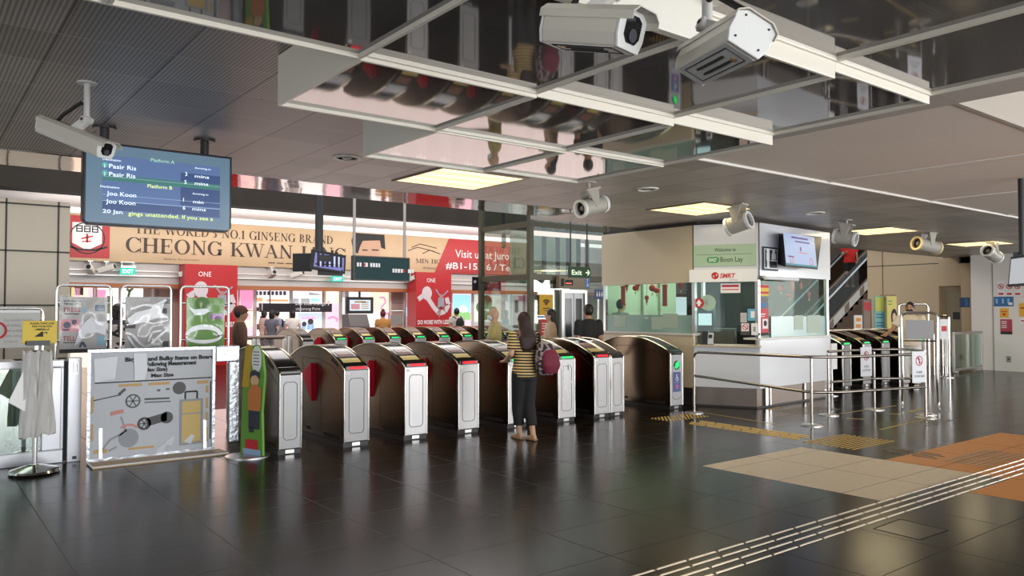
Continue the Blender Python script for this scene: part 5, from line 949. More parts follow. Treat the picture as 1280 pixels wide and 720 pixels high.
# 2 silver wrapped poster
t, F, a, b, w_, h_ = loop_stand(152, 214, 357, py_, (157, 371, 212, 440, mat('silver poster sheet', (.42, .41, .4), .4)), 'loop stand with the silver grey poster in badly wrinkled plastic')
mb = MB(); R(mb, .0, .44, .22, .54); F.disc(mb, a + w_ * .35, b + h_ * .93, .04); R(mb, .88, .88, .98, .97); F.disc(mb, a + w_ * .3, b + h_ * .25, .05, ry=.09); R(mb, .83, .1, .97, .2); R(mb, .8, .7, .92, .8); mb.build('dark_print', mat('charcoal poster print', (.07, .07, .07), .5), t)
mb = MB(); F.disc(mb, a + w_ * .62, b + h_ * .38, .025); F.disc(mb, a + w_ * .7, b + h_ * .33, .02); mb.build('red_print', red, t)
crm = mat('crinkled silver film', (.42, .42, .43), .3, .25)  # pale shapes paint the sheen on the wrinkled plastic
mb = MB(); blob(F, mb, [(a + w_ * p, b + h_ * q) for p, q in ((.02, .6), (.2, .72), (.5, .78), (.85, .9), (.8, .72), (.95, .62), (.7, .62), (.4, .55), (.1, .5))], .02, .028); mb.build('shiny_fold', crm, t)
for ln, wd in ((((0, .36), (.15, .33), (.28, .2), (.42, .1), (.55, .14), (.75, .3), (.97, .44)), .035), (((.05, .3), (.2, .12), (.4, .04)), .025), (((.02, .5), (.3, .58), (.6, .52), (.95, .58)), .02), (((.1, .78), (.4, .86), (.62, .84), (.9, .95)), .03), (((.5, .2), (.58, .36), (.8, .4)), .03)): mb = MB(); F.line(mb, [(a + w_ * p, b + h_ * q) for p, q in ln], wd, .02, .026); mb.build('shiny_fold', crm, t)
film_sheet(F, a, b, w_, h_, t, 9, .035)
# 3 green poster
t, F, a, b, w_, h_ = loop_stand(226, 286, 358, py_, (233, 372, 280, 438, mat('leaf green poster', (.17, .36, .08), .5)), 'loop stand with the bright green poster with purple spots')
mb = MB(); F.disc(mb, a + w_ * .78, b + h_ * .85, .08, ry=.09); R(mb, .6, .6, .98, .7); R(mb, .8, .24, .93, .32); mb.build('purple_print', mat('purple print', (.3, .12, .36), .5), t)
mb = MB(); F.disc(mb, a + w_ * .4, b + h_ * .88, .1, .012, .013); mb.build('dark_green_print', mat('deep green print', (.07, .2, .04), .5), t)
mb = MB(); [R(mb, q, .04, q + .14, .1) for q in (.08, .32, .72)]; R(mb, .46, .05, .6, .1); mb.build('dark_labels', ink, t)
mb = MB(); blob(F, mb, [(a + w_ * p, b + h_ * q) for p, q in ((.02, .84), (.2, .68), (.45, .68), (.6, .76), (.5, .8), (.2, .78))], .02, .028); ering(F, mb, a + w_ * .45, b + h_ * .3, w_ * .48, h_ * .2, .05, .07, 0, 180, .024); ering(F, mb, a + w_ * .45, b + h_ * .28, w_ * .48, h_ * .14, .03, .05, 180, 360, .024); mb.build('shiny_fold', mat('pale plastic fold', (.72, .78, .8), .15), t); film_sheet(F, a, b, w_, h_, t, 4, .03)  # plastic sheen drawn as pale patch and arcs over the green sheet
# health notice at far left
t, F, a, b, w_, h_ = loop_stand(-26, 54, 385, 10.2, (-22, 391, 49, 434, mat('pale grey notice sheet', (.58, .58, .56), .5)), 'low loop stand with the grey public health notice at the left edge')
mb = MB()
for k, s in enumerate(('For public health', 'and safety, please', 'wear a mask', 'while taking public', 'transport')): F.text(mb, s, a + w_ * .37, b + h_ * (.76 - k * .15), h_ * .075, w_ * (.5 if k in (0, 1, 3) else .33 if k == 2 else .25), d=.014, bold=.012 if k == 2 else 0)
mb.build('lettering', grey, t); mb = MB(); F.ring(mb, a + w_ * .24, b + h_ * .5, .1, .075, .012, .015); mb.build('red_ring', red, t); mb = MB(); F.rect(mb, a, b + h_, a + w_, b + h_ + .03, -.01, .02); mb.build('top_clip', white, t)
# umbrella bag stand
p = atZ(43, 591); t = thing('umbrella_bag_stand', 'chrome stand with hanging plastic umbrella bags and a yellow sign', 'bag stand', (p.x, p.y, 0)); X0, Y0 = p.x, p.y
mb = MB(); mb.lathe((X0, Y0, 0), [(.215, 0), (.225, .015), (.215, .035), (.1, .07), (.035, .085)], 32); mb.build('base', chrome, t, smooth=35)
mb = MB(); mb.cyl((X0, Y0, .06), (X0, Y0, 1.3), .022); mb.build('pole', chrome, t, smooth=40)
mb = MB(); mb.tube([(X0 - .1, Y0 - .03, 1.28), (X0 + .1, Y0 - .03, 1.28)], .02); mb.tube([(X0 - .11, Y0 - .07, .65), (X0 + .11, Y0 - .07, .65)], .008); mb.build('holder_bar', black, t)
bagm = mat('grey white plastic bag', (.55, .54, .52), .3)
def bag_stack(name, cx, cy, zt, zb, wt, wb, th, t, local=False, m=bagm, seed=1):
    random.seed(seed); rings = []
    for k in range(9):
        u = k / 8; z = zt + (zb - zt) * u; w_ = wt + (wb - wt) * u ** 1.3; w_ *= 1 - .18 * math.exp(-((u - .45) / .12) ** 2)
        rings.append([Vector((cx + math.cos(2 * PI * i / 28) * w_ * (1 + .12 * math.sin(i * 2.9 + k * .7)), cy + math.sin(2 * PI * i / 28) * th * (1 + .35 * math.sin(i * 1.7 + k)), z + .012 * math.sin(i * 1.3))) for i in range(28)])
    return MB().loft(rings).build(name, m, t, local, smooth=50)
bag_stack('bag_bundle', X0 - .055, Y0 - .07, 1.2, .36, .07, .085, .035, t, seed=2); bag_stack('bag_bundle', X0 + .065, Y0 - .07, 1.2, .38, .06, .1, .035, t, seed=5)
mb = MB(); mb.loft([[(X0 - .1, Y0 - .08, 1.05), (X0 - .06, Y0 - .08, 1.05), (X0 - .06, Y0 - .07, 1.04), (X0 - .1, Y0 - .07, 1.04)], [(X0 - .24, Y0 - .12, .72), (X0 - .1, Y0 - .1, .62), (X0 - .1, Y0 - .09, .62), (X0 - .24, Y0 - .11, .72)]]); mb.build('loose_bag', mat('clear white plastic', (.66, .66, .66), .2), t)
sy = Y0 - .03; a0, z1 = onY(28, 401, sy); a1, z0 = onY(71, 429, sy); F = faceY(0, sy, 0); mb = MB(); F.rect(mb, a0, z0, a1, z1, -.01, .008); sg = mb.build('yellow_sign', mat('yellow sign', (.78, .56, .03), .4), t, bevel=.004)
mb = MB(); m_ = (a0 + a1) / 2; w_ = a1 - a0; h_ = z1 - z0
for k, (s, q) in enumerate((('PLEASE TAKE ONE', .7), ('FOR YOUR WET', .58), ('UMBRELLA', .42))): F.text(mb, s, m_ + .02, z0 + h_ * (.84 - k * .13), h_ * .085, w_ * q, 'CENTER', d=.011, bold=.02)
F.poly(mb, [(m_ - w_ * .16, z0 + h_ * .3), (m_ + w_ * .08, z0 + h_ * .55), (m_ + w_ * .1, z0 + h_ * .3)], .008, .011); F.line(mb, [(m_ + w_ * .08, z0 + h_ * .46), (m_ + w_ * .2, z0 + h_ * .5), (m_ + w_ * .2, z0 + h_ * .42)], .008, .008, .011); mb.build('lettering', ink, sg); mb = MB(); F.rect(mb, a0 + w_ * .12, z0 - .02, a1 - w_ * .2, z0 + .03, .008, .02); mb.build('sign_clip', black, t)
# ---- large bulky items board
by = 9.16; bx0, bx1, bz = 1.52, 2.98, 1.17; t = thing('bulky_items_board', 'large plastic-covered board about bicycles and bulky items, on the floor by the gates', 'notice board', (2.2, by, 0)); F = faceY(0, by, 0)
mb = MB(); F.rect(mb, bx0, .03, bx1 - .18, bz, -.03, 0); mb.build('board', mat('grey blue board', (.5, .53, .58), .4), t, bevel=.004)
mb = MB(); mb.box(bx0 - .01, by - .33, 0, bx1 - .12, by - .01, .02); mb.build('foot_plate', mat('tan foot plate', (.5, .34, .18), .5), t)
mb = MB(); mb.tube([(bx0 - .01, by - .33, .018), (bx1 - .12, by - .33, .018)], .008); mb.tube([(bx0 - .01, by - .33, .018), (bx0 - .01, by, .018)], .008); mb.build('foot_edge', white, t)
silver = mat('silver wrapped frame', (.5, .53, .58), .25, .6, bump=.3, bscale=18)
mb = MB(); F.frame(mb, bx0 - .02, .02, bx1 - .18, bz + .02, .03, 0, .02); mb.build('board_frame', silver, t)
mb = MB(); F.rect(mb, bx1 - .17, bz - .16, bx1 + .1, bz + .02, -.05, .01); F.rect(mb, bx1 - .02, .08, bx1 + .1, bz - .16, -.05, .01); mb.build('side_frame', silver, t, bevel=.01)
W_ = bx1 - .18 - bx0; U = lambda u: bx0 + W_ * u; V = lambda v: bz * v
mb = MB(); F.text(mb, 'Bicycles and Bulky Items on Board', U(.985), V(.90), .045, W_ * .72, 'RIGHT', d=.006, bold=.045); F.text(mb, 'the Following Measurement', U(.84), V(.85), .045, W_ * .48, 'RIGHT', d=.006, bold=.045); F.text(mb, '(Max Size)', U(.6), V(.80), .042, W_ * .2, 'RIGHT', d=.006, bold=.04); F.text(mb, 'Max Size', U(.65), V(.745), .04, W_ * .18, 'RIGHT', d=.006, bold=.04); F.line(mb, [(U(.04), V(.715)), (U(.95), V(.715))], .012); F.poly(mb, [(U(.95), V(.725)), (U(.975), V(.715)), (U(.95), V(.705))]); F.line(mb, [(U(.965), V(.68)), (U(.965), V(.12))], .012); mb.build('black_print', ink, t)
mb = MB()
for (u0, v0, u1, v1) in ((.22, .67, .4, .695), (.45, .67, .62, .695), (.85, .66, .945, .69), (.925, .57, .945, .64), (.925, .42, .945, .52), (.925, .3, .945, .38), (.925, .1, .945, .24), (.83, .085, .93, .11), (.3, .09, .5, .11), (.04, .085, .14, .12), (.02, .2, .035, .35), (.02, .45, .035, .6)): F.rect(mb, U(u0), V(v0), U(u1), V(v1))
mb.build('tan_dashes', mat('tan dashes', (.55, .36, .14), .5), t)
wh = mat('wheel black print', (.03, .03, .035), .4); gw = mat('wheel grey print', (.3, .32, .36), .5)
mb = MB(); F.ring(mb, U(.33), V(.535), .075, .06); F.disc(mb, U(.7), V(.63), .07)
for k in range(6): F.line(mb, [(U(.33), V(.535)), (U(.33) + .065 * math.cos(k * PI / 3), V(.535) + .065 * math.sin(k * PI / 3))], .01)
F.line(mb, [(U(.42), V(.545)), (U(.62), V(.54))], .02); F.line(mb, [(U(.42), V(.515)), (U(.63), V(.51))], .012); F.line(mb, [(U(.22), V(.6)), (U(.27), V(.65))], .028); F.line(mb, [(U(.03), V(.56)), (U(.24), V(.6))], .012); F.rect(mb, U(.52), V(.61), U(.545), V(.63)); F.rect(mb, U(.59), V(.62), U(.62), V(.635)); mb.build('scooter_print', wh, t)
mb = MB(); F.ring(mb, U(.42), V(.32), .07, .045); F.disc(mb, U(.6), V(.36), .065); F.poly(mb, [(U(.44), V(.37)), (U(.6), V(.41)), (U(.6), V(.33)), (U(.44), V(.29))]); [F.line(mb, [(U(.42), V(.32)), (U(.42) + .06 * math.cos(k * PI / 3), V(.32) + .06 * math.sin(k * PI / 3))], .01) for k in range(6)]; mb.build('hoverboard_print', wh, t)
mb = MB(); F.ring(mb, U(.3), V(.2), .1, .075); F.disc(mb, U(.3), V(.2), .075, 0, .003); F.line(mb, [(U(.24), V(.4)), (U(.28), V(.26)), (U(.16), V(.2)), (U(.1), V(.11))], .02); F.line(mb, [(U(.15), V(.1)), (U(.21), V(.13))], .02); mb.build('bicycle_print', gw, t)
mb = MB(); F.line(mb, [(U(.16), V(.43)), (U(.2), V(.44)), (U(.26), V(.45))], .04); ering(F, mb, U(.3), V(.22), .13, .13, .025, .025, 45, 130, .006); mb.build('bicycle_red', mat('faded red print', (.6, .25, .22), .5), t)
mb = MB(); F.rect(mb, U(.72), V(.1), U(.885), V(.5)); mb.build('suitcase_print', mat('mustard suitcase', (.62, .45, .16), .5), t)
mb = MB(); F.frame(mb, U(.705), V(.085), U(.9), V(.52), .025, .003, .006); F.line(mb, [(U(.72), V(.38)), (U(.885), V(.38))], .012, .003, .006); mb.build('suitcase_edge', gw, t); mb = MB(); F.line(mb, [(U(.75), V(.52)), (U(.75), V(.59)), (U(.85), V(.59)), (U(.85), V(.52))], .018); mb.build('suitcase_handle', ink, t)
gl_ = mat('white glare film', (.62, .66, .73), .25); mb = MB()  # glare on the plastic cover painted as whitish patches
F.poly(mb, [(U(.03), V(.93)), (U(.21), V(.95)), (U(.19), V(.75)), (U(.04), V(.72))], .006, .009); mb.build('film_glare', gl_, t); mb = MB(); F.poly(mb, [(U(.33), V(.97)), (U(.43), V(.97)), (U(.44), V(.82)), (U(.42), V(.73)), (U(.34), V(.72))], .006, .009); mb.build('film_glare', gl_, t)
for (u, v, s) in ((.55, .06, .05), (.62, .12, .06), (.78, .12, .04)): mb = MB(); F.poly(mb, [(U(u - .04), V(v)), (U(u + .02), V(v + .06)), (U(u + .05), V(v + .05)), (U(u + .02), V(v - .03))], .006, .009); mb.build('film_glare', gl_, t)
mb = MB(); mb.prism([(by - .02, .02), (by + .3, .02), (by + .02, .7)], 'x', bx0 + .1, bx0 + .13); mb.prism([(by - .02, .02), (by + .3, .02), (by + .02, .7)], 'x', bx1 - .3, bx1 - .27); mb.build('back_brace', steel, t)
# ---- cut-out standee seen nearly edge-on, on a round base
p = atZ(310, 570); t = thing('cutout_standee', 'tall painted cut-out figure board with a green edge, standing by the first gate', 'standee', (p.x, p.y, 0))
mb = MB(); mb.lathe((p.x, p.y, 0), [(.24, 0), (.24, .01), (.2, .018), (.02, .02)], 28); mb.build('base_plate', steel, t, smooth=40)
F = Face((p.x - .03, p.y + .16, 0), (.32, -1, 0), (0, 0, 1)); hb = 1.2
mb = MB(); F.poly(mb, [(0, .02), (.38, .02), (.36, .5), (.4, .9), (.36, 1.12), (.28, 1.22), (.08, 1.2), (.02, .7)], -.03, 0); mb.build('board', mat('green standee edge', (.13, .33, .04), .45), t)
mb = MB(); F.poly(mb, [(.02, .75), (.08, 1.2), (.2, 1.21), (.14, .75)], 0, .004); mb.build('ochre_panel', mat('ochre print', (.55, .35, .02), .5), t)
mb = MB(); F.disc(mb, .27, 1.06, .08, 0, .006, ry=.15); mb.build('speech_bubble', paper, t); mb = MB(); [F.rect(mb, .22, 1.0 + k * .035, .32, 1.008 + k * .035, .006, .008) for k in range(5)]; mb.build('bubble_lines', ink, t)
mb = MB(); F.disc(mb, .25, .84, .07, .006, .01, ry=.075); mb.build('face_print', mat('printed cream skin', (.7, .45, .25), .5), t); mb = MB(); F.poly(mb, [(.17, .85), (.18, .92), (.25, .95), (.33, .92), (.33, .85), (.28, .89), (.21, .88)], .01, .013); F.rect(mb, .15, .3, .33, .5, .006, .01); F.rect(mb, .16, .26, .23, .32, .006, .01); mb.build('dark_print', mat('navy print', (.03, .035, .06), .5), t)
mb = MB(); F.poly(mb, [(.14, .5), (.34, .5), (.36, .74), (.28, .79), (.2, .78), (.13, .7)], .006, .011); mb.build('orange_shirt_print', mat('orange brown print', (.6, .2, .05), .5), t); mb = MB(); F.rect(mb, .1, .06, .3, .18, .004, .01); mb.build('red_block', red, t); mb = MB(); F.rect(mb, .06, .02, .36, .08, .01, .014); mb.build('blue_block', mat('pale blue block', (.3, .42, .6), .5), t)
# ================================================================== departure screen
def atD(px, py, c): return _O + _ray(px, py) * c
sy = 7.0; x0, x1, z0, z1 = 1.095, 2.27, 2.29, 2.965
t = thing('departure_screen', 'large blue train arrival screen for Platform A and Platform B hung at upper left', 'screen', ((x0 + x1) / 2, sy, z0)); F = faceY(0, sy, 0)
mb = MB(); c_ = .04; mb.prism([(x0 + c_, z0), (x1 - c_, z0), (x1, z0 + c_), (x1, z1), (x0, z1), (x0, z0 + c_)], 'y', sy, sy + .1); mb.build('casing', mat('black screen casing', (.02, .022, .03), .3), t, bevel=.006)
def grad_screen():
    m = glow('lit slate blue screen', (.12, .2, .3), .8); g = NT(m); geo = g.n('NewGeometry'); sp = g.n('SeparateXYZ'); g.l(geo.outputs['Position'], sp.inputs[0]); return m
mb = MB(); F.rect(mb, x0 + .02, z0 + .02, x1 - .02, z1 - .02, .0, .004); mb.build('bezel', mat('lit steel blue bezel', (.1, .15, .2), .25, emit=(.1, .17, .24), es=.7), t)
a0, b1 = onF(F, 127, 190); a1, b0 = onF(F, 268, 280); b1 = 2.86; b0 = 2.40; a1 = 2.165; a0 = 1.235
mb = MB(); F.rect(mb, a0, b0, a1, b1, .004, .006); dp = mb.build('display', mat('lit blue display', (.1, .15, .3), .2, emit=(.075, .13, .26), es=.7), t)
lt = glow('lit pale lettering', (.8, .9, 1), .95); ly = glow('lit yellow lettering', (.75, .9, .3), .9)
mb = MB(); F.rect(mb, a0, b0 + .015, a1, b0 + .085, .006, .007); F.rect(mb, a1 - .33, b0 + .1, a1, b1 - .08, .006, .0065); mb.build('dark_bands', mat('navy display band', (.03, .05, .13), .25, emit=(.03, .06, .15), es=.9), dp)
mb = MB(); F.rect(mb, a0, 2.655, a1, 2.705, .0062, .0072); mb.build('green_band', mat('dim green band', (.03, .12, .1), .3, emit=(.04, .17, .15), es=.7), dp)
T = lambda mb, s, px, py, h, px2=None, al='LEFT': F.text(mb, s, onF(F, px, py)[0], onF(F, px, py)[1], h, (onF(F, px2, py)[0] - onF(F, px, py)[0]) if px2 else None, al, d=.009, bold=.012)
mb = MB(); T(mb, 'Destination', 128, 200, .018, 151); T(mb, 'Pasir Ris', 136, 210, .036, 170); T(mb, 'Pasir Ris', 136, 220, .036, 169); T(mb, 'Destination', 125, 234, .018, 149); T(mb, 'Joo Koon', 133, 244, .036, 170); T(mb, 'Joo Koon', 132, 254, .036, 169); T(mb, '20 Jan', 128, 266, .032, 153)
T(mb, '3', 231, 220, .034); T(mb, '5', 230, 230, .034); T(mb, '1', 228.5, 252, .034); T(mb, '6', 228, 262, .034); T(mb, 'mins', 243, 222, .028, 261); T(mb, 'mins', 243, 231, .028, 260); T(mb, 'min', 241, 254, .028, 254); T(mb, 'mins', 240, 263, .028, 257); T(mb, 'Arriving in', 243, 211, .016, 263); T(mb, 'Arriving in', 240, 243, .016, 260); mb.build('lettering', lt, dp)
mb = MB(); T(mb, 'Platform A', 188, 202, .03, 218); mb.build('platform_heading', glow('lit green lettering', (.4, .7, .55), .7), dp)
mb = MB(); T(mb, 'Platform B', 184, 234.5, .03, 215); T(mb, 'gings unattended. If you see a', 160, 269, .034, 266); mb.build('yellow_lettering', ly, dp)
mb = MB()
for zz in (.3, .62): F.rect(mb, a0, b0 + (b1 - b0) * zz * 1.0, a1, b0 + (b1 - b0) * zz + .003, .007, .008)
F.rect(mb, a0, b0 + .088, a1, b0 + .092, .007, .008); mb.build('rule_lines', glow('pale blue line', (.4, .55, .75), .6), dp)
mb = MB()
for q in (210, 220): v = onF(F, 131, q - 4); F.disc(mb, v[0], v[1], .022, .007, .008)
o_ = mb.build('line_bullet', glow('lit teal bullet', (.1, .4, .35), .8), dp); mb = MB(); T(mb, '1', 130, 209.5, .03); T(mb, '1', 130, 219.5, .03); mb.build('bullet_number', lt, dp)
for px in (132, 258):
    mb = MB(); x = onF(F, px, 180)[0]; mb.cyl((x, sy + .05, z1), (x, sy + .05, H - .02), .035); mb.cyl((x, sy + .05, H - .02), (x, sy + .05, H), .09)
    mb.build('ceiling_mount', mat('dark mount', (.05, .05, .055), .35, .5), t)
# ================================================================== box-shaped housing cameras
cam_w = mat('ivory camera housing', (.6, .57, .5), .35); cam_p = mat('pale camera plate', (.72, .73, .72), .3)
def housing(label, rear, front, w_, h_, mount_top, upv=(0, 0, 1), shield=.06, near_rear=False):
    rear, front = Vector(rear), Vector(front); ax = (front - rear).normalized(); up = Vector(upv); up = (up - ax * up.dot(ax)).normalized(); sd = ax.cross(up); L = (front - rear).length
    t = thing('housing_camera', label, 'security camera', (rear + front) / 2, 'large box-shaped security cameras'); P = lambda s, u, a: rear + sd * s + up * u + ax * a
    sec = [(-.5, .3), (-.5, -.2), (-.4, -.5), (.4, -.5), (.5, -.2), (.5, .3), (.3, .45), (-.3, .45)]; R = lambda a, k=1: [P(x * w_ * k, y * h_ * k, a) for x, y in sec]
    MB().loft([R(0), R(L)]).build('body', cam_w, t, bevel=.006)
    roof = [(-.525, .12), (-.525, .32), (-.33, .49), (.33, .49), (.525, .32), (.525, .12), (.505, .12), (.505, .3), (.31, .46), (-.31, .46), (-.505, .3), (-.505, .12)]
    MB().loft([[P(x * w_, y * h_, -.02) for x, y in roof], [P(x * w_, y * h_, L + shield) for x, y in roof]]).build('sun_shield', cam_w, t)
    mb = MB(); mb.loft([R(L, 1.02), R(L + .012, 1.02)]); fp = mb.build('front_plate', cam_p, t, bevel=.003)
    mb = MB(); win = [(-.3, .22), (-.3, -.18), (-.16, -.34), (.16, -.34), (.3, -.18), (.3, .22), (.15, .32), (-.15, .32)]; mb.loft([[P(x * w_, y * h_, L + .01) for x, y in win], [P(x * w_, y * h_, L + .015) for x, y in win]]); gw_ = mb.build('window', mat('black camera glass', (.008, .008, .01), .06), fp)
    mb = MB(); mb.cyl(P(0, -.02, L + .012), P(0, -.02, L + .02), w_ * .15); mb.build('lens', mat('lens grey', (.1, .1, .12), .1, .3), gw_)
    MB().loft([R(-.012, 1.0), R(0, 1.0)]).build('rear_plate', cam_p, t, bevel=.003)
    mb = MB()
    for s in (-.3, .3): mb.cyl(P(s * w_, -.3 * h_, -.014), P(s * w_, -.3 * h_, -.012), .004); mb.cyl(P(s * w_, .3 * h_, -.014), P(s * w_, .3 * h_, -.012), .004)
    mb.build('rear_screw', ink, t)
    mb = MB(); mb.loft([[P(-.38 * w_, -.515 * h_, L * .02), P(.38 * w_, -.515 * h_, L * .02), P(.38 * w_, -.515 * h_, L * .98), P(-.38 * w_, -.515 * h_, L * .98)], [P(-.38 * w_, -.5 * h_, L * .02), P(.38 * w_, -.5 * h_, L * .02), P(.38 * w_, -.5 * h_, L * .98), P(-.38 * w_, -.5 * h_, L * .98)]]); up_ = mb.build('underside_plate', cam_p, t)
    mb = MB()
    for s in (-.1, .1): mb.cyl(P(s * w_, -.52 * h_, L * .25), P(s * w_, -.52 * h_, L * .75), .005, n=6)
    mb.tube([P(-.26 * w_, -.52 * h_, L * .1), P(.26 * w_, -.52 * h_, L * .1), P(.26 * w_, -.52 * h_, L * .9), P(-.26 * w_, -.52 * h_, L * .9)], .002, 5, True)
    mb.build('underside_slot', ink, up_)
    mb = MB(); mb.cyl(P(.1 * w_, -.54 * h_, L * .2), P(.1 * w_, -.5 * h_, L * .2), .012); mb.build('cable_gland', mat('brass gland', (.6, .36, .15), .35, .6), up_)
    mt = Vector(mount_top); mid = P(0, .5 * h_, L * .5); k = Vector((mt.x, mt.y, mid.z + .05))
    mb = MB(); mb.cyl(k, mt, .019); mb.cyl(mt - Vector((0, 0, .012)), mt, .06); pl = mb.build('pole', mat('ivory mount', (.55, .55, .53), .35), t, smooth=40)
    mb = MB(); mb.obox((mid + k) / 2 + up * .0, .05, .05, (k - mid).length + .05, (k - mid).to_track_quat('Z', 'Y').to_matrix()); mb.cyl(k - sd * .035, k + sd * .035, .026); mb.build('bracket', mat('ivory mount', (.55, .55, .53), .35), t, bevel=.004); mb = MB(); mb.cyl(k - sd * .04, k + sd * .04, .009); mb.build('pivot_bolt', ink, t)
    q = k + Vector((0, 0, min(.09, (mt.z - k.z) * .8))); mb = MB(); mb.tube([q, q - ax * .06 + Vector((0, 0, .01)), P(0, .56 * h_, L * .22) + up * .03, P(0, .5 * h_, L * .18)], .012, 8); mb.build('cable', rubber, t, smooth=60)
    return t
c = 2.75; r = atD(695, 33, 2.85); f = atD(787, 37, 2.64); m_ = atD(766, 0, 2.72); housing('big white housing camera pointing right, at the top middle', r, f, .15, .14, (m_.x, m_.y, 2.82))
r = atD(938, 42, 2.5); f = atD(872, 78, 2.9); m_ = atD(884, 20, 2.78); housing('big white housing camera seen from below, tilted down, right of the other', r, f, .15, .125, (m_.x, m_.y, 2.949), upv=(1.1, 1.15, 1))
mt = atZ(109, 103, H); c = (mt - _O).dot(_F); r = atD(57, 156, c + .12); f = atD(132, 186, c - .12); housing('white housing camera on a ceiling pole above the departure screen', r, f, .125, .12, mt)
# cylindrical speakers
def speaker(label, m, a, b, rp, open_b=False, dd=.12, ring=None):
    mt = atZ(*m, H); c = (mt - _O).dot(_F); A_ = atD(*a, c - dd); B_ = atD(*b, c + dd); r = rp / F_PX * c; ax = (B_ - A_).normalized(); t = thing('projector_speaker', label, 'speaker', (A_ + B_) / 2, 'cylindrical projector speakers')
    body = mat('grey cream speaker shell', (.42, .4, .35), .4)
    mb = MB(); mb.pipe(A_, B_, r, r * .86, 24); mb.build('shell', body, t, smooth=40)
    mb = MB(); mb.pipe(A_ - ax * .02, A_ + ax * .02, r * 1.1, r * .8, 24); mb.build('end_ring', ring or cam_p, t, smooth=40); mb = MB(); mb.pipe(B_ - ax * .02, B_ + ax * .02, r * 1.1, r * .8, 24); mb.build('end_ring', ring or cam_p, t, smooth=40)
    mb = MB(); mb.cyl(A_ + ax * .05, A_ + ax * .06, r * .86); mb.build('grille', black, t); mb = MB(); mb.cyl(B_ - ax * .06, B_ - ax * .05, r * .86); mb.build('grille', black, t)
    mb = MB(); mb.cyl(A_ + ax * .01, A_ + ax * .06, r * .25, r * .45); mb.build('cone', mat('grey cone', (.2, .19, .18), .4), t, smooth=40); mb = MB(); mb.cyl(B_ - ax * .06, B_ - ax * .01, r * .45, r * .25); mb.build('cone', mat('grey cone', (.2, .19, .18), .4), t, smooth=40)
    md = (A_ + B_) / 2; k = Vector((mt.x, mt.y, md.z + r * 1.9)); sd = ax.cross(Vector((0, 0, 1))).normalized(); mb = MB(); mb.cyl(k, mt, .022); mb.cyl(mt - Vector((0, 0, .014)), mt, .09); mb.build('pole', body, t, smooth=40)
    mb = MB()
    for s in (-1, 1): mb.loft([[md + sd * s * r * .99 + Vector((0, 0, -.02)) - ax * .03, md + sd * s * r * .99 + Vector((0, 0, -.02)) + ax * .03, md + sd * s * r * 1.06 + ax * .03, md + sd * s * r * 1.06 - ax * .03], [k + sd * s * r * .7 - ax * .09, k + sd * s * r * .7 + ax * .09, k + sd * s * r * .8 + ax * .09, k + sd * s * r * .8 - ax * .09]])
    mb.loft([[k - sd * r * .85 - ax * .12, k + sd * r * .85 - ax * .12, k + sd * r * .85 + ax * .12, k - sd * r * .85 + ax * .12], [k - sd * r * .85 - ax * .12 + Vector((0, 0, .02)), k + sd * r * .85 - ax * .12 + Vector((0, 0, .02)), k + sd * r * .85 + ax * .12 + Vector((0, 0, .02)), k - sd * r * .85 + ax * .12 + Vector((0, 0, .02))]]); mb.build('yoke', body, t)
speaker('cylindrical speaker hanging in front of the lift, open end to the left', (736, 228), (726, 261), (753, 255), 10.5)
speaker('cylindrical speaker in front of the kiosk square light', (922, 255), (936, 275), (911, 284), 10.5, dd=.1)
speaker('cylindrical speaker above the kiosk wall screen corner', (1058, 275), (1069, 299), (1044, 295), 8.5, dd=.1)
speaker('cylindrical speaker with a golden left ring, over the tan wall', (1161, 291), (1146, 304), (1171, 310), 8, dd=.1, ring=mat('golden speaker ring', (.7, .55, .3), .35))
speaker('farthest cylindrical speaker, near the white column', (1239, 302), (1234, 313), (1246, 322), 7.5, dd=.1)
# screen at the right edge
p0, p1 = atD(1256, 322, 9.0), atD(1300, 322, 8.2); F = face3((p0.x, p0.y, 0), (p1.x, p1.y, 0)); L = (p1 - p0).length; z1 = p0.z; z0 = z1 - .34
t = thing('edge_monitor', 'black monitor cut off by the right edge, hung from the ceiling', 'monitor', (p0 + p1) / 2)
mb = MB(); mb.loft([[F.p(.05, z0, 0), F.p(L, z0, 0), F.p(L, z1, 0), F.p(.14, z1, 0)], [F.p(.0, z0 + .02, -.12), F.p(L, z0 + .02, -.12), F.p(L, z1, -.12), F.p(.08, z1, -.12)]]); mb.build('casing', black, t, bevel=.01)
mb = MB(); F.poly(mb, [(.1, z0 + .03), (L - .03, z0 + .03), (L - .03, z1 - .03), (.17, z1 - .03)], .0, .004); mb.build('display', glow('dim grey screen', (.5, .52, .55), .8), t)
mb = MB(); F.rect(mb, -.03, z1 - .14, .1, z1 + .06, -.16, -.1); mb.cyl(F.p(.12, z1 + .02, -.13), F.p(.12, H + .0, -.13), .03); mb.build('bracket', black, t)
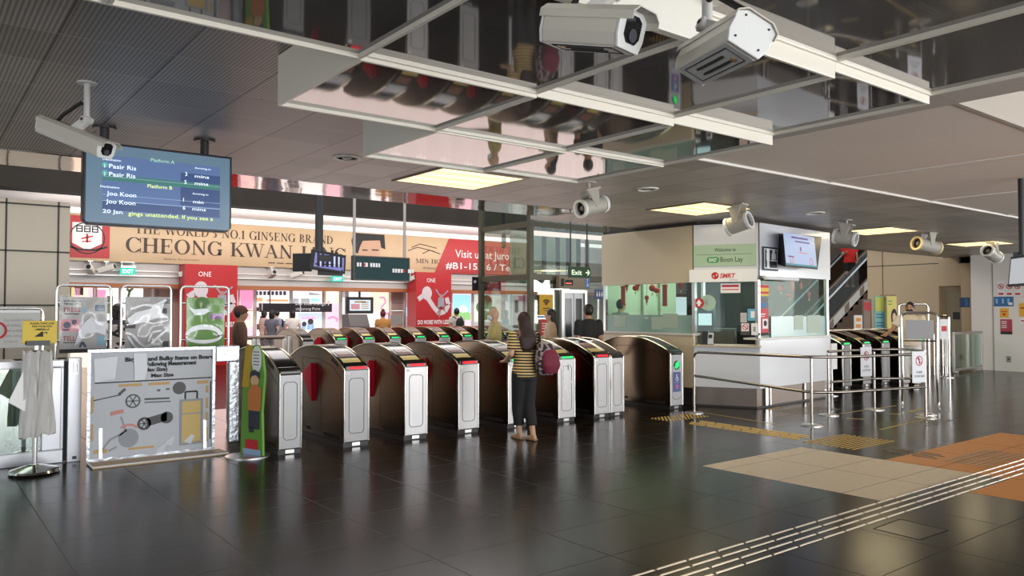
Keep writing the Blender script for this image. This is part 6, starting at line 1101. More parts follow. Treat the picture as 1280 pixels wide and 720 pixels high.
# ================================================================== right wall notices
XW = 22.95
def wallsign(px0, py0, px1, py1, label, m, name='wall_notice', x=XW, extra=None, grp=None):
    a, b = atX(px0, py0, x), atX(px1, py1, x); t = thing(name, label, 'notice' if 'notice' in name else 'sign', (x, (a.y + b.y) / 2, b.z), grp); F = Face((x, a.y, b.z), (0, -1, 0), (0, 0, 1)); w_, h_ = a.y - b.y, a.z - b.z
    mb = MB(); F.rect(mb, 0, 0, w_, h_, 0, .012); mb.build('sheet', m, t)
    if extra:
        for nm, mm, fn in extra: mb = MB(); fn(F, mb, w_, h_); mb.build(nm, mm, t)
for i, px in enumerate((1246.5, 1257, 1267.5)):
    wallsign(px, 351, px + 9.5, 370, f'{("left", "middle", "right")[i]} of three red prohibition signs on the white column wall', white, 'prohibition_sign', extra=[('red_ring', red, lambda F, mb, w, h: (F.ring(mb, w / 2, h * .62, w * .42, w * .3, .012, .015), F.line(mb, [(w * .25, h * .75), (w * .75, h * .5)], w * .1, .012, .015), F.rect(mb, w * .15, h * .08, w * .85, h * .2, .012, .015))), ('pictogram', ink, lambda F, mb, w, h: F.disc(mb, w / 2, h * .62, w * .14, .012, .014))], grp='red prohibition signs')
wallsign(1242.5, 371, 1267, 383, 'wide blue photo notice on the white column wall', mat('deep blue notice', (.03, .14, .36), .4), extra=[('pale_shapes', skyb, lambda F, mb, w, h: [F.rect(mb, w * q, h * .3, w * (q + .1), h * .8, .012, .015) for q in (.1, .42, .7)]), ('white_print', inkw, lambda F, mb, w, h: F.rect(mb, w * .75, h * .15, w * .95, h * .4, .015, .017))])
wallsign(1250, 385.5, 1261, 397, 'orange yellow square notice below the blue one', mat('amber notice', (.75, .42, .04), .5), extra=[('print', red, lambda F, mb, w, h: (F.rect(mb, w * .15, h * .6, w * .85, h * .7, .012, .014), F.disc(mb, w * .5, h * .35, w * .18, .012, .014)))])
wallsign(1250.5, 399, 1265.5, 418, 'dark red notice with pale lines on the white column wall', mat('dark red notice', (.4, .05, .08), .5), extra=[('pale_lines', inkw, lambda F, mb, w, h: [F.rect(mb, w * .1, h * q, w * .55, h * (q + .05), .012, .014) for q in (.82, .7, .55, .42)]), ('dark_foot', ink, lambda F, mb, w, h: F.rect(mb, 0, 0, w, h * .18, .012, .014))])
wallsign(1274, 379, 1284, 396, 'orange notice cut by the right edge', mat('amber notice', (.75, .42, .04), .5), extra=[('print', red, lambda F, mb, w, h: F.rect(mb, w * .15, h * .6, w * .85, h * .7, .012, .014))])
wallsign(1275, 397, 1284, 405, 'small white notice cut by the right edge', white, extra=[('print', red, lambda F, mb, w, h: F.rect(mb, w * .15, h * .4, w * .7, h * .6, .012, .014))])
wallsign(1199.5, 372, 1212, 384, 'small dark blue notice on the tan pilaster', mat('navy notice', (.03, .06, .16), .4), x=23.3, extra=[('print', blue, lambda F, mb, w, h: F.rect(mb, w * .55, h * .1, w * .9, h * .9, .012, .014))])
wallsign(1258, 445, 1264, 453, 'grey wall socket low on the white column wall', mat('grey socket', (.3, .3, .3), .4), 'wall_socket_sign' if 0 else 'socket', extra=[('holes', ink, lambda F, mb, w, h: F.disc(mb, w * .5, h * .5, w * .2, .012, .014))])
# glass gates and steel posts at the far right
t = thing('glass_barrier', 'low glass barrier with steel frame by the white column', 'barrier', (21.9, 8.85, 0)); F = faceY(0, 8.85, 0); x0, x1 = atZ(1197, 467).x, 22.8; x0 = 21.05
mb = MB(); F.frame(mb, x0, .05, x1, 1.05, .07, -.03, .03); F.rect(mb, (x0 + x1) / 2 - .04, .1, (x0 + x1) / 2 + .04, 1.0, -.03, .03); F.rect(mb, x0 + .1, 0, x0 + .2, .06, -.06, .06); F.rect(mb, x1 - .2, 0, x1 - .1, .06, -.06, .06); mb.build('frame', steel, t, bevel=.01); mb = MB(); F.rect(mb, x0 + .06, .1, x1 - .06, 1.0, -.006, .006); mb.build('glass_pane', glf, t)
t = thing('post_rail', 'short rail of close steel posts beside the glass barrier', 'railing', (20.4, 8.95, 0))
for k in range(7): mb = MB(); mb.cyl((19.5 + k * .24, 8.95, 0), (19.5 + k * .24, 8.95, 1.02), .024); mb.build('post', steel, t, smooth=40)
mb = MB(); mb.cyl((19.4, 8.95, 1.03), (21.0, 8.95, 1.03), .028); mb.build('top_rail', steel, t, smooth=40)
bx_, by_ = 19.3, 8.55; t = thing('umbrella_bag_stand', 'slim stand with a white hanging umbrella bag right of the grey notice', 'bag stand', (bx_, by_, 0))
p = atZ(1182, 466); bx_, by_ = p.x * .93, p.y * .93; t.location = (bx_, by_, 0); ORG[t.name] = Vector((bx_, by_, 0))
mb = MB(); mb.lathe((bx_, by_, 0), [(.2, 0), (.2, .015), (.03, .04)], 20); mb.cyl((bx_, by_, .03), (bx_, by_, 1.3), .02); mb.build('pole', steel, t, smooth=40); bag_stack('bag_bundle', bx_ - .03, by_ - .05, 1.12, .28, .1, .13, .05, t, m=mat('white plastic bag', (.75, .75, .74), .3), seed=8)
# other display boards beyond the right-hand gates
def atC(px, py, c): return atD(px, py, c)
def slim_board(px0, px1, pyt, c, label, m, extra, nm='display_board'):
    a, b = atD(px0, pyt, c), atD(px1, pyt, c); F = face3((a.x, a.y, 0), (b.x, b.y, 0)); w_ = (Vector((b.x - a.x, b.y - a.y, 0))).length; t = thing(nm, label, 'display board', ((a.x + b.x) / 2, (a.y + b.y) / 2, 0)); mb = MB(); F.rect(mb, 0, .06, w_, a.z, -.05, 0); mb.build('board', m, t, bevel=.01); mb = MB(); F.rect(mb, .01, 0, w_ - .01, .06, -.14, .09); mb.build('foot', steel, t)
    for n_, mm, fn in extra: mb = MB(); fn(F, mb, w_, a.z); mb.build(n_, mm, t)
slim_board(1093, 1106, 370, 20.6, 'blue green display board standing left of the yellow one', mat('turquoise board', (.2, .5, .5), .4), [('yellow_head', mat('lime yellow print', (.6, .65, .12), .5), lambda F, mb, w, h: F.rect(mb, .02, h - .4, w - .02, h - .03, 0, .005)), ('print', blue, lambda F, mb, w, h: [F.rect(mb, .04, h - q, w * .8, h - q + .03, .0, .006) for q in (.5, .58, .72, .8)])])
slim_board(1108.5, 1121, 370, 20.4, 'yellow display board with a black-haired figure print', mat('yellow board', (.7, .6, .15), .4), [('figure_hair', ink, lambda F, mb, w, h: F.disc(mb, w * .7, h - .55, w * .3, 0, .006, ry=.22)), ('figure_face', mat('printed pale skin', (.75, .5, .4), .5), lambda F, mb, w, h: F.disc(mb, w * .7, h - .56, w * .17, .006, .009, ry=.12)), ('figure_dress', red, lambda F, mb, w, h: F.poly(mb, [(w * .55, h - .75), (w * .85, h - .75), (w * .95, h - 1.0), (w * .5, h - 1.0)], 0, .006)), ('lines', green, lambda F, mb, w, h: [F.rect(mb, .03, h - q, w * .5, h - q + .03, 0, .006) for q in (.15, .23)])])
slim_board(1078.5, 1089, 374, 20.5, 'red-topped notice in a dark frame left of the turquoise board', mat('brown grey board', (.25, .18, .14), .5), [('red_print', red, lambda F, mb, w, h: F.rect(mb, .04, h - .3, w - .02, h - .08, 0, .006)), ('edge', mat('dark edge', (.05, .04, .04), .4), lambda F, mb, w, h: F.frame(mb, 0, .1, w, h, .02, 0, .01))])
slim_board(1068, 1078, 394, 20, 'small white and orange notice board by the dark escalator side', paper, [('orange_print', orange, lambda F, mb, w, h: [F.rect(mb, .04, h - q, w - .04, h - q + .09, 0, .006) for q in (.16, .32)])])
a, b = atD(1104, 368, 20.9), atD(1115, 373, 20.9); t = thing('cardboard_box', 'flat brown box on top of the display boards', 'box', (a.x, a.y, 0)); F = face3((a.x, a.y, 0), (b.x, b.y, 0)); mb = MB(); F.rect(mb, 0, 1.92, .34, 2.02, -.2, .0); mb.build('carton', mat('brown cardboard', (.33, .22, .12), .7), t, bevel=.005); mb = MB(); F.rect(mb, .1, 0, .24, 1.92, -.16, -.04); mb.build('stand', mat('grey stand', (.3, .28, .26), .5), t)
# second loop stand behind the seated-height notice
p0, p1 = atD(1123, 380, 17), atD(1160, 380, 17); F = face3((p0.x, p0.y, 0), (p1.x, p1.y, 0)); w_ = (Vector((p1.x - p0.x, p1.y - p0.y, 0))).length; z_ = p0.z
t = thing('poster_stand', 'empty-looking loop stand with a green sheet behind the masked person', 'poster stand', ((p0.x + p1.x) / 2, (p0.y + p1.y) / 2, 0)); mb = MB(); mb.tube(bend([F.p(0, 0, 0), F.p(0, z_, 0), F.p(w_, z_, 0), F.p(w_, 0, 0)], .1), .02, 10); mb.build('loop_frame', chrome, t, smooth=40); mb = MB(); F.rect(mb, .05, .9, w_ * .5, z_ - .25, -.01, .01); mb.build('green_sheet', mat('lime sheet', (.3, .5, .08), .5), t)
p0, p1 = atD(1173, 395, 15), atD(1186, 400, 15); F = face3((p0.x, p0.y, 0), (p1.x, p1.y, 0)); w_ = (Vector((p1.x - p0.x, p1.y - p0.y, 0))).length
t = thing('poster_stand', 'narrow loop stand with a red and white notice right of the grey board', 'poster stand', ((p0.x + p1.x) / 2, (p0.y + p1.y) / 2, 0)); mb = MB(); mb.tube(bend([F.p(0, 0, 0), F.p(0, p0.z, 0), F.p(w_, p0.z, 0), F.p(w_, 0, 0)], .05), .018, 8); mb.build('loop_frame', chrome, t, smooth=40); mb = MB(); F.rect(mb, .02, 1.05, w_ - .02, p0.z - .06, -.01, .01); bd = mb.build('notice', paper, t); mb = MB(); F.rect(mb, .05, 1.2, w_ - .05, 1.3, .01, .013); mb.build('red_print', red, bd)
t = thing('low_railing', 'brown topped low railing beyond the right-hand gates, under the escalator', 'railing', (19.5, 12.0, 0)); mb = MB(); mb.box(16.5, 11.97, 1.02, 22.5, 12.05, 1.1); mb.build('top_bar', mat('brown rail bar', (.25, .18, .15), .3, .5), t)
for k in range(11): mb = MB(); mb.cyl((16.6 + k * .57, 12.01, 0), (16.6 + k * .57, 12.01, 1.02), .02); mb.build('post', steel, t)
# ================================================================== escalator
ES = math.tan(math.radians(30)); ex = 23.83; ez = 1.94
def ehz(x): return ez + (x - ex) * ES
t = thing('escalator', 'escalator with white edged sides rising to the right behind the kiosk', 'escalator', (22.0, 14.6, 0)); xa, xb = 21.4, 30.5
for yy, nm in ((14.0, 'near'), (15.1, 'far')):
    mb = MB(); mb.loft([[Vector((x, yy - .04, ehz(x) + dz)) for x, dz in ((xa, -.04), (xb, -.04), (xb, .04), (xa, .04))], [Vector((x, yy + .04, ehz(x) + dz)) for x, dz in ((xa, -.04), (xb, -.04), (xb, .04), (xa, .04))]]); mb.build('handrail', black, t, bevel=.02)
    mb = MB(); mb.loft([[Vector((x, yy - .05, ehz(x) + dz)) for x, dz in ((xa, -.12), (xb, -.12), (xb, -.05), (xa, -.05))], [Vector((x, yy + .05, ehz(x) + dz)) for x, dz in ((xa, -.12), (xb, -.12), (xb, -.05), (xa, -.05))]]); mb.build('rail_edge', white, t)
    mb = MB(); mb.loft([[Vector((x, yy - .015, ehz(x) + dz)) for x, dz in ((xa, -.85), (xb, -.85), (xb, -.12), (xa, -.12))], [Vector((x, yy + .015, ehz(x) + dz)) for x, dz in ((xa, -.85), (xb, -.85), (xb, -.12), (xa, -.12))]]); mb.build('balustrade', glass_mat('smoked balustrade glass', (.55, .48, .42), .04), t)
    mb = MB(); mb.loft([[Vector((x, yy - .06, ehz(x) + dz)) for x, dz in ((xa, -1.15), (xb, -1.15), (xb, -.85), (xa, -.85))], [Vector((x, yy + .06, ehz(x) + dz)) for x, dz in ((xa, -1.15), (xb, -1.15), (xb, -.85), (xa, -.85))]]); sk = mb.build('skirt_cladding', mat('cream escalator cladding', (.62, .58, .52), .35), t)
    mb = MB()
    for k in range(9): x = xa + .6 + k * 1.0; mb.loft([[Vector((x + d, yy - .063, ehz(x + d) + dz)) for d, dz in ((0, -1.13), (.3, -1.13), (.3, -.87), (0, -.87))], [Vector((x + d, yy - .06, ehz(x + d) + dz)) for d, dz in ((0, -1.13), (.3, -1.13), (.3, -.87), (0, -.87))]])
    mb.build('cladding_insert_panel', mat('brown cladding insert', (.2, .15, .1), .4), sk)  # brown panels set at intervals along the cladding
for k in range(26):
    x = xa + .1 + k * .35; z = ehz(x) - 1.0; mb = MB(); mb.box(x, 14.06, z - .22, x + .4, 15.04, z); mb.build('step', mat('dark ribbed step', (.06, .06, .06), .5, .4), t)
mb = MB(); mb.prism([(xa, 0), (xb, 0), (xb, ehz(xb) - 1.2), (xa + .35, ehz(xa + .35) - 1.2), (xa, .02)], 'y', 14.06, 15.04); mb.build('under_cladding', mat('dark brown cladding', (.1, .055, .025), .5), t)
# ================================================================== tactile paving and floor marks
tbar = mat('steel tactile bar', (.62, .55, .46), .28, 1); tgold = mat('yellow tactile', (.62, .42, .12), .4, .2); tdark = mat('grey tactile', (.3, .27, .22), .35, .7)
def strip(label, x0, y0, x1, y1, axis, nl, m, pitch=.3, bl=.27, bw=.022, name='tactile_guide_strip'):
    t = thing(name, label, 'tactile paving', ((x0 + x1) / 2, (y0 + y1) / 2, 0), 'tactile guide strips'); proto = None
    n = int(((x1 - x0) if axis == 'x' else (y1 - y0)) / pitch)
    for l in range(nl):
        f = l / max(1, nl - 1)
        for k in range(n):
            cxy = (x0 + (k + .5 + .25 * (l % 2)) * pitch, y0 + (y1 - y0) * f) if axis == 'x' else (x0 + (x1 - x0) * f, y0 + (k + .5 + .25 * (l % 2)) * pitch)
            if proto is None:
                mb = MB(); h, q = bl / 2, bw / 2; mb.loft([[Vector((-h, -q, .0005)), Vector((h, -q, .0005)), Vector((h, q, .0005)), Vector((-h, q, .0005))], [Vector((-h + .012, -q * .6, .007)), Vector((h - .012, -q * .6, .007)), Vector((h - .012, q * .6, .007)), Vector((-h + .012, q * .6, .007))]])
                proto = mb.build('guide_bar', m, t, True); o = proto
            else: o = proto.copy(); COL.objects.link(o)
            o.location = Vector((cxy[0], cxy[1], 0)) - t.location
            if axis == 'y': o.rotation_euler = (0, 0, PI / 2)
def studs(label, x0, y0, x1, y1, m, p=.065, diag=0, name='tactile_warning_patch', r=.017):
    t = thing(name, label, 'tactile paving', ((x0 + x1) / 2, (y0 + y1) / 2, 0), 'tactile warning patches'); mb = MB(); nx, ny = int((x1 - x0) / p), int((y1 - y0) / p)
    for i in range(nx):
        for j in range(ny):
            x, y = x0 + (i + .5) * p, y0 + (j + .5) * p; mb.lathe((x, y, .0005), [(r, 0), (r * .8, .005), (r * .3, .006)], 8)
    o = mb.build('stud_field', m, t, smooth=50); o['kind'] = 'stuff'
strip('steel tactile guide strip of four lines running along the front right floor', 3.0, 3.03, 9.9, 3.3, 'x', 4, tbar, .3, .287, .017)
studs('steel studded tactile patch at the right edge on the orange floor', 8.72, 3.36, 9.9, 3.84, tbar, .075, r=.022)
strip('grey tactile guide strip crossing the orange floor towards the kiosk', 8.8, 3.86, 9.08, 4.66, 'y', 4, tdark)
studs('brown studded tactile patch where the guide strips turn, before the beige floor', 8.62, 4.7, 9.66, 5.45, tgold, .07, r=.021)
strip('yellow tactile guide strip leading from the wide gate along the kiosk', 8.78, 5.5, 9.1, 7.5, 'y', 4, tgold, .29, .27, .04)
studs('yellow studded tactile patch in front of the wide gate', 8.72, 7.52, 9.66, 7.95, tgold, .07)
studs('grey studded tactile patch at the kiosk front corner', 10.9, 6.75, 12.1, 7.35, tdark, .08)
studs('grey studded tactile patch under the inner crowd rail', 11.2, 5.05, 12.2, 5.5, tdark, .08)
def tape(label, pts, w_, m=None):
    ps = [atZ(*p) for p in pts]; t = thing('floor_tape', label, 'floor tape', ((ps[0].x + ps[-1].x) / 2, (ps[0].y + ps[-1].y) / 2, 0), 'yellow floor tapes'); mb = MB(); f = Face((0, 0, 0), (1, 0, 0), (0, 1, 0)); f.line(mb, [(p.x, p.y) for p in ps], w_, .0004, .0015); mb.build('strip', m or mat('worn yellow tape', (.45, .32, .08), .5), t)
tape('long yellow tape line along the kiosk base', [(880, 516), (975, 531)], .03); tape('yellow tape line running to the right rail base', [(1100, 537), (1165, 522)], .04); tape('short yellow tape left of the rail post, by the studded patch', [(960, 512), (975, 509)], .08)
tape('short yellow tape dash between the rail posts', [(1058, 523), (1080, 524)], .06); tape('short yellow tape dash under the lean sign', [(1112, 517), (1126, 518)], .06); tape('yellow tape line behind the inner rail posts', [(1050, 517), (1120, 507)], .035); tape('short yellow tape dash beside the notice stand foot', [(1136, 515), (1152, 511)], .06)
# floor hatch outline in the front right
f = Face((0, 0, 0), (1, 0, 0), (0, 1, 0)); ps = [atZ(*p) for p in ((1092, 661), (1125, 649), (1185, 663), (1150, 675))]; t = thing('floor_hatch', 'square hatch outline in the dark floor below the tactile strip', 'floor hatch', (ps[0] + ps[2]) / 2)
mb = MB(); f.line(mb, [(p.x, p.y) for p in ps + ps[:1]], .012, .0004, .0012); mb.build('outline', mat('dark hatch gap', (.004, .004, .004), .8), t); mb = MB(); q = [(p * .985 + (sum(ps, Vector()) / 4) * .015) for p in ps]; f.poly(mb, [(p.x, p.y) for p in q], .0003, .0009); mb.build('lid', mat('dark hatch lid', (.02, .015, .011), .2), t)
# ================================================================== people
def remesh(mb, voxel, smooth_it=4):
    me = mb.mesh('tmp', [paper]); o = bpy.data.objects.new('tmp', me); COL.objects.link(o); md = o.modifiers.new('r', 'REMESH'); md.mode = 'VOXEL'; md.voxel_size = voxel
    s = o.modifiers.new('s', 'SMOOTH'); s.factor = .5; s.iterations = smooth_it
    dg = bpy.context.evaluated_depsgraph_get(); out = bpy.data.meshes.new_from_object(o.evaluated_get(dg)); bpy.data.objects.remove(o); bpy.data.meshes.remove(me)
    out.materials.clear(); out.shade_smooth(); return out
def mesh_obj(name, me, m, parent):
    me.name = name; me.materials.append(m); o = bpy.data.objects.new(name, me); COL.objects.link(o); o.parent = parent; ORG[o.name] = Vector((0, 0, 0)); return o
def limb(mb, pts, rs):
    for (p, q), (a, b) in zip(zip(pts, pts[1:]), zip(rs, rs[1:])):
        mb.cyl(p, q, a, b, 12); mb.ball(p, a, nu=10, nv=6)
    mb.ball(pts[-1], rs[-1], nu=10, nv=6)
def rings(mb, spec, n=20, yaw=0):
    mb.loft([[Vector((cx + rx * math.cos(2 * PI * k / n), cy + ry * math.sin(2 * PI * k / n), z)) for k in range(n)] for cx, cy, z, rx, ry in spec])
skin_l = mat('light brown skin', (.52, .32, .21), .5); skin_d = mat('tan skin', (.38, .2, .12), .5); hair_b = mat('dark hair', (.018, .012, .01), .45); hair_br = mat('dark brown hair', (.02, .007, .005), .6)
SH = dict(sho=.19, hip=.09)
def person(label, loc, head_dir, h=1.68, shirt=None, pants=None, skin=None, hair=None, arms=None, legs=None, lean=0, sleeve=.55, pant_len=.95, skirt=False, female=False, hair_kind='short', vox=.018, loose=.012, shoes=None, mask=False, cap=None, name='person', face=True, headturn=0, seated=False):
    """local frame: faces +y, x to the person's right; joints in metres for a height of h"""
    skin = skin or skin_l; k = h / 1.7; t = thing(name, label, 'person', loc, None, math.atan2(head_dir[1], head_dir[0]) - PI / 2)
    V = lambda x, y, z: Vector((x * k, y * k, z * k)); wS = .17 if female else .195; wH = .085; hz = .9
    L = lambda z: lean * max(0, z - .9)
    arms = arms or {}; legs = legs or {}
    aR = arms.get('R', ((.235, -.02, 1.12), (.24, .04, .87))); aL = arms.get('L', ((-.235, -.02, 1.12), (-.24, .04, .87)))
    lR = legs.get('R', ((.095, .02, .49), (.095, -.02, .08))); lL = legs.get('L', ((-.095, .02, .49), (-.095, -.02, .08)))
    sR, sL = (wS, L(1.4), 1.385), (-wS, L(1.4), 1.385); mb = MB()
    tor = [(0, L(.86), .84, .13, .095), (0, L(.92), .92, .165, .115), (0, L(1.02), 1.04, .135 if female else .15, .095), (0, L(1.2), 1.2, .155 if female else .175, .11), (0, L(1.34), 1.34, .175 if female else .2, .105), (0, L(1.42), 1.42, .12, .08), (0, L(1.46), 1.47, .06, .058)]
    rings(mb, [(a * k, b * k, c * k, d * k, e * k) for a, b, c, d, e in tor])
    nk = V(0, L(1.5), 1.44); hc = V(0, L(1.6) + .02, 1.585); limb(mb, [nk, V(0, L(1.55) + .01, 1.54)], [.056 * k, .052 * k])
    R3 = Matrix.Rotation(headturn, 3, 'Z'); mb.ball(hc, .075 * k, .095 * k, .115 * k, R3, 18, 14); mb.ball(hc + R3 @ V(0, .02, -.045), .06 * k, .075 * k, .075 * k, R3)
    mb.ball(hc + R3 @ V(0, .1, -.015), .014 * k, .02 * k, .026 * k, R3)
    for s in (-1, 1): mb.ball(hc + R3 @ V(s * .077, -.005, -.01), .012 * k, .02 * k, .032 * k, R3)
    ar = []; 
    for s0, (e, w_) in ((sR, aR), (sL, aL)):
        ps = [V(*s0), V(*e), V(*w_)]; limb(mb, ps, [.052 * k, .041 * k, .028 * k]); ar.append(ps)
    lg = []
    for s, (kn, an) in ((1, lR), (-1, lL)):
        ps = [V(s * wH, 0, .88), V(*kn), V(*an)]; limb(mb, ps, [.088 * k, .058 * k, .038 * k]); mid = ps[1] * .62 + ps[2] * .38; mb.ball(mid - (ps[2] - ps[1]).normalized().cross(Vector((1, 0, 0))) * 0 + Vector((0, -.012 * k, 0)), .054 * k, .054 * k, .1 * k); lg.append(ps)
        # foot
        a = ps[2]; mb.loft([[Vector((a.x + x * k, a.y + y * k, max(.012, a.z - .08 * k) + z * k)) for x, z in ((-.032 * q, 0), (.032 * q, 0), (.028 * q, .07 * g), (-.028 * q, .07 * g))] for y, q, g in ((-.06, .8, .9), (.0, 1, 1), (.09, 1.15, .6), (.165, .8, .35))])
    me = remesh(mb, vox * k)
    # hands with five fingers joined to the wrists
    hb = MB()
    for sgn, (sh, e, w_) in ((1, ar[0]), (-1, ar[1])):
        d = (w_ - e).normalized(); sdv = d.cross(Vector((0, 0, 1))); sdv = sdv.normalized() if sdv.length > .2 else Vector((0, 1, 0)); pn = d.cross(sdv); tip = w_ + d * .09 * k
        hb.loft([[w_ - d * .01 + sdv * x * k + pn * y * k for x, y in ((-.022, -.016), (.022, -.016), (.022, .016), (-.022, .016))], [tip + sdv * x * k + pn * y * k for x, y in ((-.04, -.013), (.04, -.013), (.04, .013), (-.04, .013))]])
        for q, ln in ((-.032, .06), (-.011, .075), (.011, .08), (.032, .068)):
            b0 = tip + sdv * q * k; b1 = b0 + (d * .6 + pn * -.15) * ln * k; b2 = b1 + (d * .4 - pn * .35) * ln * k; hb.tube([b0 - d * .01, b1, b2], [.0095 * k, .0085 * k, .007 * k], 6)
        b0 = w_ + d * .03 * k + sdv * .025 * k * sgn; b1 = b0 + (d * .04 + sdv * sgn * .035) * k; hb.tube([b0, b1, b1 + (d * .03 + sdv * sgn * .004) * k], [.013 * k, .011 * k, .008 * k], 6)
    hm = hb.mesh('tmp', [paper]); b = bmesh.new(); b.from_mesh(me); b.from_mesh(hm); b.to_mesh(me); b.free(); bpy.data.meshes.remove(hm); me.materials.clear()
    me.shade_smooth(); body = mesh_obj('body', me, skin, t)
    # clothes as their own closed shells around the body
    if shirt:
        mb = MB(); lo = .86 if not skirt else .96; o = loose
        rings(mb, [(a * k, b * k, c * k, (d + o) * k, (e + o) * k) for a, b, c, d, e in ([(0, L(lo), lo - .02, .172 if not female else .165, .122)] + [q for q in tor if lo < q[2] < 1.45])] + [(0, L(1.45) * k, 1.462 * k, .075 * k, .07 * k)])
        for ps in ar:
            sl = min(sleeve, 1.0); e = ps[1] if sleeve >= 1 else ps[0].lerp(ps[1], sleeve); pts = [ps[0], e] if sleeve <= 1 else [ps[0], ps[1], ps[1].lerp(ps[2], min(1, sleeve - 1))]
            mb.ball(ps[0], (.058 + o) * k); 
            for p, q in zip(pts, pts[1:]): mb.cyl(p, q, (.055 + o) * k, (.05 + o) * k, 12); mb.ball(q, (.042 + o) * k) if q is not pts[-1] else None
        mesh_obj('shirt', remesh(mb, vox * k), shirt, t)
    if pants:
        mb = MB(); rings(mb, [(0, 0, .8 * k, .15 * k, .112 * k), (0, 0, .92 * k, (.165 + loose * .6) * k, (.118 + loose * .6) * k), (0, L(1.0) * k, 1.0 * k, .15 * k, .105 * k)])
        if skirt: rings(mb, [(0, 0, (1 - pant_len) * .85 * k, .23 * k, .2 * k), (0, 0, .6 * k, .2 * k, .16 * k), (0, 0, .95 * k, .15 * k, .11 * k)])
        else:
            for ps in lg:
                q = ps[0].lerp(ps[1], min(1, pant_len * 2)); mb.ball(ps[0], (.094 + loose * .5) * k); mb.cyl(ps[0], q, (.094 + loose * .5) * k, (.066 + loose) * k, 14)
                if pant_len > .5: mb.ball(ps[1], (.066 + loose) * k); mb.cyl(ps[1], ps[1].lerp(ps[2], pant_len * 2 - 1), (.066 + loose) * k, (.052 + loose * 1.2) * k, 14)
        mesh_obj('skirt' if skirt else 'trousers', remesh(mb, vox * k), pants, t)
    # shoes
    for ps in lg:
        a = ps[2]; z0 = max(.0, a.z - .08 * k); mb = MB(); g = 1.0 if shoes else .25
        mb.loft([[Vector((a.x + x * k, a.y + y * k, z0 + z * k)) for x, z in ((-.04 * q, 0), (.04 * q, 0), (.035 * q, .075 * gg * g + .01), (-.035 * q, .075 * gg * g + .01))] for y, q, gg in ((-.075, .8, 1), (.0, 1, 1.15), (.09, 1.15, .8), (.185, .75, .5))]); mb.build('shoe', shoes or mat('tan sandal', (.3, .18, .1), .5), t, True, bevel=.008 * k)
    # face
    if face:
        mb = MB()
        for s in (-1, 1): mb.ball(hc + R3 @ V(s * .03, .087, .012), .012 * k, .006 * k, .006 * k, R3)
        mb.build('eyes', mat('dark eyes', (.02, .015, .012), .2), t, True); mb = MB()
        for s in (-1, 1): mb.obox(hc + R3 @ V(s * .03, .09, .03), .03 * k, .006 * k, .006 * k, R3)
        mb.build('eyebrows', hair_b, t, True)
        if not mask: mb = MB(); mb.ball(hc + R3 @ V(0, .09, -.055), .024 * k, .006 * k, .007 * k, R3); mb.build('lips', mat('lip red brown', (.35, .12, .1), .5), t, True)
    if mask:
        mb = MB(); mb.ball(hc + R3 @ V(0, .045, -.045), .066 * k, .068 * k, .058 * k, R3); mb.build('face_mask', mask if not isinstance(mask, bool) else mat('pale blue mask', (.55, .65, .7), .6), t, True, smooth=60)
    # hair
    hr = hair or hair_b
    if hair_kind != 'bald':
        mb = MB(); mb.ball(hc + R3 @ V(0, -.018, .022), .087 * k, .1 * k, .112 * k, R3, 18, 12)
        if hair_kind == 'bun': mb.ball(hc + R3 @ V(0, -.06, .12), .05 * k)
        if hair_kind == 'bob': rings(mb, [(hc.x, hc.y - .04 * k, hc.z - .16 * k, .07 * k, .05 * k), (hc.x, hc.y - .03 * k, hc.z - .03 * k, .092 * k, .075 * k), (hc.x, hc.y - .02 * k, hc.z + .07 * k, .07 * k, .07 * k)])
        if hair_kind == 'long': rings(mb, [(hc.x - .01, hc.y - .11 * k, hc.z - .43 * k, .06 * k, .02 * k), (hc.x - .005, hc.y - .125 * k, hc.z - .36 * k, .115 * k, .04 * k), (hc.x, hc.y - .11 * k, hc.z - .22 * k, .14 * k, .055 * k), (hc.x, hc.y - .055 * k, hc.z - .08 * k, .098 * k, .07 * k), (hc.x, hc.y - .02 * k, hc.z + .06 * k, .08 * k, .08 * k)])
        mesh_obj('hair', remesh(mb, .012 * k, 3), hr, t)
    if cap: mb = MB(); mb.ball(hc + R3 @ V(0, -.01, .05), .093 * k, .108 * k, .09 * k, R3); mb.obox(hc + R3 @ V(0, .13, .05), .12 * k, .1 * k, .014 * k, R3); mesh_obj('cap', remesh(mb, .014 * k, 2), cap, t)
    t['_k'] = k
    del t['_k']
    return t, k
def stripe_mat():
    m = mat('yellow and black striped knit', (.6, .42, .15), .7); g = NT(m); tc = g.n('TexCoord'); sp = g.n('SeparateXYZ'); g.l(tc.outputs['Object'], sp.inputs[0]); s = g.math('SINE', g.math('ADD', g.mul(sp.outputs[2], 2 * PI / .036), g.mul(sp.outputs[0], 6)))
    g.l(g.mix(g.math('GREATER_THAN', s, .0), (.66, .47, .19), (.012, .01, .012)), g.b.inputs['Base Color']); return m
def print_mat(name, a, b, sc):
    m = mat(name, a, .7); g = NT(m); tc = g.n('TexCoord'); v = g.n('TexVoronoi'); v.inputs['Scale'].default_value = sc; g.l(tc.outputs['Object'], v.inputs['Vector']); sp = g.n('SeparateXYZ'); g.l(v.outputs['Color'], sp.inputs[0]); g.l(g.mix(g.math('GREATER_THAN', sp.outputs[0], .55), a, b), g.b.inputs['Base Color']); return m
def cloth(n, c): return mat(n, c, .8, noise=.12, nscale=12)
blackc = cloth('black cloth', (.012, .012, .014))
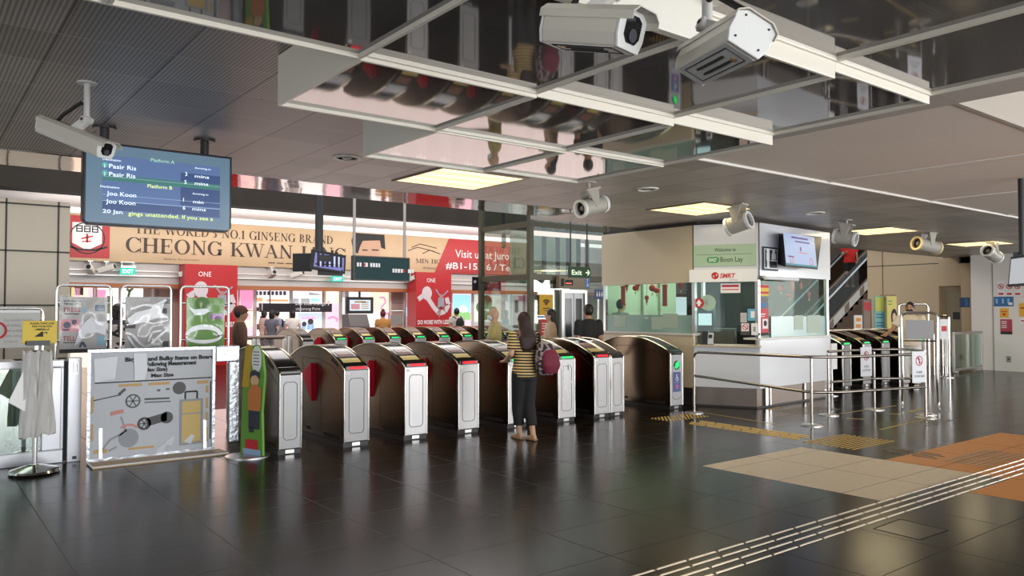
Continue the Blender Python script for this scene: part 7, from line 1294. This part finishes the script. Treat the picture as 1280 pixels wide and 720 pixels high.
# woman in the striped top, walking up to the green gate
wl = (6.1, 7.62, 0)
t, k = person('woman in a yellow and black striped top seen from behind, walking to the gates', wl, (.1, 1), 1.57, stripe_mat(), blackc, skin_l, hair_br,
    arms={'L': ((-.22, -.02, 1.15), (-.16, .2, 1.06)), 'R': ((.23, -.06, 1.16), (.16, .12, 1.3))}, legs={'R': ((.07, -.01, .47), (.035, -.16, .085)), 'L': ((-.06, .07, .48), (-.045, .05, .08))}, sleeve=.75, pant_len=.87, female=True, hair_kind='long', vox=.0135, loose=.018)
mb = MB(); rings(mb, [(0, -.005, 1.255, .165, .12), (0, -.005, 1.3, .168, .115), (0, 0, 1.36, .14, .09)])
for s in (-1, 1): mb.ball((s * .14, 0, 1.27), .072)
mesh_obj('dark_floral_yoke', remesh(mb, .013), print_mat('dark floral print', (.02, .015, .018), (.16, .09, .1), 38), t)
# her backpack, slung from the right shoulder
bp = thing('backpack', 'maroon, black and white backpack on the right side of the woman in stripes', 'backpack', (wl[0] + .0, wl[1], 0)); mg = mat('maroon cloth', (.16, .012, .035), .7)
cx_, cy_ = wl[0] + .19, wl[1] - .2
mb = MB(); rings(mb, [(cx_, cy_, .8, .1, .07), (cx_, cy_, .86, .15, .1), (cx_, cy_, 1.0, .16, .11), (cx_ - .01, cy_, 1.14, .14, .095), (cx_ - .02, cy_ + .01, 1.2, .08, .05)])
o = mesh_obj('bag_body', remesh(mb, .016), print_mat('black and white bag print', (.02, .015, .02), (.3, .24, .26), 30), bp); o.location = -bp.location
mb = MB(); rings(mb, [(cx_ + .01, cy_ - .075, .82, .1, .05), (cx_ + .01, cy_ - .09, .92, .14, .065), (cx_ + .0, cy_ - .08, 1.06, .12, .05), (cx_, cy_ - .07, 1.12, .08, .03)]); o = mesh_obj('front_pocket', remesh(mb, .014), mg, bp); o.location = -bp.location
mb = MB(); mb.tube([(cx_ - .05, cy_ + .06, 1.18), (wl[0] + .17, wl[1] - .09, 1.3), (wl[0] + .15, wl[1] + .02, 1.34), (wl[0] + .17, wl[1] + .12, 1.15), (cx_ - .02, cy_ + .12, .95), (cx_, cy_ + .05, .86)], .016, 8); mb.build('strap', blackc, bp, smooth=60)
mb = MB(); mb.tube([(cx_ + .0, cy_ - .05, 1.16), (cx_ + .14, cy_ - .06, 1.04), (cx_ + .15, cy_ - .05, .9)], .012, 6); mb.build('trim_band', mat('white bag trim', (.7, .68, .68), .6), bp, smooth=60)
# others round the gates
L_ = (-.79, .61)
person('bald masked man in a yellow khaki shirt reaching left to a gate', (7.74, 10.45, 0), L_, 1.64, cloth('yellow khaki cloth', (.42, .34, .14)), blackc, skin_l, None, arms={'R': ((.24, .1, 1.12), (.18, .36, 1.06)), 'L': ((-.22, .08, 1.14), (-.12, .34, 1.1))}, sleeve=.9, hair_kind='bald', mask=True, shoes=black)
person('woman with dark hair in a beige top walking left beyond the gates', (9.15, 10.65, 0), L_, 1.62, cloth('beige cloth', (.5, .36, .24)), cloth('brown cloth', (.2, .13, .09)), skin_l, hair_b, arms={'R': ((.2, .1, 1.12), (.12, .3, 1.12))}, sleeve=1.6, female=True, hair_kind='long', shoes=black, loose=.025)
person('man in a black shirt seen from behind, left of the kiosk window', (9.13, 9.66, 0), (.3, 1), 1.7, blackc, blackc, skin_d, hair_b, sleeve=.8, shoes=black, loose=.012, arms={'R': ((.225, -.02, 1.13), (.21, .1, .92)), 'L': ((-.225, -.02, 1.13), (-.21, .1, .92))})
person('person in a pale shirt with dark backpack straps beyond the far gates', (12.89, 19.3, 0), (.1, 1), 1.66, cloth('pale grey cloth', (.55, .5, .45)), cloth('navy cloth', (.03, .04, .08)), skin_d, hair_b, vox=.024, shoes=black)
bk = thing('backpack', 'small black backpack on the person in the pale shirt beyond the far gates', 'backpack', (12.87, 19.13, 0)); mb = MB(); rings(mb, [(12.87, 19.1, 1.0, .1, .05), (12.87, 19.1, 1.08, .14, .08), (12.87, 19.1, 1.28, .13, .08), (12.87, 19.1, 1.38, .07, .04)]); o = mesh_obj('bag_body', remesh(mb, .02), blackc, bk); o.location = -bk.location
mb = MB()
for s in (-1, 1): mb.tube([(12.87 + s * .1, 19.14, 1.36), (12.87 + s * .13, 19.25, 1.42), (12.87 + s * .14, 19.44, 1.3), (12.87 + s * .13, 19.3, 1.02), (12.87 + s * .1, 19.14, 1.02)], .018, 6)
mb.build('strap', blackc, bk)
person('person with a red-brown bun in an orange-brown top beyond the far gates', (10.6, 19.6, 0), (.3, 1), 1.6, cloth('orange brown cloth', (.45, .2, .05)), cloth('dark cloth', (.05, .04, .04)), skin_d, mat('red brown hair', (.12, .015, .015), .5), female=True, hair_kind='bun', vox=.024, shoes=black)
person('person in brown with a cap behind the green poster', (4.05, 12.05, 0), (.8, -.3), 1.66, cloth('dark brown cloth', (.1, .05, .03)), cloth('brown black cloth', (.05, .03, .02)), skin_d, hair_b, cap=cloth('brown cap cloth', (.12, .04, .03)), vox=.022, sleeve=1.2, shoes=black, arms={'R': ((.23, .05, 1.12), (.1, .28, 1.02))})
person('person in a black and white patterned dress between the posters', (2.72, 14.0, 0), (0, 1), 1.7, print_mat('black and white floral print', (.03, .025, .03), (.6, .5, .45), 16), print_mat('black and white floral print', (.03, .025, .03), (.6, .5, .45), 16), skin_d, hair_b, skirt=True, pant_len=.7, female=True, hair_kind='bob', vox=.022, shoes=black)
for px, c, lab, cl, hd in ((330, 24.2, 'shopper in a pale pink top in front of the clothes racks', (.7, .5, .45), (1, .2)), (346, 24.0, 'shopper in a blue grey shirt right of the shopper in pink', (.35, .38, .5), (-.5, .6)), (366, 24.0, 'shopper in a white top near the pale blue advert', (.75, .68, .65), (.3, 1)), (340, 21.5, 'shopper in a dark patterned top close to the low rail', (.15, .14, .18), (.8, .5))):
    p = atD(px, 388, c); person(lab, (p.x, p.y, 0), hd, 1.6, cloth('shopper cloth ' + lab.split()[3], cl), cloth('shopper trousers', (.25, .22, .25)), skin_l, hair_b, vox=.028, shoes=black, female=px != 346, hair_kind='bob' if px != 346 else 'short')
# man on the escalator
p = atY(1058, 372, 14.55); p.x += .25; zst = [ehz(21.5 + k * .35) - 1.0 for k in range(26) if 21.5 + k * .35 <= p.x][-1]
person('man in a red T-shirt and black shorts riding up the escalator', (p.x, p.y, zst), (-.75, -.66), 1.75, cloth('bright red cloth', (.6, .02, .015)), blackc, skin_l, hair_b, sleeve=.6, pant_len=.42, shoes=white, arms={'R': ((.24, .04, 1.12), (.2, .24, 1.16))}, loose=.03)
# masked person at the right, tapping a gate
person('masked person in a cream top behind the grey notice, one arm stretched to the left', (16.15, 7.6, 0), (-.72, -.2), 1.76, cloth('cream cloth', (.66, .57, .46)), cloth('white trouser cloth', (.7, .68, .66)), skin_d, hair_b, sleeve=.7, arms={'R': ((.3, .16, 1.17), (.36, .42, 1.08)), 'L': ((-.22, .1, 1.12), (-.1, .3, 1.08))}, mask=mat('black mask', (.02, .02, .022), .6), shoes=white, loose=.022)
# staff member inside the kiosk
p = Vector((10.66, 10.4, 0))
person('kiosk staff member with dark hair seen through the side window', (p.x, p.y, .2), (1, -.15), 1.6, cloth('grey green uniform cloth', (.2, .26, .22)), blackc, skin_l, hair_b, shoes=black, vox=.02, arms={'R': ((.2, .1, 1.12), (.1, .3, 1.1)), 'L': ((-.19, .08, 1.12), (-.1, .3, 1.1))})
